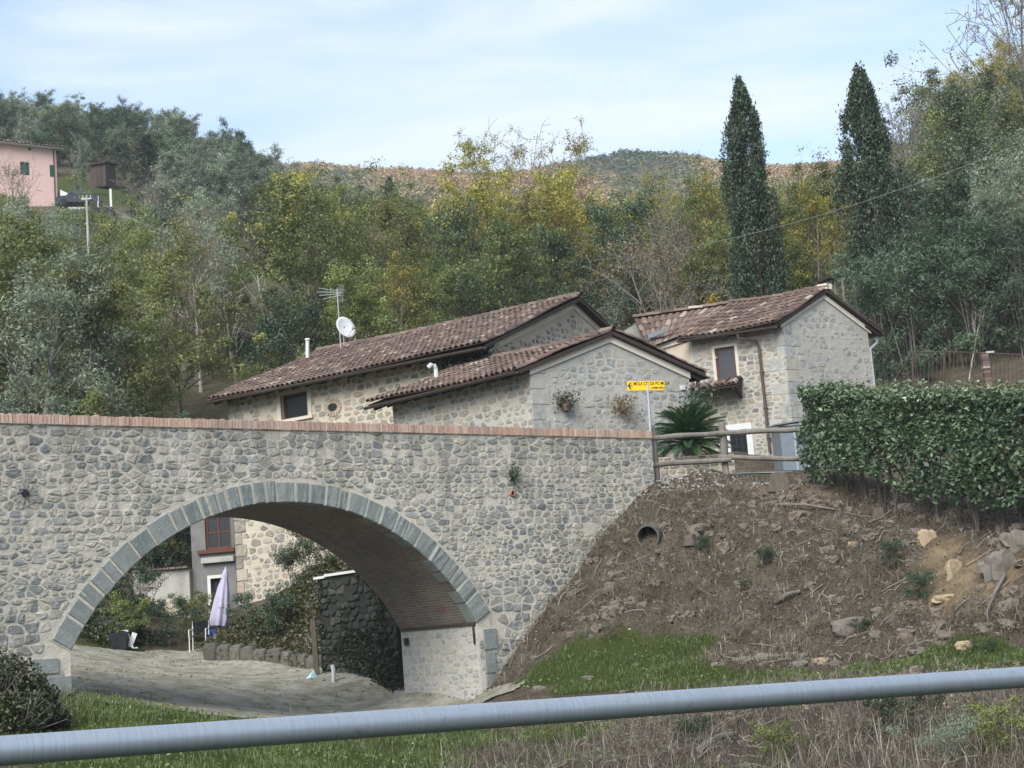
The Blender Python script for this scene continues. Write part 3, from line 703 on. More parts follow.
# ------------------------------------------------------------------ the bridge
AC = (5.406, -2.138); AR = 4.986; AO = 5.385; SPR = 0.36
ZT = 4.20                                                        # under the coping
def build_bridge():
    br = thing('stone_bridge', 'single arched rubble stone bridge with brick coping and grey voussoirs', 'bridge', B3(5.4, -1.2, -1.3))
    rng = RNG(5)
    sl, sr = -6.0, 15.05
    xl, xr = AC[0] - math.sqrt(AR ** 2 - (SPR - AC[1]) ** 2), AC[0] + math.sqrt(AR ** 2 - (SPR - AC[1]) ** 2)
    n = 48
    aL = math.atan2(SPR - AC[1], xl - AC[0]); aR = math.atan2(SPR - AC[1], xr - AC[0])
    arc = [(AC[0] + AR * math.cos(aL + (aR - aL) * i / n), AC[1] + AR * math.sin(aL + (aR - aL) * i / n)) for i in range(n + 1)]
    lowL, lowR = -1.6, -2.6
    wall = MB(); vault = MB()
    def face(d):
        w = MB()
        w.quads([[B3(sl, lowL, d), B3(xl, lowL, d), B3(xl, ZT, d), B3(sl, ZT, d)], [B3(xr, lowR, d), B3(sr, lowR, d), B3(sr, ZT, d), B3(xr, ZT, d)]])
        for a, b in zip(arc[:-1], arc[1:]):
            w.quads([[B3(*a, d), B3(*b, d), B3(b[0], ZT, d), B3(a[0], ZT, d)]])
        return w
    for d in (0.0, -BW):
        w = face(d); wall.add(np.concatenate(w.v), w.f)
    # parapet inner faces, deck, right end
    wall.quads([[B3(sl, 3.3, -0.35), B3(sr, 3.3, -0.35), B3(sr, ZT, -0.35), B3(sl, ZT, -0.35)], [B3(sl, 3.3, -BW + .35), B3(sr, 3.3, -BW + .35), B3(sr, ZT, -BW + .35), B3(sl, ZT, -BW + .35)],
                [B3(sr, lowR, 0), B3(sr, lowR, -0.35), B3(sr, ZT, -0.35), B3(sr, ZT, 0)], [B3(sr, lowR, -BW + .35), B3(sr, lowR, -BW), B3(sr, ZT, -BW), B3(sr, ZT, -BW + .35)],
                [B3(sl, 3.3, -0.35), B3(sr, 3.3, -0.35), B3(sr, 3.3, -BW + .35), B3(sl, 3.3, -BW + .35)]])
    wall.obj('wall', M['mortar'], br)
    # stones of the visible face
    st = MB(); cells = stone_cells(-2.6, sr, -1.5, ZT - 0.01, rng, 0.205, 0.125, 0.75)
    def keep(s, z):
        r = math.hypot(s - AC[0], z - AC[1])
        if z > SPR - 0.3 and r < AO + 0.05: return False
        if xl - 0.02 < s < xr + 0.02 and z < SPR + 0.1: return False
        if z < -0.9 and s < 9: return z > -1.4 and s < xl
        return True
    def fix(ring):
        dx = ring - np.array(AC); r = np.linalg.norm(dx, axis=1)[:, None]
        lim = AO + 0.03
        out = np.where((r < lim) & (ring[:, 1:2] > SPR - 0.1), np.array(AC) + dx * lim / r, ring)
        low = out[:, 1] < SPR + 0.1
        out[low & (out[:, 0] < AC[0]) & (out[:, 0] > xl - 0.03), 0] = xl - 0.03
        out[low & (out[:, 0] > AC[0]) & (out[:, 0] < xr + 0.03), 0] = xr + 0.03
        return out
    def tone(c, rng):
        # bluer, darker stones in the old pilaster strips; greyer on the left
        t = rng.random()
        if 10.55 < c[0] < 11.15 and c[1] < 2.4 and rng.random() < 0.6: return 0.02 + 0.12 * rng.random()
        if -0.1 < c[0] < 0.5 and c[1] < 2.2 and rng.random() < 0.45: return 0.02 + 0.12 * rng.random()
        return t
    lay_stones(st, cells, B3, rng, keep, fix, gap=(0.004, 0.026), relief=(0.003, 0.022), skip=0.06, tone=tone)
    st.obj('stonework', M['stone'], br, smooth=False)
    # barrel of thin bricks
    arc_len = 0; V = []; F_ = []; UV = []
    for i, (s, z) in enumerate(arc):
        if i: arc_len += math.dist(arc[i], arc[i - 1])
        for k in range(2):
            V.append(B3(s, z, -0.02 - k * (BW - 0.04))); UV.append((k * BW, arc_len))
    F_ = [(2 * i, 2 * i + 1, 2 * i + 3, 2 * i + 2) for i in range(n)]
    vault.add(V, F_); vo = vault.obj('vault', M['vault'], br, smooth=True)
    ul = vo.data.uv_layers.new(name='uv')
    for lp in vo.data.loops: ul.data[lp.index].uv = UV[lp.vertex_index]
    # a thin string course at the springing and the rubble side walls below it
    ab = MB(); ast = MB()
    for s, sg in ((xl, 1), (xr, -1)):
        low = lowL if sg > 0 else lowR; ab = MB(); ast = MB()
        ab.quads([[B3(s, low, 0), B3(s, low, -BW), B3(s, SPR, -BW), B3(s, SPR, 0)]])
        to3 = lambda a, z, d, s=s, sg=sg: B3(s + sg * d, z, -a)
        if sg < 0:
            cl = stone_cells(0.02, BW - 0.02, low + 0.5, SPR - 0.06, rng, 0.24, 0.15, 0.5)
            lay_stones(ast, cl, to3, rng, relief=(0.002, 0.012), skip=0.2)
        else:
            cl = stone_cells(0.02, BW - 0.02, low + 0.5, SPR - 0.06, rng, 0.3, 0.2, 0.4)
            lay_stones(ast, cl, to3, rng, skip=0.1)
        ab.obj('side_wall', M['gmortar'], br); ast.obj('side_wall_stonework', M['gstone'], br)
    le = MB(); le.box(B3(xr - 0.015, SPR - 0.012, -BW / 2), [np.r_[BD, 0], np.r_[BN, 0], (0, 0, 1)], (0.035, BW / 2 - 0.03, 0.022))
    le.obj('ledge', M['dwood'], br)
    # voussoirs: separate blocks
    vs = MB(); th = aL; A_all = aL - aR; cuts = [0.0]
    while cuts[-1] < 1: cuts.append(cuts[-1] + rng.uniform(0.55, 1.35) * 0.0335)
    cuts = np.array(cuts) / cuts[-1]
    # blocks low on the arch are longer, as in the photograph
    cuts = cuts + 0.035 * np.sin(2 * PI * cuts) * 0.6
    for c0, c1 in zip(cuts[:-1], cuts[1:]):
        a0 = aL + (aR - aL) * c0; a1 = aL + (aR - aL) * c1; g = 0.0042
        a0 -= g; a1 += g
        ro = AO + rng.uniform(-0.03, 0.015); ri = AR + rng.uniform(-0.012, 0.004); dd = rng.uniform(0.02, 0.045)
        def q(a, r, d): return B3(AC[0] + r * math.cos(a), AC[1] + r * math.sin(a), d)
        K = 4; top = []; 
        for (r, ins) in ((ri, 0), (ro, 0)): pass
        e = 0.016; ea = e / AR
        outer = [(a0 + (a1 - a0) * i / K, ri) for i in range(K + 1)] + [(a1 + (a0 - a1) * i / K, ro) for i in range(K + 1)]
        inn = [((a0 - ea) + (a1 - a0 + 2 * ea) * i / K, ri + e) for i in range(K + 1)] + [((a1 + ea) + (a0 - a1 - 2 * ea) * i / K, ro - e) for i in range(K + 1)]
        jit = rng.normal(0, 0.004, (len(inn),))
        k = len(outer)
        V = [q(a, r, -0.30) for a, r in outer] + [q(a, r, dd - 0.016) for a, r in outer] + [q(a, r, dd + jit[i]) for i, (a, r) in enumerate(inn)]
        Fc = []
        for i in range(k):
            j = (i + 1) % k
            Fc += [(i, j, k + j, k + i), (k + i, k + j, 2 * k + j, 2 * k + i)]
        for i in range(K): Fc.append((2 * k + i, 2 * k + i + 1, 2 * k + k - 2 - i, 2 * k + k - 1 - i))
        vs.add(V, Fc, rng.random())
    vs.obj('arch_ring', M['block'], br)
    # mortar bed between the blocks
    bed = MB()
    for i in range(n):
        a0 = aL + (aR - aL) * i / n; a1 = aL + (aR - aL) * (i + 1) / n
        bed.quads([[B3(AC[0] + AR * 1.002 * math.cos(a0), AC[1] + AR * 1.002 * math.sin(a0), .012), B3(AC[0] + AR * 1.002 * math.cos(a1), AC[1] + AR * 1.002 * math.sin(a1), .012),
                    B3(AC[0] + (AO + .035) * math.cos(a1), AC[1] + (AO + .035) * math.sin(a1), .012), B3(AC[0] + (AO + .035) * math.cos(a0), AC[1] + (AO + .035) * math.sin(a0), .012)]])
    bed.obj('ring_mortar', M['mortar'], br)
    # big blocks at the foot of the left pier and quoins of the right one
    ax = [np.r_[BD, 0], np.r_[BN, 0], (0, 0, 1)]
    for s, z, hs, hz in ((0.78, -0.22, 0.30, 0.17), (0.72, -0.62, 0.33, 0.18), (0.62, 0.14, 0.24, 0.12), (10.02, 0.02, 0.16, 0.2), (9.98, -0.45, 0.13, 0.2), (10.05, -0.9, 0.2, 0.2)):
        qb = MB(); qb.box(B3(s, z, 0.0), ax, (hs, 0.04, hz), rng.random()); qb.obj('foot_block', M['block'], br)
    # brick-on-edge coping on both parapets
    for d0, nm in ((0.03, 'coping'), (-BW + .38, 'rear_coping')):
        cp = MB(); s = sl
        while s < sr:
            w = rng.uniform(0.062, 0.075); hh = 0.082 + rng.normal(0, .003)
            cp.box(B3(s + w / 2, ZT + 0.015 + hh, d0 - 0.205 + rng.normal(0, .005)), ax, (w / 2 - 0.006, 0.205, hh), rng.random(), 0); s += w
        cp.box(B3((sl + sr) / 2, ZT + 0.08, d0 - 0.205), ax, ((sr - sl) / 2, 0.192, 0.079), 0.5, 1)
        cp.obj(nm, [M['coping'], M['mortar']], br)
    # terracotta spouts
    for (px, py, r, nm) in ((511, 493, 0.06, 'drain_spout'),):
        p = bridge_hit(px, py); t = MB()
        ring_tube(t, B3(p[0], p[1], -0.1), B3(p[0], p[1] - 0.01, 0.07), r, r * 0.72)
        t.obj(nm, M['terracotta'], br)
        t = MB(); a = np.arange(12) * PI / 6
        t.add([B3(p[0] + r * .7 * math.cos(k), p[1] + r * .7 * math.sin(k), 0.05) for k in a], [tuple(range(12))]); t.obj('spout_hole', M['black'], br)
    p = bridge_hit(24, 494); t = MB()
    for k in range(14):
        a = k * 2 * PI / 14; rr = rng.uniform(.15, .2); c = B3(p[0] + rr * math.cos(a), p[1] + rr * .8 * math.sin(a), 0.012)
        u = np.r_[BD * math.cos(a), math.sin(a)]; w_ = np.r_[-BD * math.sin(a), math.cos(a)]
        t.box(c, [u, w_, np.r_[BN, 0]], (.05, .026, .012), rng.random())
    t.obj('stone_rosette', M['stone'], br)
    t = MB(); t.add([B3(p[0] + a, p[1] + b, 0.052) for a, b in ((-.09, 0), (0, -.08), (.09, 0), (0, .08))], [(0, 1, 2, 3)]); t.obj('weep_hole', M['black'], br)
    # little cable and lamp under the vault
    t = MB(); t.box(B3(xr - 0.05, 0.1, -BW + 0.25), ax, (.03, .05, .08)); t.obj('vault_lamp', M['black'], br)
    t = MB(); t.tube([B3(xr - .03, SPR - .03, -0.1), B3(xr - .04, SPR - .2, -0.08), B3(xr - .03, SPR - .42, -0.09)], .022, 6); t.obj('cable_end', M['black'], br)
    return br
def bridge_hit(px, py, d=0.0):
    r = ray(px, py); o = BO + BN * d; t = (o @ BN) / (r[:2] @ BN); p = r * t
    return (p[:2] - BO) @ BD, p[2]
def ring_tube(mb, a, b, ro, ri, n=14):
    a = np.asarray(a, float); b = np.asarray(b, float); T = (b - a) / np.linalg.norm(b - a)
    x = np.cross(T, (0.1, 0.2, 0.97)); x /= np.linalg.norm(x); y = np.cross(T, x); an = np.arange(n) * 2 * PI / n
    R_ = lambda c, r: [c + r * (math.cos(k) * x + math.sin(k) * y) for k in an]
    V = R_(a, ro) + R_(b, ro) + R_(b, ri) + R_(a, ri)
    F_ = [(l * n + i, l * n + (i + 1) % n, (l + 1) * n + (i + 1) % n, (l + 1) * n + i) for l in range(3) for i in range(n)]
    mb.add(V, F_)
build_bridge()
# ------------------------------------------------------------------ building helpers
Zv = np.array([0, 0, 1.0])
class Face:
    """vertical wall plane: origin, direction; outward side faces the viewer unless flipped"""
    def __init__(self, O, u, flip=False):
        self.O = np.array(O[:2], float); self.u = np.array(u[:2], float) / np.linalg.norm(u[:2])
        n = np.array([self.u[1], -self.u[0]])
        if (n @ -self.O < 0) != flip: n = -n
        self.n = n
        self.ax = [np.r_[self.u, 0], np.r_[self.n, 0], Zv]
    def to3(self, s, z, d=0.0):
        q = self.O + self.u * s + self.n * d
        return np.array([q[0], q[1], z])
    def hit(self, px, py, d=0.0):
        r = ray(px, py); o = self.O + self.n * d; t = (o @ self.n) / (r[:2] @ self.n); p = r * t
        return (p[:2] - self.O) @ self.u, p[2]
    def rect(self, x0, y0, x1, y1, d=0.0):
        """(s0, s1, z0, z1) of an upright rectangle seen at those pixels"""
        cx, cy = (x0 + x1) / 2, (y0 + y1) / 2
        a = self.hit(x0, cy, d)[0]; b = self.hit(x1, cy, d)[0]; t = self.hit(cx, y0, d)[1]; l = self.hit(cx, y1, d)[1]
        return min(a, b), max(a, b), l, t
def wall_quads(mb, F, s0, s1, z0, z1, holes=(), depth=0.22, mi=0):
    S = sorted({s0, s1, *[h[0] for h in holes], *[h[1] for h in holes]}); Z = sorted({z0, z1, *[h[2] for h in holes], *[h[3] for h in holes]})
    S = [s for s in S if s0 <= s <= s1]; Z = [z for z in Z if z0 <= z <= z1]
    for a, b in zip(S[:-1], S[1:]):
        for c, e in zip(Z[:-1], Z[1:]):
            ms, mz = (a + b) / 2, (c + e) / 2
            if any(h[0] < ms < h[1] and h[2] < mz < h[3] for h in holes): continue
            mb.quads([[F.to3(a, c), F.to3(b, c), F.to3(b, e), F.to3(a, e)]], 0.5, mi)
    for a, b, c, e in holes:
        f = F.to3
        mb.quads([[f(a, c), f(a, c, -depth), f(a, e, -depth), f(a, e)], [f(b, c), f(b, c, -depth), f(b, e, -depth), f(b, e)], [f(a, c), f(b, c), f(b, c, -depth), f(a, c, -depth)], [f(a, e), f(b, e), f(b, e, -depth), f(a, e, -depth)]], 0.5, mi)
def fbox(mb, F, s0, s1, z0, z1, d0, d1, r=None, mi=0):
    mb.box(F.to3((s0 + s1) / 2, (z0 + z1) / 2, (d0 + d1) / 2), F.ax, (abs(s1 - s0) / 2, abs(d1 - d0) / 2, abs(z1 - z0) / 2), r, mi)
def frame_boxes(mb, F, s0, s1, z0, z1, t, d0, d1, r=None, mi=0, bottom=True):
    fbox(mb, F, s0, s0 + t, z0, z1, d0, d1, r, mi); fbox(mb, F, s1 - t, s1, z0, z1, d0, d1, r, mi); fbox(mb, F, s0 + t, s1 - t, z1 - t, z1, d0, d1, r, mi)
    if bottom: fbox(mb, F, s0 + t, s1 - t, z0, z0 + t, d0, d1, r, mi)
def window(parent, F, hole, frame_t=0.06, frame_m='frame', pane_m='glass', depth=0.14, bars=(1, 0), name='window'):
    s0, s1, z0, z1 = hole; mb = MB(); e = 0.003
    frame_boxes(mb, F, s0 + e, s1 - e, z0 + e, z1 - e, frame_t, -depth - .05, -depth)
    for k in range(1, bars[0] + 1):
        x = s0 + (s1 - s0) * k / (bars[0] + 1); fbox(mb, F, x - frame_t * .35, x + frame_t * .35, z0 + frame_t, z1 - frame_t, -depth - .045, -depth - .004)
    for k in range(1, bars[1] + 1):
        z = z0 + (z1 - z0) * k / (bars[1] + 1); fbox(mb, F, s0 + frame_t, s1 - frame_t, z - frame_t * .3, z + frame_t * .3, -depth - .043, -depth - .006)
    w = mb.obj(name, M[frame_m], parent)
    p = MB(); p.quads([[F.to3(s0 + .01, z0 + .01, -depth - .03), F.to3(s1 - .01, z0 + .01, -depth - .03), F.to3(s1 - .01, z1 - .01, -depth - .03), F.to3(s0 + .01, z1 - .01, -depth - .03)]])
    p.obj('pane', M[pane_m], w)
    return w

def tile_roof(parent, A, B, C, D, seed, name='roof', pitch=0.205, row=0.36, thick=0.1, ridge=True, under='dwood', verge=True, rafters=True):
    """A-B eave (left to right seen from outside below), D-C the ridge above it"""
    A, B, C, D = (np.asarray(q, float) for q in (A, B, C, D)); rng = RNG(seed)
    nrm = np.cross(B - A, D - A); nrm /= np.linalg.norm(nrm)
    if nrm[2] < 0: nrm = -nrm
    lu = (np.linalg.norm(B - A) + np.linalg.norm(C - D)) / 2; lv = (np.linalg.norm(D - A) + np.linalg.norm(C - B)) / 2
    nu = max(2, int(round(lu / pitch))); nv = max(2, int(round(lv / row)))
    def Pt(u, v): return (A * (1 - u) + B * u) * (1 - v) + (D * (1 - u) + C * u) * v
    mb = MB(); a5 = np.linspace(0, PI, 6)
    sag = lambda u, v: nrm * (0.03 * math.sin(u * 5.1 + seed) + 0.025 * math.sin(v * 7 + u * 3 + seed * 2) - 0.05 * math.sin(PI * u))
    for j in range(nv):
        for i in range(nu):
            u = (i + 0.5) / nu; v0 = j / nv - 0.015; v1 = (j + 1.18) / nv
            v1 = min(v1, 1.0)
            side = (B - A) * (1 - v0) + (C - D) * v0; side /= np.linalg.norm(side)
            p0 = Pt(u, v0) + sag(u, v0); p1 = Pt(u, v1) + sag(u, v1)
            jx = rng.normal(0, .011); p0 = p0 + side * jx; p1 = p1 + side * (jx + rng.normal(0, .010)); lift = abs(rng.normal(0, .008))
            r0, r1 = 0.092, 0.074
            ring = lambda p, r, l: [p + side * (r * math.cos(k)) + nrm * (r * .95 * math.sin(k) + l) for k in a5]
            V = ring(p0, r0, 0.03 + lift) + ring(p1, r1, 0.012); 
            V += ring(p0, r0 - .016, 0.03 + lift)
            F_ = [(k, k + 1, 7 + k, 6 + k) for k in range(5)] + [(k + 1, k, 12 + k, 13 + k) for k in range(5)]
            t = rng.random()
            mb.add(V, F_, t)
    # pan tiles: a shallow corrugated sheet under the covers, stepped per row
    for j in range(nv):
        for i in range(nu):
            u0, u1 = i / nu, (i + 1) / nu; v0, v1 = j / nv - (.02 if j == 0 else 0), (j + 1) / nv
            q = [Pt(u0, v0) + sag(u0, v0), Pt(u1, v0) + sag(u1, v0), Pt(u1, v1) + sag(u1, v1), Pt(u0, v1) + sag(u0, v1)]
            mb.quads([[q[0] + nrm * .02, q[1] + nrm * .02, q[2], q[3]]], rng.random() * .55)
    if ridge:
        n = int(lu / 0.36); side = (C - D) / np.linalg.norm(C - D); up = Zv; out = np.cross(side, up)
        for i in range(n):
            q0 = Pt(i / n - .004, 1) + sag(i / n, 1); q1 = Pt((i + 1.15) / n, 1) + sag((i + 1) / n, 1)
            ring = lambda p, r, l: [p + out * (r * math.cos(k)) + up * (r * .9 * math.sin(k) + l) for k in a5]
            V = ring(q0, .125, .045 + rng.random() * .012) + ring(q1, .11, .03)
            mb.add(V, [(k, k + 1, 7 + k, 6 + k) for k in range(5)] + [(0, 5, 4, 3, 2, 1)], rng.random())
    o = mb.obj(name, M['tile'], parent)
    # boarded underside
    if under is None: return o
    ub = MB(); dn = -nrm * 0.035; d2 = -nrm * (0.035 + thick)
    V = [A + dn, B + dn, C + dn, D + dn, A + d2, B + d2, C + d2, D + d2]
    V = [v + sag(u, w) * .4 for v, (u, w) in zip(V, [(0, 0), (1, 0), (1, 1), (0, 1)] * 2)]
    ub.add(V, [(0, 1, 2, 3), (7, 6, 5, 4), (0, 4, 5, 1), (1, 5, 6, 2), (2, 6, 7, 3), (3, 7, 4, 0)])
    # rafter ends
    nr = max(2, int(lu / 0.55)); sl = (D - A) / np.linalg.norm(D - A); sd_ = (B - A) / np.linalg.norm(B - A)
    for i in range(nr + 1 if rafters else 0):
        c = Pt((i + .3) / (nr + .6), 0.0) + sl * 0.34 - nrm * (0.035 + thick + .045)
        ub.box(c, [sl, sd_, nrm], (.32, .04, .044))
    ub.obj('eaves', M[under], parent)
    return o
def gutter(parent, A, B, r=0.075):
    A = np.asarray(A, float); B = np.asarray(B, float); side = (B - A) / np.linalg.norm(B - A); out = np.cross(side, Zv); mb = MB(); a = np.linspace(PI, 2 * PI, 7)
    V = [A + out * r * math.cos(k) + Zv * r * math.sin(k) for k in a] + [B + out * r * math.cos(k) + Zv * r * math.sin(k) for k in a]
    V += [A + out * (r - .01) * math.cos(k) + Zv * (r - .01) * math.sin(k) for k in a] + [B + out * (r - .01) * math.cos(k) + Zv * (r - .01) * math.sin(k) for k in a]
    mb.add(V, [(k, k + 1, 8 + k, 7 + k) for k in range(6)] + [(15 + k, 14 + k, 21 + k, 22 + k) for k in range(6)])
    mb.obj('gutter', M['pipe'], parent)
def gable_fill(mb, F, w, zb, zr):
    mb.add([F.to3(0, zb), F.to3(w, zb), F.to3(w / 2, zr)], [(0, 1, 2)])
def rake_band(parent, F, w, ze, zr, h=0.2, d=0.035, drop=0.06, ext=0.0, name='verge_band', mat='fascia'):
    mb = MB(); k = (zr - ze) / (w / 2)
    for a, b in (((-ext, ze - ext * k), (w / 2, zr)), ((w / 2, zr), (w + ext, ze - ext * k))):
        V = []
        for dd in (0.004, d):
            V += [F.to3(a[0], a[1] - drop, dd), F.to3(b[0], b[1] - drop, dd), F.to3(b[0], b[1] - drop - h, dd), F.to3(a[0], a[1] - drop - h, dd)]
        mb.add(V, [(0, 1, 2, 3), (7, 6, 5, 4), (0, 4, 5, 1), (1, 5, 6, 2), (2, 6, 7, 3), (3, 7, 4, 0)])
    mb.obj(name, M[mat], parent)

class House:
    def __init__(self, name, label, A, g, s, wg, ls, zb, ze, zr, seed):
        self.A = np.array(A, float); self.g = np.array(g) / np.linalg.norm(g); self.s = np.array(s) / np.linalg.norm(s)
        self.wg, self.ls, self.zb, self.ze, self.zr = wg, ls, zb, ze, zr; self.seed = seed
        c = self.A + self.g * wg / 2 + self.s * ls / 2
        self.root = thing(name, label, 'house', (c[0], c[1], zb + 1))
        self.front = Face(self.A, self.s); self.gable = Face(self.A, self.g)
        self.rear = Face(self.A + self.g * wg, self.s, True); self.far = Face(self.A + self.s * ls, self.g, True)
        self.k = (zr - ze) / (wg / 2)
    def eave(self, s_along, over, side='front', lift=0.0):
        q = self.A + self.s * s_along + (self.g * -over if side == 'front' else self.g * (self.wg + over))
        return np.array([q[0], q[1], self.ze - over * self.k + lift])
    def ridge(self, s_along, lift=0.0):
        q = self.A + self.s * s_along + self.g * self.wg / 2
        return np.array([q[0], q[1], self.zr + lift])
    def shell(self, mat, holes_front=(), holes_gable=()):
        mb = MB()
        wall_quads(mb, self.front, 0, self.ls, self.zb, self.ze, holes_front); wall_quads(mb, self.gable, 0, self.wg, self.zb, self.ze, holes_gable)
        gable_fill(mb, self.gable, self.wg, self.ze, self.zr); gable_fill(mb, self.far, self.wg, self.ze, self.zr)
        wall_quads(mb, self.rear, 0, self.ls, self.zb, self.ze); wall_quads(mb, self.far, 0, self.wg, self.zb, self.ze)
        mb.obj('wall', M[mat], self.root)
    def roof(self, over=0.5, v0=0.25, v1=0.3, lift=0.14):
        L = self.ls
        tile_roof(self.root, self.eave(L + v1, over, lift=lift), self.eave(-v0, over, lift=lift), self.ridge(-v0, lift), self.ridge(L + v1, lift), self.seed)
        tile_roof(self.root, self.eave(-v0, over, 'rear', lift), self.eave(L + v1, over, 'rear', lift), self.ridge(L + v1, lift), self.ridge(-v0, lift), self.seed + 1, ridge=False)

# ------------------------------------------------------------------ house with the long roof
a = P(487, 341, 44.9); d = P(229, 396, 50.4)
h1s = (d - a)[:2]
H1 = House('long_house', 'long low stone house with dish and aerial on its tiled roof, behind the bridge', a[:2], (-h1s[1] * -1, -h1s[0]) if False else (0.54, 0.842), h1s, 10.0, np.linalg.norm(h1s), -1.2, 8.28, 10.2, 3)
def build_h1():
    h = H1; rng = RNG(31)
    win = h.front.rect(281, 393, 308, 418)
    low = None
    h.shell('hmortar', [win])
    st = MB()
    def keep(s, z):
        if win[0] - .16 < s < win[1] + .16 and win[2] - .1 < z < win[3] + .2: return False
        o = h.front.hit(333, 407); 
        if math.hypot(s - o[0], (z - o[1]) * 1.3) < .36: return False
        return True
    cells = stone_cells(0.0, h.ls, -1.0, h.ze - 0.02, rng, .30, .2, .55)
    lay_stones(st, cells, h.front.to3, rng, keep, gap=(.012, .045), relief=(.003, .018), skip=.16)
    cells = stone_cells(0.0, h.wg, h.ze - 1.5, h.zr - 0.1, rng, .28, .17, .5)
    lay_stones(st, cells, h.gable.to3, rng, lambda s, z: z < h.zr - abs(s - h.wg / 2) * h.k - .42, gap=(.015, .04), relief=(.003, .018), skip=.1)
    st.obj('stonework', M['hstone'], h.root)
    # quoins at the left corner
    q = MB()
    for i in range(24):
        z = -1 + i * .38; w = .42 if i % 2 else .26
        fbox(q, h.front, h.ls - w, h.ls + 0.03, z + .01, z + .36, -.1, .035, rng.random())
    q.obj('quoin', M['hstone'], h.root)
    h.roof(0.55, 0.3, 0.35)
    rake_band(h.root, h.gable, h.wg, h.ze, h.zr, .22, .04, -.02)
    gutter(h.root, h.eave(h.ls + .35, .62, lift=.08), h.eave(-.3, .62, lift=.08))
    w = window(h.root, h.front, win, .05, 'frame', 'glass', .12, (0, 0))
    sm = MB(); s0, s1, z0, z1 = win
    frame_boxes(sm, h.front, s0 - .15, s1 + .15, z0 - .1, z1 + .15, .15, -.05, .03, .5, 0, False)
    fbox(sm, h.front, s0 - .2, s1 + .2, z0 - .1, z0 - .003, -.1, .08)
    sm.obj('surround', M['stone_trim'], w)
    # oval vent of radiating bricks
    o = h.front.hit(333, 407.5); vb = MB()
    for k in range(16):
        an = k * 2 * PI / 16; c = h.front.to3(o[0] + .265 * math.cos(an), o[1] + .2 * math.sin(an), .015)
        u = h.front.ax[0] * math.cos(an) + Zv * math.sin(an); v_ = -h.front.ax[0] * math.sin(an) + Zv * math.cos(an)
        vb.box(c, [u, v_, h.front.ax[1]], (.075, .04, .02), .9 + .1 * rng.random())
    ve = vb.obj('vent', M['hstone'], h.root)
    hb = MB(); hb.add([h.front.to3(o[0] + .18 * math.cos(t), o[1] + .12 * math.sin(t), .012) for t in np.arange(14) * 2 * PI / 14], [tuple(range(14))]); hb.obj('vent_opening', M['black'], ve)
build_h1()

# ------------------------------------------------------------------ house with the gable towards the bridge
H2 = House('gable_house', 'small stone house showing its grey gable just above the bridge coping', P(531, 372, 40.2)[:2], (.843, .537), (-.716, .698), 5.05, 5.4, 2.0, 6.75, 7.66, 7)
def build_h2():
    h = H2; rng = RNG(32)
    h.shell('gmortar')
    st = MB()
    cells = stone_cells(0.55, h.wg - .35, 2.4, h.zr - .1, rng, .29, .18, .55)
    lay_stones(st, cells, h.gable.to3, rng, lambda s, z: z < h.zr - abs(s - h.wg / 2) * h.k - .36, gap=(.015, .045), relief=(.002, .014), skip=.15)
    for i in range(12):
        z = 2.2 + i * .4
        if z > h.ze - .1: break
        for sd in (0, 1):
            w = rng.uniform(.42, .62) if (i + sd) % 2 else rng.uniform(.3, .4)
            s0 = -.03 if sd == 0 else h.wg - w; fbox(st, h.gable, s0, s0 + w + .03 * sd, z + .012, min(z + .385, h.ze - .05), -.1, .014, rng.random())
    st.obj('gable_stonework', M['gstone'], h.root)
    st = MB(); cells = stone_cells(0.0, h.ls, 3.2, h.ze - .02, rng, .29, .18, .55)
    lay_stones(st, cells, h.front.to3, rng, gap=(.012, .04), relief=(.003, .018), skip=.12)
    st.obj('side_stonework', M['hstone'], h.root)
    h.roof(0.5, 0.16, 0.35)
    rake_band(h.root, h.gable, h.wg, h.ze, h.zr, .2, .05, -.03, .06)
    gutter(h.root, h.eave(h.ls + .4, .57, lift=.08), h.eave(-.16, .57, lift=.08)); gutter(h.root, h.eave(-.16, .57, 'rear', .08), h.eave(h.ls + .3, .57, 'rear', .08))
    # short bent downpipe at the right corner
    dp = MB(); q0 = h.gable.to3(h.wg + .42, h.ze - .22, -.1); q1 = h.gable.to3(h.wg + .40, h.ze - .42, -.1); q2 = h.gable.to3(h.wg + .09, h.ze - .68, .03); q3 = h.gable.to3(h.wg + .07, 3.5, .03)
    dp.tube([q0, q1, (q1 + q2) / 2, q2, q2 - Zv * .2, q3], .05, 8); dp.obj('downpipe', M['pipe'], h.root)
    jb = MB(); fbox(jb, h.gable, h.wg - .3, h.wg - .16, h.ze - .5, h.ze - .38, 0, .06); jb.obj('wall_lamp', M['white'], h.root)
build_h2()

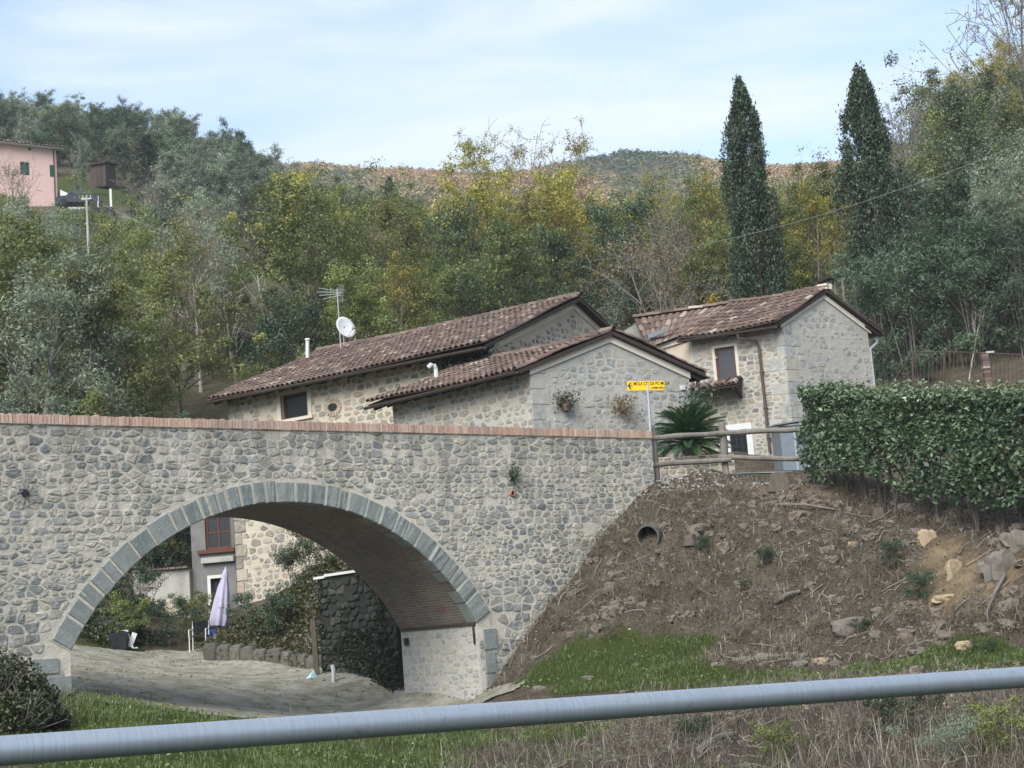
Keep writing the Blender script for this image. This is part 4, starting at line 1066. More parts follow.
# ------------------------------------------------------------------ two-storey house on the right
H3 = House('tall_house', 'two-storey stone house with cream verge bands and brown downpipe, behind the hedge', P(782, 320, 52.0)[:2], (.809, .588), (-.925, .38), 4.1, 6.6, 2.6, 9.62, 10.68, 9)
def build_h3():
    h = H3; rng = RNG(33); F = h.front; Gb = h.gable
    win = F.rect(716, 347, 736, 380); dr = F.rect(731, 431, 748, 463)
    mb = MB(); FL = 3.15
    wall_quads(mb, F, 0, FL, h.zb, h.ze, [win, dr]); wall_quads(mb, Gb, 0, h.wg, h.zb, h.ze)
    gable_fill(mb, Gb, h.wg, h.ze, h.zr); wall_quads(mb, h.rear, 0, h.ls, h.zb, h.ze); wall_quads(mb, h.far, 0, h.wg, h.zb, h.ze); gable_fill(mb, h.far, h.wg, h.ze, h.zr)
    mb.obj('wall', M['gmortar'], h.root)
    # cream return wall running back from the facade
    cw = Face(F.to3(FL, 0)[:2], (-.52, .85)); cm = MB(); CL = 2.2
    wall_quads(cm, cw, 0, CL, h.zb, h.ze - .02); cm.obj('cream_wall', M['cream'], h.root)
    fb = MB(); fbox(fb, cw, 0.0, CL, h.ze - .17, h.ze - .01, .0, .07); fb.obj('cream_eave_band', M['fascia'], h.root)
    st = MB()
    def keepf(s, z): return not any(a - m_ < s < b + m_ and c - m_ < z < e + m_ for (a, b, c, e), m_ in ((win, .1), (dr, .22)))
    cells = stone_cells(0.0, FL, h.zb + 1, h.ze - .02, rng, .27, .15, .55)
    lay_stones(st, cells, F.to3, rng, keepf, gap=(.012, .04), relief=(.003, .022), skip=.1)
    st.obj('front_stonework', M['hstone'], h.root)
    st = MB(); cells = stone_cells(0.0, h.wg, h.zb + 1, h.zr - .1, rng, .28, .16, .55)
    lay_stones(st, cells, Gb.to3, rng, lambda s, z: z < h.zr - abs(s - h.wg / 2) * h.k - .36 and fbm(s * .9, z * .9, 77)  < .12, gap=(.015, .045), relief=(.002, .014), skip=.2)
    for i in range(18):
        z = h.zb + 1 + i * .4
        if z > h.ze - .2: break
        w = rng.uniform(.5, .75) if i % 2 else rng.uniform(.28, .4); fbox(st, Gb, -.03, w, z + .012, z + .385, -.1, .014, rng.random())
        w = rng.uniform(.4, .6) if i % 2 else rng.uniform(.25, .35); fbox(st, F, -.02, w, z + .012, z + .385, -.1, .013, rng.random())
    st.obj('gable_stonework', M['gstone'], h.root)
    # main roof over the facade block; lower part runs left over the cream wall
    ov = .5; L = FL
    tile_roof(h.root, h.eave(L + .05, ov, lift=.14), h.eave(-.2, ov, lift=.14), h.ridge(-.2, .14), h.ridge(L + .05, .14), 9)
    e0 = cw.to3(CL, h.ze - .02, .12); e1 = cw.to3(0.05, h.ze + .06, .12)
    tile_roof(h.root, e0, e1, h.ridge(L + .05, .13), h.ridge(h.ls + .1, .13), 19, under=None)
    tile_roof(h.root, h.eave(-.2, ov, 'rear', .14), h.eave(h.ls, ov, 'rear', .14), h.ridge(h.ls, .14), h.ridge(-.2, .14), 10, ridge=False)
    rake_band(h.root, Gb, h.wg, h.ze, h.zr, .2, .05, -.03, .12)
    gutter(h.root, h.eave(L + .05, ov + .07, lift=.07), h.eave(-.2, ov + .07, lift=.07)); gutter(h.root, h.eave(-.2, ov + .07, 'rear', .07), h.eave(h.ls, ov + .07, 'rear', .07))
    # brown downpipe on the facade, one behind the gable
    s1 = F.hit(763, 380)[0]; dp = MB()
    top = h.eave(s1 + .28, ov + .07, lift=.0)
    dp.tube([top, top - Zv * .15, F.to3(s1 + .05, h.ze - .55, .12), F.to3(s1, h.ze - .8, .08), F.to3(s1, 5.35, .08)], .05, 8)
    for z in (8, 6.8, 5.8): fbox(dp, F, s1 - .07, s1 + .07, z, z + .04, 0, .14)
    dp.obj('downpipe', M['pipe'], h.root)
    dp = MB(); t2 = h.eave(.1, ov + .05, 'rear', 0.02); q = Gb.to3(h.wg + .08, h.ze - .75, -.05)
    dp.tube([t2, t2 - Zv * .25, q, q - Zv * .25, np.array([q[0], q[1], 4.5])], .05, 8); dp.obj('downpipe', M['galv'], h.root)
    w = window(h.root, F, win, .07, 'frame', 'shutter', .05, (0, 0))
    sm = MB(); frame_boxes(sm, F, win[0] - .1, win[1] + .1, win[2] - .05, win[3] + .1, .1, -.03, .03, .5, 0, False); sm.obj('surround', M['stone_trim'], w)
    # little tiled canopy
    c0, c1, zz0, zz1 = F.rect(688, 382, 741, 398, .4); zt = F.hit(716, 383)[1]
    can = thing_part('canopy', h.root)
    tile_roof(can, F.to3(c1, zt - .24, .85), F.to3(c0, zt - .24, .85), F.to3(c0, zt + .08, .02), F.to3(c1, zt + .08, .02), 29, 'canopy_tiles', ridge=False, thick=.06)
    q = F.to3
    for s in (c0 + .12, c1 - .12):
        cb = MB(); cb.add([q(s - .05, zt - .02, .02), q(s - .05, zt - .32, .75), q(s - .05, zt - .62, .02), q(s + .05, zt - .02, .02), q(s + .05, zt - .32, .75), q(s + .05, zt - .62, .02)], [(0, 1, 2), (5, 4, 3), (0, 3, 4, 1), (1, 4, 5, 2), (2, 5, 3, 0)])
        cb.obj('bracket', M['dwood'], can)
    # white-framed door with a gridded light
    w = window(h.root, F, dr, .04, 'black', 'glass', .08, (2, 3), 'door_light')
    sm = MB(); frame_boxes(sm, F, dr[0] - .2, dr[1] + .2, dr[2] - .22, dr[3] + .24, .2, -.03, .05); fbox(sm, F, dr[0] - .2, dr[1] + .2, dr[2] - .8, dr[2] - .23, .0, .045); sm.obj('surround', M['white'], w)
    # pale sheet let into the tiles
    sk = MB(); m0 = P(630, 335, 55.0); m1 = P(655, 328, 54.6)
    rn = np.cross(np.asarray(e1) - e0, h.ridge(h.ls + .1) - e0); rn /= np.linalg.norm(rn); rn = rn if rn[2] > 0 else -rn
    A_ = e0 * .78 + e1 * .22; B_ = e0 * .38 + e1 * .62; up_ = (h.ridge(h.ls) - e0) * .2
    sk.box((A_ + B_) / 2 + up_ * 1.6 + rn * .14, [(B_ - A_) / np.linalg.norm(B_ - A_), up_ / np.linalg.norm(up_), rn], (.55, .09, .015)); sk.obj('roof_sheet', M['greyblue'], h.root)
    # short chimney stub at the ridge
    cs = MB(); rp = h.ridge(-.1, .2); cs.box(rp + np.array([0, 0, .02]), [np.r_[h.g, 0], np.r_[h.s, 0], Zv], (.13, .16, .09)); cs.obj('ridge_cap', M['fascia'], h.root)
def thing_part(name, parent):
    o = bpy.data.objects.new(name, None); o.empty_display_size = .1; COL.objects.link(o); o.parent = parent; return o
build_h3()

# ------------------------------------------------------------------ grey plastered lean-to seen through the arch
def build_lower():
    rng = RNG(41)
    c = H1.front.to3(H1.ls, 0)
    L = Face(c[:2] + np.array([0.0, 0.0]), (-1, .16)); 
    r = thing('plaster_outbuilding', 'grey plastered outbuilding with red-framed window, seen through the arch', 'outbuilding', L.to3(.8, 0.2))
    s1 = L.hit(192, 560)[0]; win = L.rect(205, 515, 231, 549); dr = L.rect(212, 578, 226, 640)
    mb = MB(); wall_quads(mb, L, 0.06, s1, -1.0, 4.6, [win, dr], .3); B_ = Face(L.to3(s1, 0)[:2], (.3, 1), True)
    mb.quads([[L.to3(s1, -1), L.to3(s1, -1, -3), L.to3(s1, 4.6, -3), L.to3(s1, 4.6)], [L.to3(s1, 4.6), L.to3(.06, 4.6), L.to3(.06, 4.6, -3), L.to3(s1, 4.6, -3)]])
    mb.obj('wall', M['plaster'], r)
    w = window(r, L, (win[0], win[1], win[2], win[3]), .07, 'frame', 'glass', .08, (1, 1))
    sb = MB(); fbox(sb, L, win[0] - .1, win[1] + .25, win[2] - .12, win[2] - .003, 0, .12); sb.obj('sill', M['frame'], w)
    lt = MB(); fbox(lt, L, 0.08, s1 - .35, win[2] - .42, win[2] - .25, .0, .16); lt.obj('lintel', M['concrete'], r)
    dw = window(r, L, dr, .06, 'dwood', 'black', .12, (0, 0), 'door')
    tm = MB(); frame_boxes(tm, L, dr[0] - .1, dr[1] + .1, dr[2], dr[3] + .1, .1, .0, .03, .5, 0, False); tm.obj('surround', M['lconcrete'], dw)
    # concrete yard wall to its left, on a stone footing
    W = Face(L.to3(s1 + .02, 0, .25)[:2], (-1, .1)); s2 = W.hit(134, 600)[0]; zt = W.hit(160, 571)[1]; zm = W.hit(160, 602)[1]
    r2 = thing('yard_wall', 'stained concrete wall on a rubble footing, left of the plastered outbuilding', 'wall', W.to3(s2 / 2, .3))
    mb = MB(); mb.box(W.to3(s2 / 2, (zt + zm) / 2, -.15), W.ax, (s2 / 2, .15, (zt - zm) / 2)); mb.obj('wall', M['concrete'], r2)
    mb = MB(); mb.box(W.to3(s2 / 2, zm / 2 - .5, -.12), W.ax, (s2 / 2, .2, zm / 2 + .5)); mb.obj('footing', M['hmortar'], r2)
    st = MB(); lay_stones(st, stone_cells(0, s2, -.6, zm - .01, rng, .3, .2, .5), lambda s, z, d: W.to3(s, z, d + .08), rng, skip=.1); st.obj('footing_stonework', M['hstone'], r2)
    mb = MB(); tile_s = 0
    while tile_s < s2 - .1:
        mb.box(W.to3(tile_s + .1, zt + .05, -.1), W.ax, (.09, .24, .03), rng.random()); tile_s += .2
    mb.obj('cap_tiles', M['tile'], r2)
    # rough retaining wall left of the yard
    T = Face(P(136, 640, 44.5)[:2], (-1, .05)); s3 = 3.6
    r3 = thing('retaining_wall', 'low mossy rubble retaining wall at the left edge of the yard', 'wall', T.to3(1.8, .3))
    mb = MB(); mb.box(T.to3(s3 / 2, .2, -.3), T.ax, (s3 / 2, .3, 1.2)); mb.obj('wall', M['dmortar'], r3)
    st = MB(); lay_stones(st, stone_cells(0, s3, -.6, 1.38, rng, .36, .24, .6), T.to3, rng, relief=(.02, .1), skip=.1); st.obj('stonework', M['dstone'], r3)
    # low wall of upright stones at the foot of the mound
    K = Face(P(206, 655, 43.0)[:2], (P(322, 671, 41.3) - P(206, 655, 43.0))[:2]); lk = np.linalg.norm((P(322, 671, 41.3) - P(206, 655, 43.0))[:2])
    r4 = thing('stone_edging', 'low edging of upright grey stones at the foot of the overgrown mound', 'edging', K.to3(lk / 2, -.3))
    st = MB(); s = 0
    za = P(206, 655, 43)[2]; zb_ = P(322, 671, 41.3)[2]
    while s < lk:
        w = rng.uniform(.24, .5); z0 = za + (zb_ - za) * s / lk; hh = rng.uniform(.30, .40)
        b = MB(); rock_mesh(st, K.to3(s + w / 2, z0 + hh / 2 - .12, 0), (w / 2 * 1.05, .17, hh / 2 + .12), K.ax, rng, .06); s += w
    st.obj('edging_stones', M['edge'], r4)
def rock_mesh(mb, c, half, ax, rng, rough=0.12, tone=None):
    """lumpy block of stone"""
    c = np.asarray(c, float); ax = np.asarray(ax, float); n = 5; V = []; idx = {}; F_ = []
    g_ = np.linspace(-1, 1, n); sd = rng.random() * 50
    def vid(p):
        k = tuple(np.round(p, 4))
        if k not in idx:
            q = np.array(p); l4 = (np.abs(q) ** 4.5).sum() ** (1 / 4.5); q = q / max(l4, 1e-6); q = q * (1 + rough * 3.2 * float(fbm(q[0] * 1.9 + sd + q[2], q[1] * 1.9 - q[2] * 1.3 + sd, 5, 4))); q = q + rng.g.normal(0, rough * .22, 3)
            V.append(c + (ax * (q * np.asarray(half))[:, None]).sum(0)); idx[k] = len(V) - 1
        return idx[k]
    for a in range(3):
        for sg in (-1, 1):
            for i in range(n - 1):
                for j in range(n - 1):
                    qs = []
                    for (u, v) in ((g_[i], g_[j]), (g_[i + 1], g_[j]), (g_[i + 1], g_[j + 1]), (g_[i], g_[j + 1])):
                        p = [0, 0, 0]; p[a] = sg; p[(a + 1) % 3] = u; p[(a + 2) % 3] = v; qs.append(vid(p))
                    F_.append(tuple(qs if sg > 0 else qs[::-1]))
    mb.add(V, F_, rng.random() if tone is None else tone)
build_lower()
# ------------------------------------------------------------------ vegetation builders
def leaf_quads(C, size, rng, up=0.35, aspect=0.5, axis=None):
    """rhombic leaf sprays, one per centre"""
    n = len(C); N_ = rng.g.normal(0, 1, (n, 3))
    if hasattr(up, '__len__'): N_ = N_ * .55 + up
    else: N_[:, 2] = np.abs(N_[:, 2]) + up
    N_ = N_ + 0; N_ /= np.linalg.norm(N_, axis=1)[:, None]
    T = rng.g.normal(0, 1, (n, 3))
    if axis is not None: T = T * 0.45 + axis
    T -= N_ * (T * N_).sum(1)[:, None]; T /= np.linalg.norm(T, axis=1)[:, None] + 1e-9
    B_ = np.cross(N_, T); s = (size * rng.g.uniform(0.6, 1.35, n))[:, None]
    return np.stack([C - T * s * .5, C + B_ * s * aspect * .5 + T * s * .05, C + T * s * .5, C - B_ * s * aspect * .5 + T * s * .05], 1)

def grow(seed, h=7.0, w=5.0, base=0.15, limbs=16, subs=6, stems=1, bend=0.1, rise=(0.35, 1.15), env=lambda t: math.sin(PI * min(1, max(.06, t * .92 + .1))) ** .7, r0=0.11, twigs=0, top=0.9):
    """limb skeleton: tubes plus the points where foliage hangs"""
    rng = RNG(seed); tubes = []; tips = []
    for k in range(stems):
        off = np.array([rng.normal(0, .25), rng.normal(0, .25), 0]) if stems > 1 else np.zeros(3)
        lean = np.array([rng.normal(0, bend), rng.normal(0, bend), 0]) * h
        if stems > 1: lean += off * 1.6
        ts = np.linspace(0, 1, 7); tr = np.array([off + lean * t ** 1.5 + np.array([rng.normal(0, .05) * t, rng.normal(0, .05) * t, h * top * t]) for t in ts])
        rr = r0 * (1 - .85 * ts) / (1 if stems == 1 else 1.4); rr[0] *= 1.25
        tubes.append((tr, rr, 7)); tips.append((tr[-1], .8))
        nl = max(3, limbs // stems)
        for i in range(nl):
            t = base + (0.97 - base) * (i + rng.random() * .8) / nl; q = t * 6; a = int(q); p = tr[min(a, 5)] * (1 - (q - a)) + tr[min(a + 1, 6)] * (q - a)
            az = i * 2.4 + rng.normal(0, .5) + k; e = rise[0] + (rise[1] - rise[0]) * t + rng.normal(0, .12)
            L = w / 2 * env(t) * rng.uniform(.75, 1.15) / max(.4, math.cos(e * .8)); 
            d = np.array([math.cos(az) * math.cos(e), math.sin(az) * math.cos(e), math.sin(e)])
            pts = [p]
            for m_ in range(4): d = d + np.array([rng.normal(0, .12), rng.normal(0, .12), rng.normal(.03, .08)]); d /= np.linalg.norm(d); pts.append(pts[-1] + d * L / 4)
            pts = np.array(pts); r1 = r0 * (1 - .75 * t) * .45; tubes.append((pts, r1 * np.array([1, .8, .6, .42, .2]), 5)); tips.append((pts[-1], 1))
            for j in range(subs):
                u = .3 + .7 * (j + rng.random()) / subs; q = u * 4; a = min(3, int(q)); b = pts[a] * (1 - (q - a)) + pts[a + 1] * (q - a)
                dd = d * .5 + rng.g.normal(0, .62, 3) + np.array([0, 0, .18]); dd /= np.linalg.norm(dd); l2 = L * rng.uniform(.2, .42)
                mid = b + dd * l2 * .5 + rng.g.normal(0, .03, 3) * L; e2 = mid + (dd + np.array([0, 0, .2])) * l2 * .5
                tubes.append((np.array([b, mid, e2]), r1 * .42 * np.array([1, .6, .25]), 4)); tips.append((e2, 1)); tips.append((mid, .6))
                for _ in range(twigs):
                    s_ = mid if rng.random() < .5 else e2; d3 = dd * .6 + rng.g.normal(0, .6, 3); d3 /= np.linalg.norm(d3); l3 = l2 * rng.uniform(.35, .7)
                    tubes.append((np.array([s_, s_ + d3 * l3 * .5 + rng.g.normal(0, .02, 3), s_ + d3 * l3]), r1 * .2 * np.array([1, .7, .35]), 3)); tips.append((s_ + d3 * l3, .7))
    return tubes, tips, rng
def tree_proto(seed, leafm, barkm, n_leaf, lsize, clump=.4, aspect=.5, up=.35, sparse=.38, min_r=0.0, **kw):
    tubes, tips, rng = grow(seed, **kw)
    tb = MB()
    for p, r, n in tubes: tb.tube(p, np.maximum(r, min_r), n, caps=False)
    tm = tb.mesh('trunk', M[barkm], smooth=True)
    cm = None
    if n_leaf:
        T = np.array([t for t, _ in tips]); Wt = np.array([w_ for _, w_ in tips]) * rng.g.uniform(0, 1, len(tips)) ** 0.7
        Wt[rng.g.random(len(T)) < sparse] *= .12
        idx = rng.g.choice(len(T), n_leaf, p=Wt / Wt.sum()); R_ = rng.g.uniform(.6, 1.3, len(T)) * clump
        U = rng.g.normal(0, 1, (n_leaf, 3)); U /= np.linalg.norm(U, axis=1)[:, None]; rad = rng.g.random(n_leaf) ** .45
        wob = 1 + .35 * np.sin(U[:, 0] * 5 + idx) * np.sin(U[:, 1] * 6 + idx * 1.7)
        C = T[idx] + U * (rad * wob * R_[idx])[:, None] * np.array([1, 1, .72])
        low = C[:, 2] < .12; C[low, 2] = .12 + rng.g.random(low.sum()) * .3
        tone = np.clip(rng.g.random(len(T))[idx] * .62 + rng.g.random(n_leaf) * .3 + .08, 0, 1)
        up = U * 1.1 + np.array([0, 0, up * 1.6])
        qb = QB(); qb.add(leaf_quads(C, lsize, rng, up, aspect), tone); cm = qb.mesh('crown', M[leafm])
    return tm, cm
def cypress_proto(seed, h, w, n=44000):
    rng = RNG(seed); tb = MB(); tb.tube([(0, 0, -.5), (.03, .02, h * .4), (0, 0, h * .93)], [.15, .07, .01], 8); 
    prof = lambda t: (np.clip(t / .10, 0, 1) ** .7) * (1 - t ** 4.4) ** .92 * (.88 + .12 * np.cos((t - .4) * 3))
    # upright plumes
    K = 430; t = rng.g.random(K) ** .85 * .96 + .02; az = rng.g.random(K) * 2 * PI; rad = w / 2 * prof(t) * rng.g.uniform(.4, 1.0, K)
    lobes = 1 + .16 * np.sin(az * 3 + t * 9 + seed) + .14 * np.sin(az * 5 - t * 17) + rng.g.normal(0, .07, K)
    rad = rad * lobes
    C0 = np.stack([rad * np.cos(az), rad * np.sin(az), .05 * h + t * h * .92], 1)
    for i in range(0, K, 6): tb.tube([(0, 0, max(.05 * h, C0[i, 2] - .7)), C0[i] * np.array([.6, .6, 1]), C0[i] + (0, 0, .3)], [.03, .02, .008], 4, caps=False)
    idx = rng.g.integers(0, K, n); u = rng.g.normal(0, 1, (n, 3)); s = .34 * (1 - .45 * t[idx])
    u *= np.stack([s * .42, s * .42, s * 1.05], 1); u[:, :2] *= np.clip(1 - u[:, 2:3] * .9, .25, 1.3)
    C = C0[idx] + u; C[:, 2] = np.clip(C[:, 2], .04 * h, h)
    ax = np.stack([np.cos(az[idx]) * .35, np.sin(az[idx]) * .35, np.ones(n) * 1.2], 1)
    qb = QB(); qb.add(leaf_quads(C, .135, rng, -.1, .42, ax), np.clip(rng.g.random(K)[idx] * .55 + rng.g.random(n) * .45, 0, 1))
    return tb.mesh('trunk', M['bark'], smooth=True), qb.mesh('crown', M['lf_cyp'])
def conifer_proto(seed, h, w, n=7000):
    rng = RNG(seed); tb = MB(); tb.tube([(0, 0, -.3), (0, 0, h * .5), (0, 0, h)], [.16, .1, .015], 7); C = []; tone = []
    nb = 70
    for i in range(nb):
        t = .12 + .86 * i / nb; az = i * 2.4; L = w / 2 * (1 - t) ** .75 * rng.uniform(.75, 1.1) + .15; z0 = h * t
        tip = np.array([math.cos(az) * L, math.sin(az) * L, z0 - L * .22 + rng.normal(0, .1)]); tb.tube([(0, 0, z0), tip * np.array([.5, .5, 1]) + (0, 0, .08), tip], [.03, .02, .008], 4, caps=False)
        m_ = int(n / nb * (1.6 - t)); u = rng.g.random(m_) ** .7; tt = rng.random()
        C.append(np.array([0, 0, z0]) * (1 - u[:, None]) + tip * u[:, None] + rng.g.normal(0, .13, (m_, 3)) * np.array([1, 1, .6]) - np.array([0, 0, .1])); tone.append(tt * .5 + rng.g.random(m_) * .5)
    C = np.concatenate(C); qb = QB(); qb.add(leaf_quads(C, .26, rng, .2, .3), np.concatenate(tone)); return tb.mesh('trunk', M['gbark'], smooth=True), qb.mesh('crown', M['lf_dark'])

PROTO = {}
def build_protos():
    rd = lambda t: math.sin(PI * min(1, max(.08, t * .85 + .12))) ** .6
    PROTO['broadleaf_tree'] = [tree_proto(100 + k, 'lf_green', 'bark', 13000, .13, .55, h=6.6, w=5.2, base=.12, limbs=18, subs=6, stems=(1, 2, 1)[k], env=rd) for k in range(3)]
    PROTO['yellowing_tree'] = [tree_proto(120 + k, 'lf_yellow', 'gbark', 8500, .13, .5, h=8.2, w=4.8, base=.25, limbs=18, subs=6, sparse=.35, stems=(1, 2)[k], rise=(.5, 1.2)) for k in range(2)]
    PROTO['olive_tree'] = [tree_proto(140 + k, 'lf_olive', 'gbark', 10000, .13, .5, .32, h=4.8, w=4.6, base=.2, limbs=16, subs=6, stems=(1, 2, 1)[k], r0=.14, env=rd, up=.1) for k in range(3)]
    PROTO['evergreen_tree'] = [tree_proto(160 + k, 'lf_dark', 'bark', 15000, .12, .55, h=6.4, w=5.0, base=.08, limbs=20, subs=6, sparse=.15, env=rd) for k in range(2)]
    PROTO['russet_tree'] = [tree_proto(180 + k, 'lf_brown', 'gbark', 5200, .10, .5, h=6.4, w=4.8, base=.15, limbs=20, subs=7, sparse=.35, stems=2, twigs=2, min_r=.011) for k in range(2)]
    PROTO['bare_tree'] = [tree_proto(200 + k, 'lf_brown', 'gbark', 500, .12, .35, h=7.2, w=5.2, base=.2, limbs=20, subs=7, stems=(1, 2)[k], twigs=4, min_r=.010, rise=(.5, 1.2)) for k in range(2)]
    PROTO['pale_dead_tree'] = [tree_proto(220 + k, 'lf_brown', 'pbark', 0, .12, h=5.0, w=3.6, base=.3, limbs=7, subs=3, bend=.2, twigs=1, r0=.10, min_r=.015) for k in range(2)]
    PROTO['shrub'] = [tree_proto(240 + k, 'lf_green', 'bark', 5000, .10, .4, h=1.9, w=2.6, base=.02, limbs=14, subs=4, stems=4, r0=.03, rise=(.5, 1.2)) for k in range(2)]
    PROTO['dark_shrub'] = [tree_proto(250 + k, 'lf_dark', 'bark', 5600, .095, .38, h=1.9, w=2.6, base=.02, limbs=14, subs=4, stems=4, r0=.03, rise=(.5, 1.2)) for k in range(2)]
    PROTO['twiggy_shrub'] = [tree_proto(260 + k, 'lf_brown', 'gbark', 700, .11, .35, h=2.0, w=2.6, base=.02, limbs=18, subs=6, stems=5, r0=.03, twigs=3, min_r=.008, rise=(.6, 1.3)) for k in range(2)]
    PROTO['silvery_shrub'] = [tree_proto(270 + k, 'lf_olive', 'gbark', 5000, .095, .4, .3, h=1.9, w=2.8, base=.02, limbs=14, subs=4, stems=4, r0=.03) for k in range(2)]
    PROTO['bamboo_thicket'] = [tree_proto(280, 'lf_bamboo', 'gbark', 10000, .17, .45, .22, h=4.2, w=3.4, base=.05, limbs=26, subs=4, stems=8, bend=.04, r0=.03, rise=(.7, 1.3))]
    PROTO['far:olive_tree'] = [tree_proto(145 + k, 'lf_olive', 'gbark', 9000, .21, .55, .42, sparse=.2, h=4.8, w=4.8, base=.15, limbs=16, subs=6, stems=(1, 2)[k], r0=.14, env=rd, up=.1) for k in range(2)]
    PROTO['far:broadleaf_tree'] = [tree_proto(105, 'lf_green', 'bark', 10000, .20, .6, sparse=.2, h=6.6, w=5.4, base=.1, limbs=18, subs=6, env=rd)]
    PROTO['far:evergreen_tree'] = [tree_proto(165, 'lf_dark', 'bark', 10000, .20, .6, sparse=.12, h=6.4, w=5.2, base=.08, limbs=20, subs=6, env=rd)]
    PROTO['far:holm_oak'] = [tree_proto(175, 'lf_holm', 'bark', 11000, .20, .6, sparse=.12, h=6.4, w=5.4, base=.1, limbs=20, subs=6, env=rd)]
    PROTO['holm_oak'] = [tree_proto(170, 'lf_holm', 'gbark', 17000, .12, .55, h=6.4, w=5.4, base=.25, limbs=20, subs=6, sparse=.15, env=rd)]
    PROTO['conifer_tree'] = [conifer_proto(300, 8.0, 5.0)]
build_protos()
ADJ = {'broadleaf_tree': 'olive-green broadleaf tree', 'yellowing_tree': 'airy yellowing tree', 'olive_tree': 'grey-green olive tree', 'evergreen_tree': 'dense dark evergreen tree', 'russet_tree': 'thinning russet-brown tree',
       'bare_tree': 'bare grey twiggy tree', 'pale_dead_tree': 'pale leafless dead tree', 'shrub': 'green leafy shrub', 'dark_shrub': 'dark evergreen shrub', 'twiggy_shrub': 'brown twiggy shrub', 'silvery_shrub': 'silvery grey shrub', 'bamboo_thicket': 'blue-green bamboo-like thicket', 'conifer_tree': 'dark spreading conifer', 'holm_oak': 'round holm oak'}
GROUPS = {'shrub': 'shrubs of the undergrowth', 'dark_shrub': 'shrubs of the undergrowth', 'twiggy_shrub': 'shrubs of the undergrowth', 'silvery_shrub': 'shrubs of the undergrowth'}
PLANTED = []
prng = RNG(77)
def plant(kind, p, sx=1.0, sz=None, rot=None, label=None, var=None, lean=0.0, group=None):
    src = 'far:' + kind if p[1] > 105 and 'far:' + kind in PROTO else kind; var = None if src != kind else var
    v = PROTO[src][prng.integers(0, len(PROTO[src])) if var is None else var]
    o = thing(kind, label, 'shrub' if 'shrub' in kind or 'thicket' in kind else 'tree', (p[0], p[1], p[2] - .08), group or GROUPS.get(kind, 'trees of the wooded slopes'))
    o.rotation_euler = (lean, 0, prng.uniform(0, 6.28) if rot is None else rot); o.scale = (sx, sx, sz or sx)
    for nm, me in zip(('trunk', 'crown'), v):
        if me is None: continue
        c = bpy.data.objects.new(nm, me); COL.objects.link(c); c.parent = o
    if label is None: PLANTED.append((o, kind, np.array(p)))
    return o
def zone_phrase(px, py):
    for x0, x1, y0, y1, t in ZONES:
        if x0 <= px < x1 and y0 <= py < y1: return t
    return 'at the edge of the wood'
ZONES = [(-400, 70, -99, 140, 'on the ridge above the pink house'), (-400, 70, 140, 215, 'beside the pink house'), (-400, 70, 215, 310, 'on the slope below the pink house'), (-400, 105, 310, 800, 'behind the left end of the bridge'),
         (70, 180, -99, 130, 'on the skyline above the dark shed'), (70, 125, 130, 215, 'near the dark shed'), (125, 180, 130, 215, 'right of the dark shed'), (70, 200, 215, 310, 'below the dark shed'), (105, 230, 310, 800, 'left of the long house roof'),
         (180, 262, -99, 140, 'high on the left skyline'), (180, 262, 140, 190, 'just below the left skyline'), (262, 345, -99, 190, 'where the left skyline drops'), (200, 345, 190, 250, 'high above the long house'), (180, 345, 250, 800, 'behind the white satellite dish'),
         (345, 450, -99, 220, 'in the dip of the skyline'), (345, 450, 220, 800, 'behind the long roof beyond the aerial'),
         (450, 570, -99, 230, 'high in the central wood'), (450, 570, 230, 800, 'behind the long house ridge end'), (570, 700, -99, 230, 'below the domed far hill'), (570, 700, 230, 800, 'behind the gap between the roofs'),
         (700, 860, -99, 220, 'high between the two cypresses'), (700, 860, 220, 800, 'low between the two cypresses'), (860, 1500, -99, 180, 'at the top of the right wood'), (860, 1500, 180, 290, 'right of the right cypress'), (860, 1500, 290, 800, 'above the brown iron railing')]
ORD = ['first', 'second', 'third', 'fourth', 'fifth', 'sixth', 'seventh', 'eighth', 'ninth', 'tenth', 'eleventh', 'twelfth', 'thirteenth', 'fourteenth', 'fifteenth', 'sixteenth', 'seventeenth', 'eighteenth', 'nineteenth', 'twentieth'] + ['twenty-' + w for w in ('first', 'second', 'third', 'fourth', 'fifth', 'sixth', 'seventh', 'eighth', 'ninth')] + ['thirtieth'] + ['thirty-' + w for w in ('first', 'second', 'third', 'fourth', 'fifth', 'sixth', 'seventh', 'eighth', 'ninth')]
def label_planted():
    cells = {}
    for o, kind, p in PLANTED:
        h = 1.0 if 'shrub' in kind else 3.4
        px, py = proj(p + np.array([0, 0, h * o.scale[2]])); cells.setdefault((kind, zone_phrase(px, py)), []).append((px, o))
    for (kind, ph), lst in cells.items():
        lst.sort(key=lambda t: t[0]); n = len(lst)
        for i, (px, o) in enumerate(lst):
            if n == 1: o['label'] = f'{ADJ[kind]} {ph}'
            elif i == 0: o['label'] = f'leftmost {ADJ[kind]} {ph}'
            elif i == n - 1: o['label'] = f'rightmost {ADJ[kind]} {ph}'
            else: o['label'] = f'{ORD[i]} {ADJ[kind]} {ph}, counted from the left'

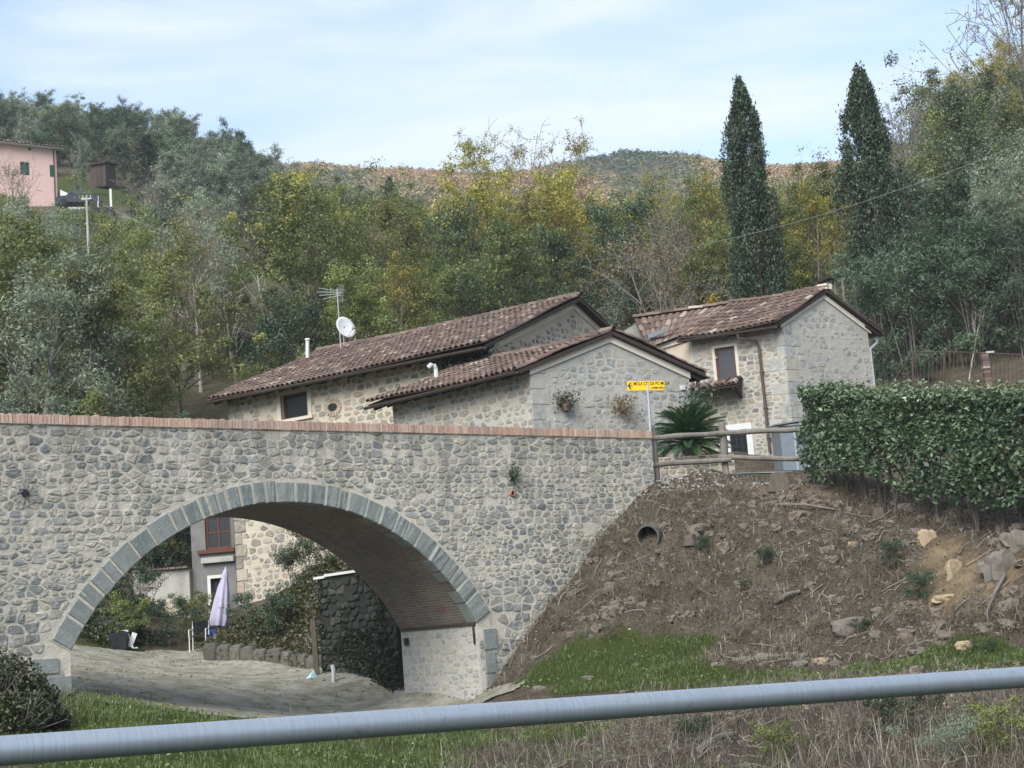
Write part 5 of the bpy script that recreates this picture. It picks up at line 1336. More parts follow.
ORD += ['fortieth'] + ['forty-' + w for w in ('first', 'second', 'third', 'fourth', 'fifth', 'sixth', 'seventh', 'eighth', 'ninth')]
def kind_at(px, py, Y, r):
    """which tree grows where, read off the photograph"""
    def pick(*opts):
        t = r * sum(w for _, w in opts)
        for k, w in opts:
            t -= w
            if t <= 0: return k
        return opts[-1][0]
    B, Yl, O, E, R_, Ba = 'broadleaf_tree', 'yellowing_tree', 'olive_tree', 'evergreen_tree', 'russet_tree', 'bare_tree'
    if px < 345 and py < 175: return pick((O, 4), (E, 1.6), ('holm_oak', 5), (B, 1))
    if px < 180 and py < 250: return pick((O, 8), (B, 1.5), (E, .8))
    if px < 345 and py < 265: return pick((O, 8), (B, 1.2), (R_, 1))
    if px < 190 and py < 330: return pick((B, 5), (O, 4), (R_, .8))
    if px < 190: return pick((B, 8), (E, 1), (O, 1.5), (Yl, .8))
    if px < 290 and py >= 310: return pick((E, 4), (B, 3))
    if px < 345: return pick((B, 4), (R_, 2), (Yl, 1), (E, 1))
    if px < 450 and py < 225: return pick((R_, 3), (O, 2), (Ba, 2), (E, 1), (B, 2))
    if px < 450: return pick((B, 6), (Yl, 2), (R_, 1.5))
    if px < 610 and py < 255: return pick((Yl, 7), (B, 3), (R_, 1))
    if px < 610: return pick((E, 3), (B, 3), (Yl, 3))
    if px < 720: return pick((Yl, 3), (B, 4), (R_, 2.5), (Ba, 1.5), (E, 1))
    if px < 860: return pick((Yl, 6), (B, 2.5), (R_, 1), (Ba, 1))
    if py < 180: return pick((B, 3), (Yl, 3), (E, 2), (O, 2))
    return pick((E, 1.5), (O, 4), (B, 4))

def skyline(px):
    return float(np.interp(px, [-80, 0, 60, 131, 197, 263, 300, 328, 345, 400, 440, 470, 560, 590, 660, 700, 720, 780, 820, 850, 900, 930], [97, 90, 86, 82, 98, 138, 160, 172, 180, 186, 172, 150, 155, 186, 188, 165, 172, 186, 178, 190, 150, 125]))
def plant_woods():
    rng = RNG(2024)
    Y = 57.0
    while Y < 200:
        sp = 3.9 + max(0, min(Y, 112) - 70) * .012 - (.2 if Y > 112 else 0); step = sp * FPX / Y; px = -70 + rng.random() * step
        while px < 1110:
            qx = px + rng.normal(0, step * .22); qy = Y + rng.normal(0, sp * .22); px += step
            if 215 < qx < 640 and qy < 63: continue
            if 640 <= qx < 900 and qy < 62: continue
            if qx >= 900 and qy < 58: continue
            p = at_px(qx, qy)
            # clearings
            gx, gy = proj(p)
            if -60 < gx < 150 and 126 < qy < 148: continue
            if 55 < gx < 122 and 168 < gy < 212: continue
            if 222 < gx < 285 and 244 < gy < 292: continue
            if qy > 150 and 430 < gx < 850: continue
            if 700 < gx < 775 and qy < 70 or 822 < gx < 925 and qy < 72: continue
            # only trees whose crown can show above the ground in front
            top = p + np.array([0, 0, 7.0]); tx, ty = proj(top)
            ys = np.linspace(50, qy - 6, 20); dirx = p[0] / qy
            hid = np.max((H(ys * dirx, ys)) / ys) > top[2] / qy + .01
            if hid: continue
            cx, cy = proj(p + np.array([0, 0, 4.0])); k = kind_at(cx, cy, qy, rng.random())
            s = rng.uniform(.78, 1.2)
            if k == 'olive_tree': s *= 1.12
            if qy > 112 and cx < 345: s *= .74
            if abs(gx - 88) < 34 and qy < 80: s *= .6
            if cy < 130 and cx < 345: s *= .9
            if 345 < cx < 880: s *= .82
            sz = s * rng.uniform(.9, 1.12)
            # keep the view of the pink house and its yard open
            if -80 < cx < 160 and qy < 140:
                hk = {'olive_tree': 5.9, 'yellowing_tree': 9.3}.get(k, 7.9); lim = P(cx, 212 if cx > 25 else 192, qy)[2] - p[2]
                if lim < 2.2: continue
                if hk * sz > lim: f_ = lim / (hk * sz); sz *= f_; s *= max(f_, .6)
            if 205 < cx < 300 and qy < 112:
                hk = {'olive_tree': 5.9, 'yellowing_tree': 9.3}.get(k, 7.9); lim = P(cx, 286, qy)[2] - p[2]
                if lim < 2.2: continue
                if hk * sz > lim: f_ = lim / (hk * sz); sz *= f_; s *= max(f_, .65)
            # nothing may hide the far hills
            if cx < 930:
                hk = {'olive_tree': 5.2, 'yellowing_tree': 8.6}.get(k, 7.2); ym = skyline(cx) + abs(rng.normal(0, 10 if cx < 345 else 14)); lim = P(cx, ym, qy)[2] - p[2]
                if lim < 2.0: continue
                if hk * sz > lim: f_ = lim / (hk * sz); sz *= f_; s *= max(f_, .7)
            plant(k, p, s, sz)
        Y += sp * 1.05
    # undergrowth
    n = 0
    while n < 150:
        qx = rng.uniform(-40, 1060); qy = 56 + 90 * rng.random() ** 1.6
        if 215 < qx < 640 and qy < 60: continue
        if 640 <= qx < 880 and qy < 60: continue
        p = at_px(qx, qy); gx, gy = proj(p)
        if (700 < gx < 775 and qy < 66 or 835 < gx < 910 and qy < 61): continue
        if (-60 < gx < 118 and 126 < qy < 147) or (55 < gx < 122 and 168 < gy < 212) or (215 < gx < 290 and 240 < gy < 330): continue
        k = ('shrub', 'dark_shrub', 'twiggy_shrub', 'silvery_shrub')[int(np.searchsorted([.42, .62, .86], rng.random()))]
        if gx < 345 and gy < 300 and rng.random() < .5: k = 'silvery_shrub'
        s = rng.uniform(.8, 1.5)
        if -80 < gx < 130 and gy < 240 and qy < 140: s *= .5
        plant(k, p, s, s * rng.uniform(.8, 1.2)); n += 1
plant_woods()

def special_trees():
    # the two cypresses
    for (tx, ty, gx, Y, w, sd_, lab) in ((738, 72, 748, 66, 2.35, 11, 'slimmer cypress standing behind the roof of the tall house, left of its twin'), (857, 62, 880, 61, 2.75, 12, 'broader cypress behind the gable of the tall house, dark to its pointed top')):
        top = P(tx, ty, Y); g_ = np.array([top[0], top[1], h1(top[0], top[1])]); hh = top[2] - g_[2]
        tm, cm = cypress_proto(sd_, hh, w); o = thing('cypress_tree', lab, 'tree', g_, 'the two tall cypresses')
        for nm, me in (('trunk', tm), ('crown', cm)):
            c = bpy.data.objects.new(nm, me); COL.objects.link(c); c.parent = o
    def tall(kind, px, Y, ty, label, wscale=1.0, base_h=None, var=0, lean=0.0, group=None):
        tp = P(px, ty, Y); g_ = np.array([tp[0], tp[1], h1(tp[0], tp[1])]); hh = (tp[2] - g_[2]) * .9; b = {'yellowing_tree': 8.0, 'bare_tree': 7.2, 'evergreen_tree': 6.2, 'olive_tree': 4.9, 'conifer_tree': 8.0, 'broadleaf_tree': 6.4, 'pale_dead_tree': 5.0, 'russet_tree': 6.3, 'holm_oak': 6.4}[kind]
        plant(kind, g_, hh / b * wscale, hh / b, label=label, var=var, lean=lean, group=group)
    tm = tree_proto(401, 'lf_yellow', 'gbark', 6500, .115, .42, h=11.5, w=5.0, base=.3, limbs=18, subs=6, sparse=.45, twigs=3, min_r=.012, rise=(.7, 1.25)); PROTO['locust_tree'] = [tm, tree_proto(402, 'lf_yellow', 'gbark', 5500, .115, .42, h=11.5, w=5.2, base=.32, limbs=18, subs=6, sparse=.5, twigs=3, stems=2, min_r=.012, rise=(.7, 1.25))]
    for px, Y, ty, v, lab in ((488, 84, 120, 0, 'tall thin-leaved locust tree rising above the wood, left of its neighbour'), (538, 88, 117, 1, 'tall thin-leaved locust tree with forked crown against the sky'), (645, 92, 165, 1, 'thin-leaved locust tree under the domed far hill')):
        tp = P(px, ty, Y); g_ = np.array([tp[0], tp[1], h1(tp[0], tp[1])]); hh = (tp[2] - g_[2]) * .97; o = plant('locust_tree', g_, hh / 11.5 * .95, hh / 11.5, label=lab, var=v)
    tall('yellowing_tree', 455, 82, 158, 'yellow-leaved tree beside the left locust tree', 1.0); tall('yellowing_tree', 570, 86, 160, 'yellow-leaved tree right of the forked locust tree', 1.0, var=1)
    tall('yellowing_tree', 520, 80, 185, 'yellow-green tree in front of the locust trees', 1.15, var=1)
    tall('conifer_tree', 388, 140, 160, 'small dark conifer on the saddle of the skyline', .62); tall('conifer_tree', 145, 136, 122, 'large dark conifer right of the wooden shed', 1.1)
    tall('conifer_tree', 168, 141, 138, 'second dark conifer behind the one by the shed', .9)
    tall('olive_tree', 80, 139, 146, 'round-headed olive tree on the lawn between pink house and shed', .38)
    tall('yellowing_tree', 805, 68, 182, 'yellow-leaved tree with spreading branches between the two cypresses', .95, var=1); tall('yellowing_tree', 770, 74, 205, 'paler yellow tree against the left cypress', .9)
    tall('holm_oak', 962, 64, 108, 'large grey-green evergreen tree right of the broader cypress', .72, var=0); tall('olive_tree', 985, 60, 180, 'tall olive-leaved tree above the iron railing', .75)
    tall('evergreen_tree', 1015, 60, 225, 'dark evergreen tree at the right edge above the railing', .9); tall('yellowing_tree', 1015, 78, 88, 'yellow-green tree at the right edge of the skyline', .9)
    tall('broadleaf_tree', 930, 66, 225, 'green tree between the broader cypress and the grey-green evergreen', .8)
    tall('bare_tree', 1000, 80, -45, 'big bare tree against the sky at the upper right corner', .8); tall('bare_tree', 905, 76, 88, 'bare twiggy tree just right of the broader cypress top', .95, var=0); tall('bare_tree', 945, 80, 70, 'bare tree between the broader cypress and the corner tree', .7)
    tall('pale_dead_tree', 232, 68, 278, 'pale dead tree with bent limbs above the satellite dish slope', .9); tall('pale_dead_tree', 195, 72, 262, 'pale dead tree with curving trunk left of the bent one', .8, var=1); tall('pale_dead_tree', 262, 76, 236, 'small pale dead tree beside the grassy clearing', .7, var=1)
    tall('pale_dead_tree', 15, 100, 195, 'pale leafless tree below the pink house at the left edge', .9); tall('bare_tree', 12, 108, 152, 'bare tree in front of the pink house wall', .75); tall('bare_tree', 140, 110, 172, 'pale bare bush-like tree below the conifers', 1.2, var=1)
    tall('pale_dead_tree', 958, 56, 292, 'leaning pale trunk above the iron railing', .45, lean=.35)
    for px, Y, s in ((885, 57.5, .95), (915, 57, 1.0), (945, 58, 1.1), (975, 57, .95), (1005, 58, 1.05), (1030, 56, 1.0)):
        plant('bamboo_thicket', at_px(px, Y), s)
    # bright yellow sprig behind the tall house roof
    q = QB(); rng = RNG(8); c = P(711, 300, 57.5); C = c + rng.g.normal(0, .13, (60, 3)); q.add(leaf_quads(C, .14, rng), rng.g.random(60)); o = thing('yellow_sapling', 'bright yellow sapling just behind the ridge of the tall house', 'sapling', (c[0], c[1], c[2] - 2))
    t = MB(); t.tube([c - (0, 0, 3), c - (0, 0, 1), c + (.05, 0, .1)], [.03, .02, .01], 5); t.obj('stem', M['gbark'], o); q.obj('foliage', M['lf_wildyellow'], o)
special_trees()
label_planted()

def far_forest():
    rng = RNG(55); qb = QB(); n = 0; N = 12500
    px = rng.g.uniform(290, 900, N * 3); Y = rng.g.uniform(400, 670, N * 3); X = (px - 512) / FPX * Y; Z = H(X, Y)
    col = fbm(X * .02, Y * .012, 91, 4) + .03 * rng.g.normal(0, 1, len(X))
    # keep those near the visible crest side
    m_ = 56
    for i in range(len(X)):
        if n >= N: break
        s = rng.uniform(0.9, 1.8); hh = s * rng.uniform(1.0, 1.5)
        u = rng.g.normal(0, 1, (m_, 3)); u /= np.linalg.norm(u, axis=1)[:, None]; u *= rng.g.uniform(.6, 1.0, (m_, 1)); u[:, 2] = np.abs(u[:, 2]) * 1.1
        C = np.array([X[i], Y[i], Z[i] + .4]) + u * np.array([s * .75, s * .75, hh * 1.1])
        dome_shade = math.exp(-((px[i] - 620) / 70) ** 2)  # shifts the dome's leaves greener, standing in for its shaded slope
        t = np.clip(.56 - .2 * dome_shade + col[i] * 2.4 + rng.normal(0, .05) + rng.g.normal(0, .02, m_), 0, 1)
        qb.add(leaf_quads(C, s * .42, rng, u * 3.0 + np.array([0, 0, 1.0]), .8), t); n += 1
    o = qb.obj('far_forest', M['lf_far']); tag(o, 'autumn coloured forest with warm sunlight put into its leaf colour, on distant hills', 'forest', kind='stuff')
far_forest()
# ------------------------------------------------------------------ ground cover near the viewer
def blades(name, label, cat, pts, length, width, mat, seed, lean=0.6, tone_fn=None, flat=0.0):
    """thin three-cornered stems standing on the ground points"""
    rng = RNG(seed); n = len(pts); az = rng.g.random(n) * 2 * PI; L = length * rng.g.uniform(.45, 1.4, n); el = rng.g.normal(0, lean, n)
    el = np.where(rng.g.random(n) < flat, PI / 2 * rng.g.uniform(.8, 1.0, n), el)
    D = np.stack([np.cos(az) * np.sin(el), np.sin(az) * np.sin(el), np.abs(np.cos(el))], 1); S = np.stack([-np.sin(az), np.cos(az), np.zeros(n)], 1)
    a2 = rng.g.random(n) * PI; S = np.stack([np.cos(a2), np.sin(a2) * .5, np.zeros(n)], 1) * (width * rng.g.uniform(.6, 1.5, n))[:, None]
    mid = pts + D * (L * .55)[:, None] + np.array([0, 0, .01]); tip = pts + D * L[:, None]; tip[:, 2] -= L * .18 * np.abs(np.sin(el)); tip[:, 2] = np.maximum(tip[:, 2], pts[:, 2] + .015)
    V = np.stack([pts - S, pts + S, mid + S * .75, tip], 1); V2 = np.stack([pts - S, mid + S * .75, tip, mid - S * .75], 1)
    qb = QB(); r = rng.g.random(n); qb.add(V2, r if tone_fn is None else tone_fn(pts, r)); o = qb.obj(name, M[mat]); return tag(o, label, cat, kind='stuff')
def scatter(n, box, prob, seed):
    rng = RNG(seed); out = []; tot = 0
    while tot < n:
        x = rng.g.uniform(box[0], box[1], 40000); y = rng.g.uniform(box[2], box[3], 40000)
        k = rng.g.random(40000) < prob(x, y); out.append(np.stack([x[k], y[k]], 1)); tot += k.sum()
    q = np.concatenate(out)[:n]; return np.c_[q, H(q[:, 0], q[:, 1])]
def sd_of(x, y): return (x - BO[0]) * BD[0] + (y - BO[1]) * BD[1], (x - BO[0]) * BN[0] + (y - BO[1]) * BN[1]
def bare_face(x, y):
    s, d = sd_of(x, y); return (d > .02) * ((s > 9.6) | ((y < 27.5) & (d > .8))) * (1 - np.clip(grass_w(x, y) * 1.6, 0, 1)) * (1 - .8 * clay_w(x, y))
def clump(x, y, f, s, lo=.0): return np.clip(fbm(x * f, y * f, s, 3) * 2.2 + .5 + lo, 0, 1)
inview = lambda x, y: (np.abs(x / y + .0) < .36)
def lane_off(x, y):
    t = (seg_mask(x, y, LANE[1:], 1.6) > 0); return 1.0 - t
def ground_cover():
    p = scatter(52000, (-1, 13, 25, 37), lambda x, y: bare_face(x, y) * inview(x, y) * lane_off(x, y) * (.25 + .75 * clump(x, y, 1.3, 5)), 1)
    blades('dead_grass', 'dry grey-brown grass and cut stems on the bare embankment', 'dead grass', p, .24, .005, 'deadblade', 2, 1.05, lambda p_, r_: np.clip(r_ ** 1.5 + .3 * (fbm(p_[:, 0] * 1.3, p_[:, 1] * 1.3, 72, 3)), 0, 1), flat=.62)
    p = scatter(70000, (-5, 8, 15.5, 27), lambda x, y: bare_face(x, y) * inview(x, y) * (.15 + .85 * clump(x, y, 1.1, 6)) * np.clip((x / y + .12) * 6, .12, 1) * (1 - seg_mask(x, y, [(a, b - .9) for a, b, c in GL], 1.3)), 3)
    blades('bramble_brush', 'tangled dry bramble and cut brush on the slope below the tube rail', 'brush', p, .42, .005, 'deadblade', 4, 1.1, lambda p_, r_: np.clip(r_ ** 2.2 + .25 * (fbm(p_[:, 0] * 1.5, p_[:, 1] * 1.5, 71, 3)), 0, 1), flat=.8)
    p = scatter(46000, (-8, 12, 17, 34), lambda x, y: np.clip(grass_w(x, y) * 1.7 - .15 - .75 * clump(x, y, 2.3, 29), 0, 1) * inview(x, y) * (sd_of(x, y)[1] > .05) * (.08 + .92 * clump(x, y, 1.4, 7, -.1)), 5)
    blades('green_grass', 'fresh green grass in strips along the foot of the embankment and by the arch', 'grass', p, .12, .007, 'grassblade', 6, .75)
    p = scatter(5000, (-8, 8, 15, 28), lambda x, y: inview(x, y) * (sd_of(x, y)[1] > .4) * (1 - np.clip(grass_w(x, y), 0, 1)) * clump(x, y, .9, 12, -.1) , 15)
    blades('weed_tufts', 'green weeds scattered through the dry brush near the stream', 'weeds', p, .13, .012, 'grassblade', 16, .9)
    p = scatter(5200, (-8, 8, 15, 33), lambda x, y: inview(x, y) * (sd_of(x, y)[1] > .1) * np.clip(grass_w(x, y), .12, 1) * clump(x, y, 1.2, 19, -.15), 25)
    rw = RNG(26); qb = QB(); qb.add(leaf_quads(p + np.c_[rw.g.normal(0, .03, (len(p), 2)), rw.g.random(len(p)) * .08 + .02], .055, rw, .8, .6), rw.g.random(len(p)) * .6); tag(qb.obj('broad_weeds', M['lf_green']), 'broad-leaved weeds mixed into the grass near the bridge', 'weeds', kind='stuff')
    p = scatter(1500, (-14, 0, 26, 46), lambda x, y: yard_fn(x, y) * (.12 + clump(x, y, .8, 37, -.25)), 35); rw = RNG(36); qb = QB(); qb.add(leaf_quads(p + np.array([0, 0, .055]), .07, rw, 1.5, .6), rw.g.random(len(p)) * .8); tag(qb.obj('yard_leaves', M['lf_brown']), 'fallen brown leaves scattered over the yard under the arch', 'leaves', kind='stuff')
    # litter of leaves and chips on the bank
    rng = RNG(9); p = scatter(16000, (-1, 13, 24, 37), lambda x, y: bare_face(x, y) * inview(x, y) * lane_off(x, y), 9)
    qb = QB(); qb.add(leaf_quads(p + np.array([0, 0, .015]), .06, rng, 1.2, .55), rng.g.random(len(p)) ** 1.3); o = qb.obj('leaf_litter', M['deadblade']); tag(o, 'fallen leaves and bark chips strewn on the embankment', 'leaf litter', kind='stuff')
    # pebbles and broken stone
    rng = RNG(10); p = scatter(900, (0, 13, 25, 37), lambda x, y: bare_face(x, y) * inview(x, y) * lane_off(x, y) * (.06 + clump(x, y, .8, 8, -.25) + seg_mask(x, y, [P(655, 480, 36.2), P(760, 486, 36.1), P(850, 500, 35.3)], .8)), 11)
    mb = MB()
    for q in p:
        s = rng.uniform(.02, .055) * (1.5 if rng.random() < .1 else 1); a = rng.g.normal(0, 1, (3, 3)); u, _, _ = np.linalg.svd(a); V = []
        for i in range(6): V.append(q + u[i % 3] * (1 if i < 3 else -1) * s * rng.uniform(.6, 1.2))
        mb.add(V, [(0, 1, 2), (0, 2, 4), (0, 4, 5), (0, 5, 1), (3, 2, 1), (3, 4, 2), (3, 5, 4), (3, 1, 5)], rng.random())
    for q in scatter(520, (2, 9, 34, 38), lambda x, y: seg_mask(x, y, [P(640, 482, 36.0), P(700, 483, 36.1), P(770, 486, 36.0)], .55), 13):
        s = rng.uniform(.015, .045); a = rng.g.normal(0, 1, (3, 3)); u, _, _ = np.linalg.svd(a); V = [q + u[i % 3] * (1 if i < 3 else -1) * s * rng.uniform(.6, 1.2) for i in range(6)]
        mb.add(V, [(0, 1, 2), (0, 2, 4), (0, 4, 5), (0, 5, 1), (3, 2, 1), (3, 4, 2), (3, 5, 4), (3, 1, 5)], rng.random(), 1)
    o = mb.obj('rubble', [M['rock'], M['concrete']]); tag(o, 'small broken stones and gravel scattered over the embankment', 'rubble', kind='stuff')
ground_cover()

def stand(px, py, a=10, b=60): return on_ground(px, py, a, b, .1)
def twig_litter():
    rng = RNG(14); p = scatter(620, (-4, 13, 15.5, 37), lambda x, y: bare_face(x, y) * inview(x, y) * lane_off(x, y) * (.2 + .8 * clump(x, y, .9, 33)) * np.clip((x / y + .1) * 6, .0, 1), 34); mb = MB()
    for q in p:
        L = rng.uniform(.18, .55) * (1.9 if rng.random() < .12 else 1); a = rng.random() * 6.28; d = np.array([math.cos(a), math.sin(a) * .8, 0]); k = np.array([-1, -.3, .35, 1.0]) * L / 2; pts = q + np.outer(k, d); pts[:, 2] = H(pts[:, 0], pts[:, 1]) + .02 + rng.g.random(4) * .04; pts[3, 2] += rng.random() * .15 * L; pts[1:3] += rng.g.normal(0, .02, (2, 3)); r = rng.uniform(.005, .013)
        mb.tube(pts, [r, r * .9, r * .75, r * .4], 5, rng.random())
    tag(mb.obj('twig_litter', M['twig']), 'pale and dark cut twigs lying all over the embankment', 'twigs', kind='stuff')
    # clods and roots of the eroded face
    mb = MB(); p = scatter(420, (0, 13, 25, 37), lambda x, y: bare_face(x, y) * inview(x, y) * lane_off(x, y) * (.15 + clump(x, y, .7, 41, -.1)), 42)
    for q in p:
        s_ = rng.uniform(.04, .13) * (1.7 if rng.random() < .1 else 1); rock_mesh(mb, q + (0, 0, -.01), (s_, s_ * .8, s_ * .65), [(math.cos(s_ * 90), math.sin(s_ * 90), 0), (-math.sin(s_ * 90), math.cos(s_ * 90), 0), (0, 0, 1)], rng, .3)
    tag(mb.obj('soil_clods', M['clod']), 'rough brown clods of earth on the eroded embankment', 'clods', kind='stuff')
twig_litter()
def mound_cover():
    """ivy and brambles spilling over the mound and banks beyond the arch"""
    rng = RNG(61)
    def patch(name, label, pts, rad, n, mat, size, h=.5, cat='ivy'):
        o = thing(name, label, cat, pts[0]); C = []
        for i in range(n):
            k = rng.integers(0, len(pts)); a = rng.random() * 2 * PI; r = rad * math.sqrt(rng.random()); C.append((pts[k][0] + r * math.cos(a), pts[k][1] + r * math.sin(a) * .8))
        C = np.array(C); z = H(C[:, 0], C[:, 1]); hh = h * (.3 + .9 * np.clip(.5 + 1.6 * fbm(C[:, 0] * 1.4, C[:, 1] * 1.4, 17, 3), 0, 1.2)) * rng.g.random(n) ** .6
        qb = QB(); qb.add(leaf_quads(np.c_[C, z + .03 + hh], size, rng, .4, .6), np.clip(rng.g.random(n) * .6 + hh / max(h, .01) * .4, 0, 1)); qb.obj('foliage', M[mat], o)
        t = MB()
        for i in range(30):
            k = rng.integers(0, n); t.tube([(C[k, 0], C[k, 1], z[k] - .05), (C[k, 0] + rng.normal(0, .15), C[k, 1], z[k] + hh[k] * .6), (C[k, 0] + rng.normal(0, .3), C[k, 1], z[k] + hh[k])], [.012, .009, .004], 4)
        t.obj('stems', M['bark'], o); return o
    patch('ivy_mound', 'overgrown mound of ivy and bramble against the long house wall, under the arch', [P(a, b, Y) for a, b, Y in ((318, 572, 44.3), (300, 592, 43.8), (282, 612, 43.6), (265, 632, 43.4), (250, 645, 43.2), (310, 620, 42.8), (290, 645, 42.6), (315, 650, 42.2), (245, 610, 44.6), (235, 640, 44.2), (325, 550, 45.2), (275, 590, 45), (262, 592, 45.6), (242, 602, 45.6), (288, 582, 45.4), (300, 570, 45.2))], 1.1, 19000, 'lf_mound', .095, .42)
    patch('ivy_bank', 'dark creeper climbing the bank left of the yard wall', [P(a, b, Y) for a, b, Y in ((85, 620, 44.5), (100, 600, 45.5), (115, 620, 45), (125, 585, 48), (90, 645, 44), (112, 570, 48), (140, 550, 53.5), (165, 548, 54), (125, 545, 52))], 1.2, 8500, 'lf_ivy', .10, .5, 'creeper')
    for px, py, Y, s, k, lab in ((264, 628, 43.2, .55, 'dark_shrub', 'rounded dark shrub beside the folded parasol'), (168, 642, 45.0, .55, 'dark_shrub', 'dark shrub in front of the stained yard wall'), (186, 640, 46, .5, 'shrub', 'green shrub between yard wall and plastered outbuilding'), (318, 545, 45, .6, 'shrub', 'leafy shrub at the top of the overgrown mound'),
                                 (118, 645, 44.2, .5, 'shrub', 'low shrub behind the black tub'), (300, 575, 44.6, .55, 'dark_shrub', 'dark shrub on the crest of the overgrown mound'), (165, 560, 53.2, .9, 'dark_shrub', 'dark shrub behind the stained yard wall'), (140, 550, 54, 1.0, 'dark_shrub', 'larger dark shrub behind the left part of the yard wall'), (150, 530, 53.5, 1.1, 'shrub', 'green shrub at the top of the bank behind the yard wall'), (205, 650, 47, .45, 'shrub', 'low green shrub by the door of the plastered outbuilding'), (135, 630, 46.5, .6, 'dark_shrub', 'dark shrub left of the yard wall footing'), (145, 632, 46.8, .5, 'twiggy_shrub', 'brown twiggy shrub on the rubble footing')):
        p = P(px, py, Y); p[2] = h1(p[0], p[1]); plant(k, p, s, label=lab)
    # bush at the foot of the left pier
    rngb = RNG(66); o = thing('bank_bush', 'dark tangled bush with bare brown stems at the foot of the left pier', 'bush', P(30, 715, 24.2)); q = QB(); t = MB()
    for cx, cy, Y, r, hh in ((12, 700, 23.6, .55, .95), (35, 712, 23.6, .4, .65), (-15, 700, 23.2, .6, 1.1), (52, 722, 23.3, .3, .35), (20, 728, 22.6, .45, .6)):
        b = P(cx, cy, Y); b[2] = h1(b[0], b[1]); n = 2600; u = rngb.g.normal(0, 1, (n, 3)); u /= np.linalg.norm(u, axis=1)[:, None]; u *= rngb.g.random((n, 1)) ** .4
        C = b + np.array([0, 0, hh * .55]) + u * np.array([r, r, hh * .6]); C += .12 * np.stack([fbm(C[:, 0] * 4, C[:, 2] * 4, 3), fbm(C[:, 1] * 4, C[:, 2] * 4, 4), fbm(C[:, 0] * 4, C[:, 1] * 4, 5)], 1)
        q.add(leaf_quads(C, .065, rngb, .3, .55), rngb.g.random(n))
        for i in range(46):
            d = rngb.g.normal(0, 1, 3); d[2] = abs(d[2]) + .8; d /= np.linalg.norm(d); e = b + d * hh * rngb.uniform(.7, 1.35) * np.array([1.1, 1.1, 1]); t.tube([b + rngb.g.normal(0, .08, 3) * (1, 1, 0), (b + e) / 2 + rngb.g.normal(0, .06, 3), e], [.009, .007, .003], 4)
    q.obj('foliage', M['lf_ivy'], o); t.obj('stems', M['gbark'], o)
    # small plants on the embankment and tuft on the bridge wall
    for px, py, s, lab in ((765, 566, .42, 'blue-green leafy weed in the middle of the embankment'), (706, 552, .36, 'leafy weed near the concrete drain'), (895, 562, .5, 'dark leafy weed right of the embankment middle'), (925, 598, .55, 'dark weed beside the bare yellow clay'), (745, 590, .26, 'small weed low on the embankment'), (862, 630, .26, 'small weed above the flat boulder'), (985, 655, .3, 'weed on the grass strip by the right edge')):
        p = stand(px, py, 20, 40); plant('dark_shrub', p, s * .45, s * .4, label=lab)
    p = bridge_hit(511, 474); c = B3(p[0], p[1], .06); r2 = RNG(4); q = QB(); n = 260; q.add(leaf_quads(c + r2.g.normal(0, 1, (n, 3)) * np.array([.07, .04, .12]), .06, r2), r2.g.random(n))
    o = thing('wall_weed', 'small green weed sprouting from the bridge wall above the clay spout', 'weed', c); q.obj('foliage', M['lf_dark'], o); t = MB(); t.tube([B3(p[0], p[1] - .12, -.02), c], [.01, .006], 5); t.obj('stem', M['bark'], o)
mound_cover()

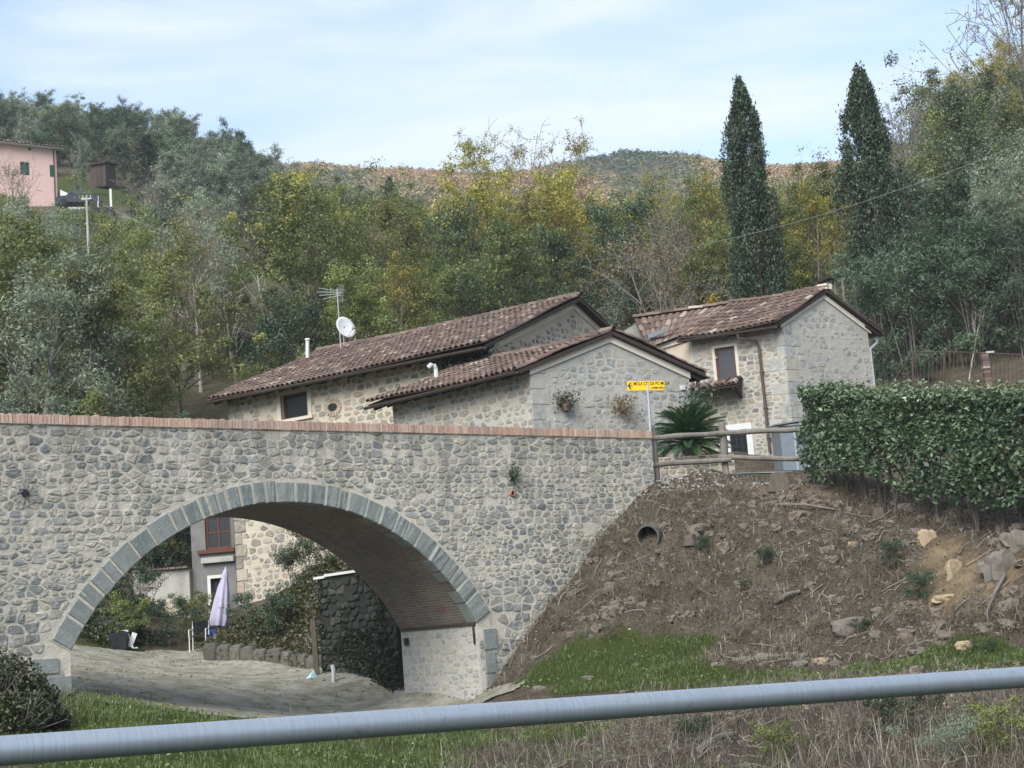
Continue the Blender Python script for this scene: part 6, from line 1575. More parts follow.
# ------------------------------------------------------------------ rocks, logs and drain on the embankment
def rocks():
    rng = RNG(71)
    spec = [(855, 628, .62, .34, .26, 'rock', 'flat-topped grey boulder low on the embankment'), (950, 602, .42, .22, .10, 'yrock', 'pale ochre slab jutting from the bare clay'), (1005, 575, .55, .35, .42, 'rock', 'large grey boulder near the right edge beside the clay'), (1018, 548, .4, .3, .3, 'rock', 'grey boulder under the hedge end at the right edge'),
            (765, 660, .30, .2, .14, 'rock', 'grey stone at the edge of the grass strip, left of the ochre one'), (822, 664, .22, .18, .13, 'yrock', 'ochre stone at the edge of the grass strip'), (800, 668, .2, .16, .1, 'rock', 'grey stone between two others on the grass strip'), (925, 655, .45, .25, .12, 'rock', 'long low rock by the grass strip'), (970, 648, .3, .2, .12, 'yrock', 'sandy rock by the grass strip near the right edge'),
            (880, 615, .22, .16, .14, 'rock', 'small grey rock beside the flat-topped boulder'), (905, 545, .2, .15, .15, 'rock', 'small rock upper right of the embankment'), (790, 545, .16, .12, .1, 'rock', 'small rock in the middle of the embankment'), (855, 545, .18, .14, .1, 'yrock', 'pale stone high on the embankment'),
            (930, 545, .3, .2, .3, 'yrock', 'upright ochre outcrop at the top of the bare clay'), (958, 575, .3, .16, .34, 'yrock', 'crumbling ochre outcrop in the bare clay'), (640, 668, .2, .14, .08, 'rock', 'low stone in the grass left of the strip'), (590, 680, .24, .16, .09, 'rock', 'low stone at the foot of the embankment by the arch'), (480, 695, .3, .2, .06, 'rock', 'flat stone lying beside the right foot of the arch'),
            (540, 690, .2, .15, .09, 'rock', 'small stone between the arch foot and the grass'), (1010, 610, .3, .2, .2, 'rock', 'dark rock low at the right edge of the embankment'), (835, 600, .2, .15, .12, 'rock', 'small rock above the flat-topped boulder'), (720, 668, .2, .15, .1, 'rock', 'grey stone on the left end of the grass strip')]
    for px, py, a, b, c, m_, lab in spec:
        p = stand(px, py, 20, 40); t = rng.normal(0, .35); ax = [(math.cos(t), math.sin(t), rng.normal(0, .08)), (-math.sin(t), math.cos(t), 0), (0, 0, 1)]
        mb = MB(); rock_mesh(mb, p + np.array([0, .12, -c * .05]), (a * .62, b * .62, c * .75), ax, rng, .26)
        o = mb.obj('rock', M[m_], loc=p, smooth=False); tag(o, lab, 'rock', 'rocks on the embankment')
    for (x0, y0, x1, y1, r, lab) in ((776, 507, 835, 514, .03, 'thin pale pole lying across the top of the embankment'), (775, 606, 800, 594, .05, 'grey log end sticking out of the embankment'), (1005, 580, 985, 620, .03, 'bent dead branch beside the boulder at the right'), (560, 520, 640, 500, .02, 'thin branch lying near the concrete drain'), (700, 755, 735, 738, .05, 'cut grey log in the brush below the rail')):
        a = stand(x0, y0, 12, 40); b = stand(x1, y1, 12, 40); mb = MB(); up = np.array([0, -.03, .05]); mb.tube([a + up, (a + b) / 2 + up * 1.6 + (0, 0, .02), b + up], [r, r * .9, r * .7], 7)
        tag(mb.obj('fallen_branch', M['rwood'], loc=a), lab, 'branch', 'cut wood on the banks')
    # sawn stumps under the hedge
    dry = [(600, 560), (640, 600), (690, 600), (560, 630), (720, 530), (770, 610), (800, 575), (835, 545), (680, 505), (740, 500), (880, 585), (905, 625), (980, 625), (610, 640), (735, 640), (955, 535), (820, 640)]
    dry.sort()
    for i, (px, py) in enumerate(dry):
        p = stand(px, py, 20, 40); plant('twiggy_shrub', p, rng.uniform(.16, .3), rng.uniform(.14, .26), label=f'{ORD[i]} small dry bramble clump on the bare embankment, counted from the left', group='dry bramble clumps on the embankment')
    low = [(700, 745, 'dark_shrub', .22), (770, 765, 'shrub', .25), (800, 722, 'twiggy_shrub', .3), (850, 750, 'twiggy_shrub', .4), (905, 735, 'dark_shrub', .3), (940, 764, 'silvery_shrub', .3), (985, 728, 'twiggy_shrub', .38), (1010, 755, 'shrub', .3), (640, 755, 'twiggy_shrub', .28), (560, 745, 'shrub', .18)]
    low.sort()
    for i, (px, py, k, s_) in enumerate(low):
        p = stand(px, py, 12, 30); plant(k, p, s_, s_ * .8, label=f'{ORD[i]} small {ADJ[k]} below the tube rail, counted from the left', group='scrub below the rail')
    for px, py, w, lab in ((782, 487, .28, 'broad sawn stump by the right end of the rustic fence'), (880, 518, .16, 'low sawn stump below the hedge'), (690, 545, .14, 'low stump right of the concrete drain')):
        p = stand(px, py, 20, 40); mb = MB(); n = 12; an = np.arange(n) * 2 * PI / n; V = []
        for z, k in ((-.15, 1.25), (.12, 1.02), (.3, .88)): V += [p + np.array([math.cos(t) * w * k * (1 + .22 * math.sin(3 * t + w * 9) + .1 * math.sin(7 * t)), math.sin(t) * w * k * (1 + .2 * math.sin(4 * t)), z * w / .34 + (.07 * math.sin(t * 2 + w * 20) if z > .2 else 0)]) for t in an]
        mb.add(V, [(l * n + i, l * n + (i + 1) % n, (l + 1) * n + (i + 1) % n, (l + 1) * n + i) for l in range(2) for i in range(n)] + [tuple(2 * n + i for i in range(n))]); tag(mb.obj('tree_stump', M['bark'], loc=p, smooth=False), lab, 'stump', 'stumps on the embankment')
    # concrete drain
    p = stand(650, 541, 25, 40); d = np.array([-.32, -.9, -.12]); d /= np.linalg.norm(d); c = P(649, 536, p[1] - .02)
    dr = thing('drain_pipe', 'round concrete drain pipe opening out of the embankment beside the bridge', 'drain', c); mb = MB(); ring_tube(mb, c - d * 1.2, c + d * .12, .255, .215, 24); mb.obj('pipe', M['edge'], dr, smooth=False)
    mb = MB(); x = np.cross(d, Zv); x /= np.linalg.norm(x); y = np.cross(d, x); mb.add([c - d * .5 + .22 * (math.cos(t) * x + math.sin(t) * y) for t in np.arange(16) * PI / 8], [tuple(range(16))]); mb.obj('bore', M['black'], dr)
rocks()

# ------------------------------------------------------------------ rustic fence, road sign, cycad
def log(mb, a, b, r, rng, n=9):
    a = np.asarray(a, float); b = np.asarray(b, float); k = 7; pts = [a + (b - a) * i / (k - 1) + rng.g.normal(0, .012, 3) for i in range(k)]; mb.tube(pts, [r * rng.uniform(.88, 1.12) for _ in range(k)], n)
def fence():
    rng = RNG(81); posts = [(656, 480, 426, 36.35), (726, 480, 423, 36.7), (816, 486, 428, 36.5)]
    f = thing('rustic_fence', 'rustic post-and-rail fence of weathered round logs at the end of the bridge', 'fence', P(726, 480, 36.6)); tops = []
    for px, yb, yt, Y in posts:
        mb = MB(); b = P(px, yb, Y); t = P(px - 4, yt, Y); log(mb, b - (t - b) * .35, t, .085, rng); mb.obj('post', M['rwood'], f); tops.append((b, t))
    for i, ((a0, b0), (a1, b1)) in enumerate((((438, 433), (465, 460)), ((433, 429), (457, 460)))):
        Y0, Y1 = posts[i][3] - .08, posts[i + 1][3] - .08; x0, x1 = posts[i][0], posts[i + 1][0]
        for ya, yb in ((a0, b0), (a1, b1)):
            mb = MB(); log(mb, P(x0 - 5, ya, Y0), P(x1 + 4, yb, Y1), .062, rng); mb.obj('rail', M['rwood'], f)
fence()
def sign():
    r = thing('direction_sign', 'yellow arrow sign with black lettering on a grey pole at the bridge end', 'sign', P(653, 478, 36.2)); Y = 36.15
    pl = MB(); pl.tube([P(653.5, 482, Y), P(648, 392, Y), P(647.4, 383, Y)], [.03, .03, .03], 10); pl.obj('pole', M['galv'], r)
    a = P(627.5, 390.6, Y - .06); b = P(665, 389.8, Y - .06 + .1); t = P(627, 381.6, Y - .06); u = (b - a); w = np.linalg.norm(u); u /= w; u[2] *= 1; v = t - a; h = np.linalg.norm(v); v -= u * (u @ v); v /= np.linalg.norm(v); n = np.cross(u, v); n = n if n @ -a > 0 else -n
    pb = MB(); pb.box(a + u * w / 2 + v * h / 2, [u, v, n], (w / 2, h / 2, .012)); panel = pb.obj('panel', M['yellow'], r)
    lp = MB()
    def Q(x, y, d=.0145): return a + u * x * w + v * y * h + n * d
    # arrow head and shaft
    def stroke(p, q, th):
        p = np.array(p); q = np.array(q); d = (q - p); L = np.hypot(d[0] * w, d[1] * h); e = np.array([-d[1] * h, d[0] * w]) / L * th / 2; e = e / np.array([w, h])
        lp.add([Q(*(p + e)), Q(*(q + e)), Q(*(q - e)), Q(*(p - e))], [(0, 1, 2, 3)])
    stroke((.025, .5), (.095, .86), .03); stroke((.025, .5), (.095, .14), .03); lp.add([Q(.035, .55, .0155), Q(.14, .55, .0155), Q(.14, .45, .0155), Q(.035, .45, .0155)], [(0, 1, 2, 3)]); lp.obj('arrow', M['ink'], panel)
    for txt, x, y, sz, sx in (('MOLA CO DA PO MOLA', .165, .55, .115, .67), ('COMM. MOLA', .62, .14, .068, .8)):
        cu = bpy.data.curves.new('lettering', 'FONT'); cu.body = txt; cu.size = sz; cu.extrude = .001; cu.materials.append(M['ink']); o = bpy.data.objects.new('lettering', cu); COL.objects.link(o)
        mm = Matrix.Identity(4); q = Q(x, y, .0155)
        for i in range(3): mm[i][0] = u[i] * sx; mm[i][1] = v[i]; mm[i][2] = n[i]; mm[i][3] = q[i] - origin_of(panel)[i]
        cu.offset = .0016; bpy.context.view_layer.update(); me = bpy.data.meshes.new_from_object(o.evaluated_get(bpy.context.evaluated_depsgraph_get())); bpy.data.objects.remove(o)
        o = bpy.data.objects.new('lettering', me); COL.objects.link(o); o.parent = panel; o.matrix_local = mm
    fm = MB()
    for x in (.3, .55): 
        pass
sign()
def cycad():
    rng = RNG(83); c = P(690, 449, 39.0); r = thing('cycad', 'big sago cycad with arching dark green fronds behind the rustic fence', 'cycad', (c[0], c[1], c[2] - .6))
    t = MB(); t.tube([c - (0, 0, .75), c - (0, 0, .3), c + (0, 0, .1)], [.2, .19, .12], 12); t.obj('trunk', M['bark'], r); qb = QB(); ra = MB()
    for k in range(96):
        az = k * 2.399; e0 = .05 + 1.45 * (k / 96) ** .8 + rng.normal(0, .06); L = rng.uniform(.95, 1.15); pts = [c + np.array([0, 0, .05 + .15 * k / 96])]; e = e0; n = 16
        for i in range(n): e -= .045 + .03 * i / n; pts.append(pts[-1] + L / n * np.array([math.cos(az) * math.cos(e), math.sin(az) * math.cos(e), math.sin(e)]))
        pts = np.array(pts); ra.tube(pts[::4], .008, 4, caps=False); T = np.gradient(pts, axis=0); T /= np.linalg.norm(T, axis=1)[:, None]; side = np.array([-math.sin(az), math.cos(az), 0])
        for i in range(2, n + 1):
            for sub in (0, .34, .67):
                p = pts[i] if i == n else pts[i] * (1 - sub) + pts[i + 1] * sub; f = math.sin(PI * min(1, (i + sub) / n * .9 + .06)) ** .6 * .2; up = np.cross(side, T[i]); up = up if up[2] > 0 else -up
                for sg in (-1, 1):
                    d = side * sg * .85 + T[i] * .55 + up * .3; d /= np.linalg.norm(d); w_ = T[i] * .013; qb.add([[p - w_, p + d * f * .5 - w_ * .9, p + d * f, p + d * f * .5 + w_ * 1.1]], [rng.random()])
    qb.obj('fronds', M['lf_cycad'], r); ra.obj('ribs', M['lf_cycad'], r)
    # potted bush against the gable corner, low stone kerb behind the fence
    c = P(697, 400, 42.2); o = thing('climbing_plant', 'bushy green plant growing up the gable corner under the tiled canopy', 'plant', c - np.array([0, 0, 1.0])); q = QB(); n = 900; rg = RNG(84); q.add(leaf_quads(c + rg.g.normal(0, 1, (n, 3)) * np.array([.2, .14, .2]) + np.array([0, 0, -.1]), .09, rg), rg.g.random(n)); q.obj('foliage', M['lf_hedge'], o); t = MB()
    for i in range(5): t.tube([c + np.array([.03 * i, 0, -1.2]), c + np.array([rg.normal(0, .1), 0, -.4]), c + rg.g.normal(0, .15, 3)], [.014, .011, .005], 5)
    t.obj('stems', M['bark'], o)
    # planter wall under the cycad
    a = P(660, 472, 38.4); b = P(735, 468, 38.8); u = b - a; L = np.linalg.norm(u[:2]); F = Face(a[:2], u[:2]); o = thing('planter_wall', 'low stone planter wall below the cycad behind the fence', 'planter', a); mb = MB(); mb.box(F.to3(L / 2, a[2] + .05, -.15), F.ax, (L / 2, .14, .3)); mb.obj('wall', M['hmortar'], o)
    st = MB(); rg = RNG(86); lay_stones(st, stone_cells(0, L, a[2] - .24, a[2] + .34, rg, .25, .14), F.to3, rg, skip=.05); st.obj('stonework', M['hstone'], o)
cycad()

def hedge():
    rng = RNG(91); A = P(826, 488, 36.0); B = P(1085, 538, 27.2); A[2] = 2.72; tA = P(815, 390, 36.0)[2] - .03; tB = P(1085, 392, 27.2)[2]
    u = B - A; L = np.linalg.norm(u[:2]); ud = np.r_[u[:2] / L, 0]; nd = np.array([ud[1], -ud[0], 0]); r = thing('laurel_hedge', 'tall clipped laurel hedge along the top of the embankment', 'hedge', (A + B) / 2)
    gz = lambda t: A[2] + (B[2] - A[2]) * t; tz = lambda t: tA + (tB - tA) * t
    N = 52000; t = rng.g.random(N); v = rng.g.random(N); shell = rng.g.random(N)
    W = .46 + .16 * fbm(t * L * 1.1, v * 2.6, 3, 4) * 4.0; d = np.where(shell < .72, W * (1 - rng.g.random(N) ** 2 * .35), rng.g.uniform(-.45, .45, N)); d = np.where((shell > .62) & (shell < .72), -d, d)
    topn = .22 * fbm(t * L * 1.4, t * 0 + 5, 8, 4) * 2; bot = .24 + .5 * np.clip(fbm(t * L * .9, t * 0, 14, 3) * 2 + .35, 0, 1)
    z = gz(t) + bot * (1 - v) + (tz(t) - gz(t) + topn) * v; m_ = rng.g.random(N) < .16; z = np.where(m_, tz(t) + topn - rng.g.random(N) ** 2 * .2, z); d = np.where(m_, rng.g.uniform(-.45, .5, N), d)
    C = A + np.outer(t * L, ud) + np.outer(d, nd); C[:, 2] = z; C += rng.g.normal(0, .03, (N, 3))
    gapn = fbm(t * L * 2.2, z * 2.2, 44, 3); keep = rng.g.random(N) < np.clip(1.15 + gapn * 3.0 - .75 * (1 - v) ** 2.2, .06, 1)
    keep |= m_
    q = QB(); C = C[keep]; tn = np.clip(.35 + fbm(t * L * 1.6, z * 1.6, 66, 3)[keep] * .7 + rng.g.normal(0, .22, keep.sum()) + .25 * m_[keep], 0, 1); q.add(leaf_quads(C, .095 * rng.g.uniform(.6, 1.5, len(C)), rng, .3, .5), tn); q.obj('foliage', M['lf_hedge'], r)
    sh = rng.g.random(260); hs = rng.uniform(.06, .28, 260); shoots = []
    for a_, b_ in zip(sh, hs):
        c0 = A + u * a_; c0[2] = tz(a_); c0 += nd * rng.uniform(-.4, .5); k_ = max(4, int(b_ * 45)); shoots.append(c0 + np.c_[rng.g.normal(0, .03, (k_, 2)), rng.g.random(k_) * b_])
    shoots = np.concatenate(shoots); q2 = leaf_quads(shoots, .09, rng, .3, .46)
    me_ = QB(); me_.add(q2, .5 + .5 * rng.g.random(len(q2))); me_.obj('shoots', M['lf_hedge'], r)
    n = 13
    for i in range(n):
        f = (i + .5 + rng.normal(0, .15)) / n; f = min(max(f, .01), .98); p = A + u * f; p[2] = h1(p[0], p[1]); mb = MB()
        for k in range(3): mb.tube([p + (rng.normal(0, .04), rng.normal(0, .04), -.15), p + (rng.normal(0, .06), rng.normal(0, .06), .5), p + (rng.normal(0, .25), rng.normal(0, .2), 1.4)], [.035, .026, .012], 6)
        mb.obj('stem', M['bark'], r)
hedge()

def brown_railing():
    Y0, Y1 = 49.0, 47.0; pts = [(913, 352, 388, Y0), (944, 352, 388, 48.6), (985, 353, 389, 48), (1045, 356, 392, Y1)]; r = thing('iron_railing', 'brown iron railing with sloping handrail above the hedge', 'railing', P(945, 388, 48.6)); mb = MB()
    for px, yt, yb, Y in pts: mb.tube([P(px, yb + 8, Y), P(px, yt, Y)], .035, 6)
    mb.obj('posts', M['rust'], r); mb = MB()
    for k in (0, .9):
        for (a, b) in zip(pts[:-1], pts[1:]): mb.tube([P(a[0], a[1] + (a[2] - a[1]) * k, a[3]), P(b[0], b[1] + (b[2] - b[1]) * k, b[3])], .022, 5)
    mb.tube([P(892, 384, 49.6), P(913, 352, 49)], .03, 5); mb.tube([P(895, 392, 49.6), P(913, 368, 49)], .02, 5); mb.obj('handrail', M['rust'], r); mb = MB()
    px = 916
    while px < 1043:
        t = (px - 913) / 132; Y = Y0 + (Y1 - Y0) * t; mb.tube([P(px, 388 + 3 * t, Y), P(px, 352 + 4 * t, Y)], .011, 4); px += 4.2
    mb.obj('bars', M['rust'], r)
    o = thing('brick_pillar', 'short brick gate pillar standing in the brown railing', 'pillar', P(989, 392, 47.4)); mb = MB(); b = P(989, 392, 47.4); t = P(989, 352, 47.4); rg = RNG(6)
    z = b[2] - .2
    while z < t[2] - .05: mb.box((b[0], b[1], z + .035), [(1, 0, 0), (0, 1, 0), (0, 0, 1)], (.10, .10, .031), rg.random()); z += .07
    mb.obj('brickwork', M['tile'], o); mb = MB(); mb.box((t[0], t[1], t[2] - .02), [(1, 0, 0), (0, 1, 0), (0, 0, 1)], (.12, .12, .03)); mb.obj('cap', M['concrete'], o)
    for px, Y, s, lab in ((975, 46.5, .42, 'rambling bush at the foot of the brick gate pillar'), (1010, 46, .4, 'bush with pale tips at the right end of the railing')):
        p = P(px, 385, Y); p[2] = h1(p[0], p[1]); plant('silvery_shrub' if px > 1000 else 'shrub', p, s, label=lab)
brown_railing()

# ------------------------------------------------------------------ roof furniture
def roof_things():
    # aerial
    b = P(340.5, 342, 53.5); t = P(337, 289, 53.5); r = thing('tv_aerial', 'TV aerial with splayed rods on a thin mast above the long roof', 'aerial', b); mb = MB(); mb.tube([b - (0, 0, .5), t], [.022, .018], 6); mb.obj('mast', M['galv'], r)
    mb = MB(); c = t + np.array([0, 0, -.12]); bd = np.array([-.97, -.22, .05]); bd /= np.linalg.norm(bd); mb.tube([c + bd * .70, c - bd * .2], .013, 5); vz = np.array([.12, -.3, .95])
    for i in range(7): e = c + bd * (.02 + .1 * i); ln = .12 - .006 * i; mb.tube([e - vz * ln * .5, e + vz * ln * .5], .006, 4)
    mb.obj('boom', M['galv'], r); mb = MB()
    for dz, ln in ((.13, .62), (-.12, .62), (-.25, .5)): mb.tube([c - bd * .12 + Zv * dz * .35, c + bd * ln + Zv * dz], .011, 5)
    for k in (-.2, -.13, -.06): mb.tube([c + bd * k + vz * .26, c + bd * k - vz * .3], .009, 4)
    for dz in (-.28, -.1, .1, .24): mb.tube([c - bd * .22 + vz * dz, c - bd * .0 + vz * dz * 1.1], .009, 4)
    mb.obj('reflector', M['galv'], r)
    # dish
    c = P(346, 327, 52.8); ax = np.array([.62, -.72, .32]); ax /= np.linalg.norm(ax); x = np.cross(ax, Zv); x /= np.linalg.norm(x); y = np.cross(x, ax); r = thing('satellite_dish', 'white satellite dish on the ridge of the long roof under the aerial', 'satellite dish', c - (0, 0, .4)); mb = MB(); n = 24; V = []; F_ = []
    for j in range(5):
        rr = .40 * j / 4
        for i in range(n): t_ = i * 2 * PI / n; V.append(c + x * rr * math.cos(t_) * .92 + y * rr * math.sin(t_) + ax * (rr * rr * .45 - .07))
    F_ = [(j * n + i, j * n + (i + 1) % n, (j + 1) * n + (i + 1) % n, (j + 1) * n + i) for j in range(4) for i in range(n)]; mb.add(V, F_); o = mb.obj('dish', M['white'], r, smooth=True); md = o.modifiers.new('thick', 'SOLIDIFY'); md.thickness = .012
    mb = MB(); mb.tube([c - y * .34, c - y * .26 + ax * .34], .012, 5); mb.box(c - y * .24 + ax * .36, [x, y, ax], (.035, .035, .06)); mb.obj('feed_arm', M['galv'], r); mb = MB(); mb.tube([c - ax * .08, c - ax * .18, c - ax * .18 - np.array([0, 0, .55])], .022, 6); mb.obj('bracket', M['galv'], r)
    # flue and roof vent
    b = P(307.5, 358, 53.0); t = P(307.5, 340, 53.0); r = thing('flue_pipe', 'white flue pipe with a flat cap on the left end of the long roof', 'flue', b); mb = MB(); mb.tube([b, t], .065, 10); mb.obj('pipe', M['white'], r); mb = MB(); mb.tube([t, t + (0, 0, .05)], [.10, .08], 10); mb.obj('cap', M['lconcrete'], r)
    c = P(436, 372, 42.8); r = thing('roof_vent', 'small white curved vent on the tiles of the gable house', 'vent', c); mb = MB(); mb.tube([c - (0, 0, .15), c + (0, 0, .08), c + (-.03, -.03, .17), c + (-.12, -.08, .19), c + (-.2, -.1, .12)], [.06, .06, .065, .065, .06], 9); mb.obj('pipe', M['white'], r)
    # pots hanging on the gable
    for px, py, lab, mt, col in ((563, 403, 'terracotta wall pot with green plant, left on the grey gable', 'lf_mound', 1), (620, 403, 'wall pot with dry drooping plant, right on the grey gable', 'lf_brown', 0)):
        s, z = H2.gable.hit(px, py + 4); F = H2.gable; r = thing('wall_pot', lab, 'plant pot', F.to3(s, z, .15), 'pots on the gable'); mb = MB(); c = F.to3(s, z, .17); n = 12; V = []
        for zz, rr in ((-.12, .085), (.0, .115), (.06, .125)): V += [c + np.array([rr * math.cos(t), rr * math.sin(t), zz]) for t in np.arange(n) * 2 * PI / n]
        mb.add(V, [(l * n + i, l * n + (i + 1) % n, (l + 1) * n + (i + 1) % n, (l + 1) * n + i) for l in range(2) for i in range(n)] + [tuple(range(n))[::-1], tuple(2 * n + i for i in range(n))]); mb.obj('pot', M['tile'], r); mb = MB(); mb.box(F.to3(s, z, .04), F.ax, (.02, .05, .1)); mb.obj('hook', M['rust'], r)
        rg = RNG(int(px)); n = 420; sp = np.array([.17, .1, .12]) if col else np.array([.2, .12, .16]); C = c + rg.g.normal(0, 1, (n, 3)) * sp + np.array([0, 0, .14 if col else 0.0]); C[:, :2] -= 0; q = QB()
        dn = (C - np.r_[F.O, 0])[:, :2] @ F.n; C[:, :2] += np.outer(np.maximum(0, .05 - dn), F.n); q.add(leaf_quads(C, .075, rg), rg.g.random(n)); q.obj('plant', M[mt], r)
roof_things()

def eave_creeper():
    F = H1.front; s0, z0 = F.hit(468, 356); rg = RNG(120); o = thing('eave_creeper', 'dark creeper filling the gap under the long roof eave, above the gable house tiles', 'creeper', F.to3(s0, z0, .1)); n = 3600; a = rg.g.normal(0, .52, n); b = rg.g.normal(0, .22, n) - .15; d = np.abs(rg.g.normal(0, .16, n)) + .03
    C = np.array([F.to3(s0 + x, min(z0 + y, H1.ze - .12), e) for x, y, e in zip(a, b, d)]); q = QB(); q.add(leaf_quads(C, .085, rg), rg.g.random(n)); q.obj('foliage', M['lf_ivy'], o); t = MB()
    for i in range(7): t.tube([F.to3(s0 + rg.normal(0, .4), z0 - 1.6, .02), F.to3(s0 + rg.normal(0, .4), z0 - .5, .05), F.to3(s0 + rg.normal(0, .5), z0 + .1, .08)], [.015, .012, .006], 5)
    t.obj('stems', M['bark'], o)
eave_creeper()

# ------------------------------------------------------------------ things in the yard beyond the arch
def yard_things():
    rng = RNG(95)
    b = P(217, 643, 45.0); b[2] = h1(b[0], b[1]); t = P(226, 566, 45.2); r = thing('folded_parasol', 'folded pale lilac parasol standing before the plastered outbuilding', 'parasol', b); d = t - b; H_ = np.linalg.norm(d); d /= H_; x = np.cross(d, (0, 1, 0)); x /= np.linalg.norm(x); y = np.cross(d, x); mb = MB(); n = 32; V = []; prof = [(.22, .20), (.3, .24), (.5, .21), (.72, .15), (.84, .085), (.87, .10), (.93, .06), (.985, .012)]
    for f, rr in prof: V += [b + d * H_ * f + (x * math.cos(k * 2 * PI / n) + y * math.sin(k * 2 * PI / n)) * rr * (1 + .28 * (1 if k % 4 < 2 else -1) * (1 - f)) for k in range(n)]
    mb.add(V, [(j * n + i, j * n + (i + 1) % n, (j + 1) * n + (i + 1) % n, (j + 1) * n + i) for j in range(len(prof) - 1) for i in range(n)]); mb.obj('canopy', M['lilac'], r, smooth=True); mb = MB(); mb.tube([b, b + d * H_ * .99], .022, 8); mb.obj('pole', M['galv'], r); mb = MB(); mb.tube([b - (0, 0, .02), b + (0, 0, .05), b + (0, 0, .09)], [.24, .23, .05], 16); mb.obj('base', M['concrete'], r)
    # blue sack at its foot
    c = P(211.5, 633, 44.7); c[2] = h1(c[0], c[1]); mb = MB(); rock_mesh(mb, c + (0, 0, .2), (.14, .12, .26), [(1, 0, .15), (0, 1, 0), (-.15, 0, 1)], rng, .18); tag(mb.obj('blue_sack', M['blue'], loc=c, smooth=True), 'crumpled bright blue sack at the foot of the folded parasol', 'sack')
    # white garden chair
    c = P(200, 655, 44.2); c[2] = h1(c[0], c[1]); r = thing('garden_chair', 'white metal garden chair with dark seat at the edge of the yard', 'chair', c); s = .23; mb = MB()
    for sx, sy, hh in ((-1, -1, .44), (1, -1, .44), (-1, 1, .86), (1, 1, .86)):
        l = MB(); l.tube([c + (sx * s, sy * s, 0), c + (sx * s * .96, sy * s, .44), c + (sx * s * .96, sy * s * (1.25 if hh > .5 else 1), hh)], .018, 6); l.obj('leg', M['white'], r)
    a = MB()
    for sx in (-1, 1): a.tube([c + (sx * s, -s, .44), c + (sx * s, -s, .62), c + (sx * s, s, .64)], .016, 6)
    a.obj('armrests', M['white'], r); q = MB(); q.box(c + (0, 0, .445), [(1, 0, 0), (0, 1, 0), (0, 0, 1)], (.22, .22, .018)); q.obj('seat', M['black'], r); q = MB(); q.box(c + (0, s * 1.17, .7), [(1, 0, 0), (0, .98, .2), (0, -.2, .98)], (.21, .015, .15)); q.obj('backrest', M['black'], r)
    # black tub and white frame
    c = P(121, 659, 43.5); c[2] = h1(c[0], c[1]); r = thing('black_tub', 'square black plastic tub standing on the far side of the yard', 'tub', c); mb = MB(); V = []
    for z, k in ((0, .19), (.46, .25), (.46, .225), (.06, .17)): V += [c + (sx * k, sy * k, z) for sx, sy in ((-1, -1), (1, -1), (1, 1), (-1, 1))]
    mb.add(V, [(l * 4 + i, l * 4 + (i + 1) % 4, (l + 1) * 4 + (i + 1) % 4, (l + 1) * 4 + i) for l in range(3) for i in range(4)] + [(3, 2, 1, 0), (12, 13, 14, 15)]); mb.obj('tub', M['black'], r)
    e = c + (.33, -.05, 0); mb = MB(); mb.tube([e + (-.12, 0, .5), e + (-.3, .02, .52), e + (-.12, 0, .5), e + (.02, 0, .02), e + (.14, 0, .02)], .02, 5); o = mb.obj('board_frame', M['white'], loc=e); tag(o, 'bent white metal frame leaning against the black tub', 'frame')
    mb = MB(); mb.box(e + (-.01, .06, .24), [(.9, 0, -.4), (0, 1, 0), (.4, 0, .9)], (.07, .012, .2)); o = mb.obj('white_board', M['white'], loc=e); tag(o, 'small white board leaning beside the black tub', 'board')
    # dark ivy wall by the right abutment, with a stone cap
    a = P(323, 682, 38.4); b = P(402, 700, 35.9); F = Face(a[:2], (b - a)[:2]); L = np.linalg.norm((b - a)[:2]); za = P(324, 579, 38.4)[2]; zb_ = P(372, 572, 37)[2]; z0 = min(a[2], b[2]) - .4
    r = thing('dark_wall', 'tall dark stone wall with pale capstones beside the right abutment', 'wall', F.to3(L / 2, z0 + .4)); mb = MB(); mb.box(F.to3(L / 2, (z0 + za) / 2, -.25), F.ax, (L / 2, .25, (za - z0) / 2)); mb.obj('wall', M['dmortar'], r)
    st = MB(); rg = RNG(96); lay_stones(st, stone_cells(.02, L, z0 + .1, za - .02, rg, .27, .17, .5), F.to3, rg, relief=(.02, .06), skip=.1); E_ = Face(a[:2], (-F.n[0], -F.n[1])); lay_stones(st, stone_cells(.02, .5, z0 + .1, za - .02, rg, .27, .17, .5), lambda s, z, d: np.r_[F.O - F.u * d - F.n * s, z], rg, skip=.1); st.obj('stonework', M['dstone'], r)
    cb = MB(); fbox(cb, F, -.06, .42, za, za + .06, -.55, .07); fbox(cb, F, .43, L * .62, za + .03, za + .09, -.55, .07); cb.obj('capstones', M['lconcrete'], r)
    q = QB(); n = 6500; s = rg.g.random(n) * L; z = z0 + .4 + rg.g.random(n) ** 1.3 * (za - z0 - .4); k = fbm(s * 1.5, z * 1.5, 5, 3) > -.02; C = np.array([F.to3(a_, b_, .08) for a_, b_ in zip(s[k], z[k])]); q.add(leaf_quads(C, .075, rg), rg.g.random(len(C)) * .6); q.obj('ivy', M['lf_ivy'], r)
    # weathered post, white pipe end, pale cloth
    p = P(317, 684, 38.2); p[2] = h1(p[0], p[1]); mb = MB(); mb.box(p + (0, 0, .62), [(1, 0, .02), (0, 1, 0), (-.02, 0, 1)], (.06, .06, .72)); tag(mb.obj('wooden_post', M['bark'], loc=p), 'weathered wooden post at the end of the dark stone wall', 'post')
    p = P(334, 692, 37.0); p[2] = h1(p[0], p[1]); mb = MB(); mb.tube([p, p + (.02, 0, .28), p + (0, .0, .42)], [.04, .05, .045], 8); tag(mb.obj('white_pipe', M['white'], loc=p), 'short white pipe standing against the dark stone wall', 'pipe')
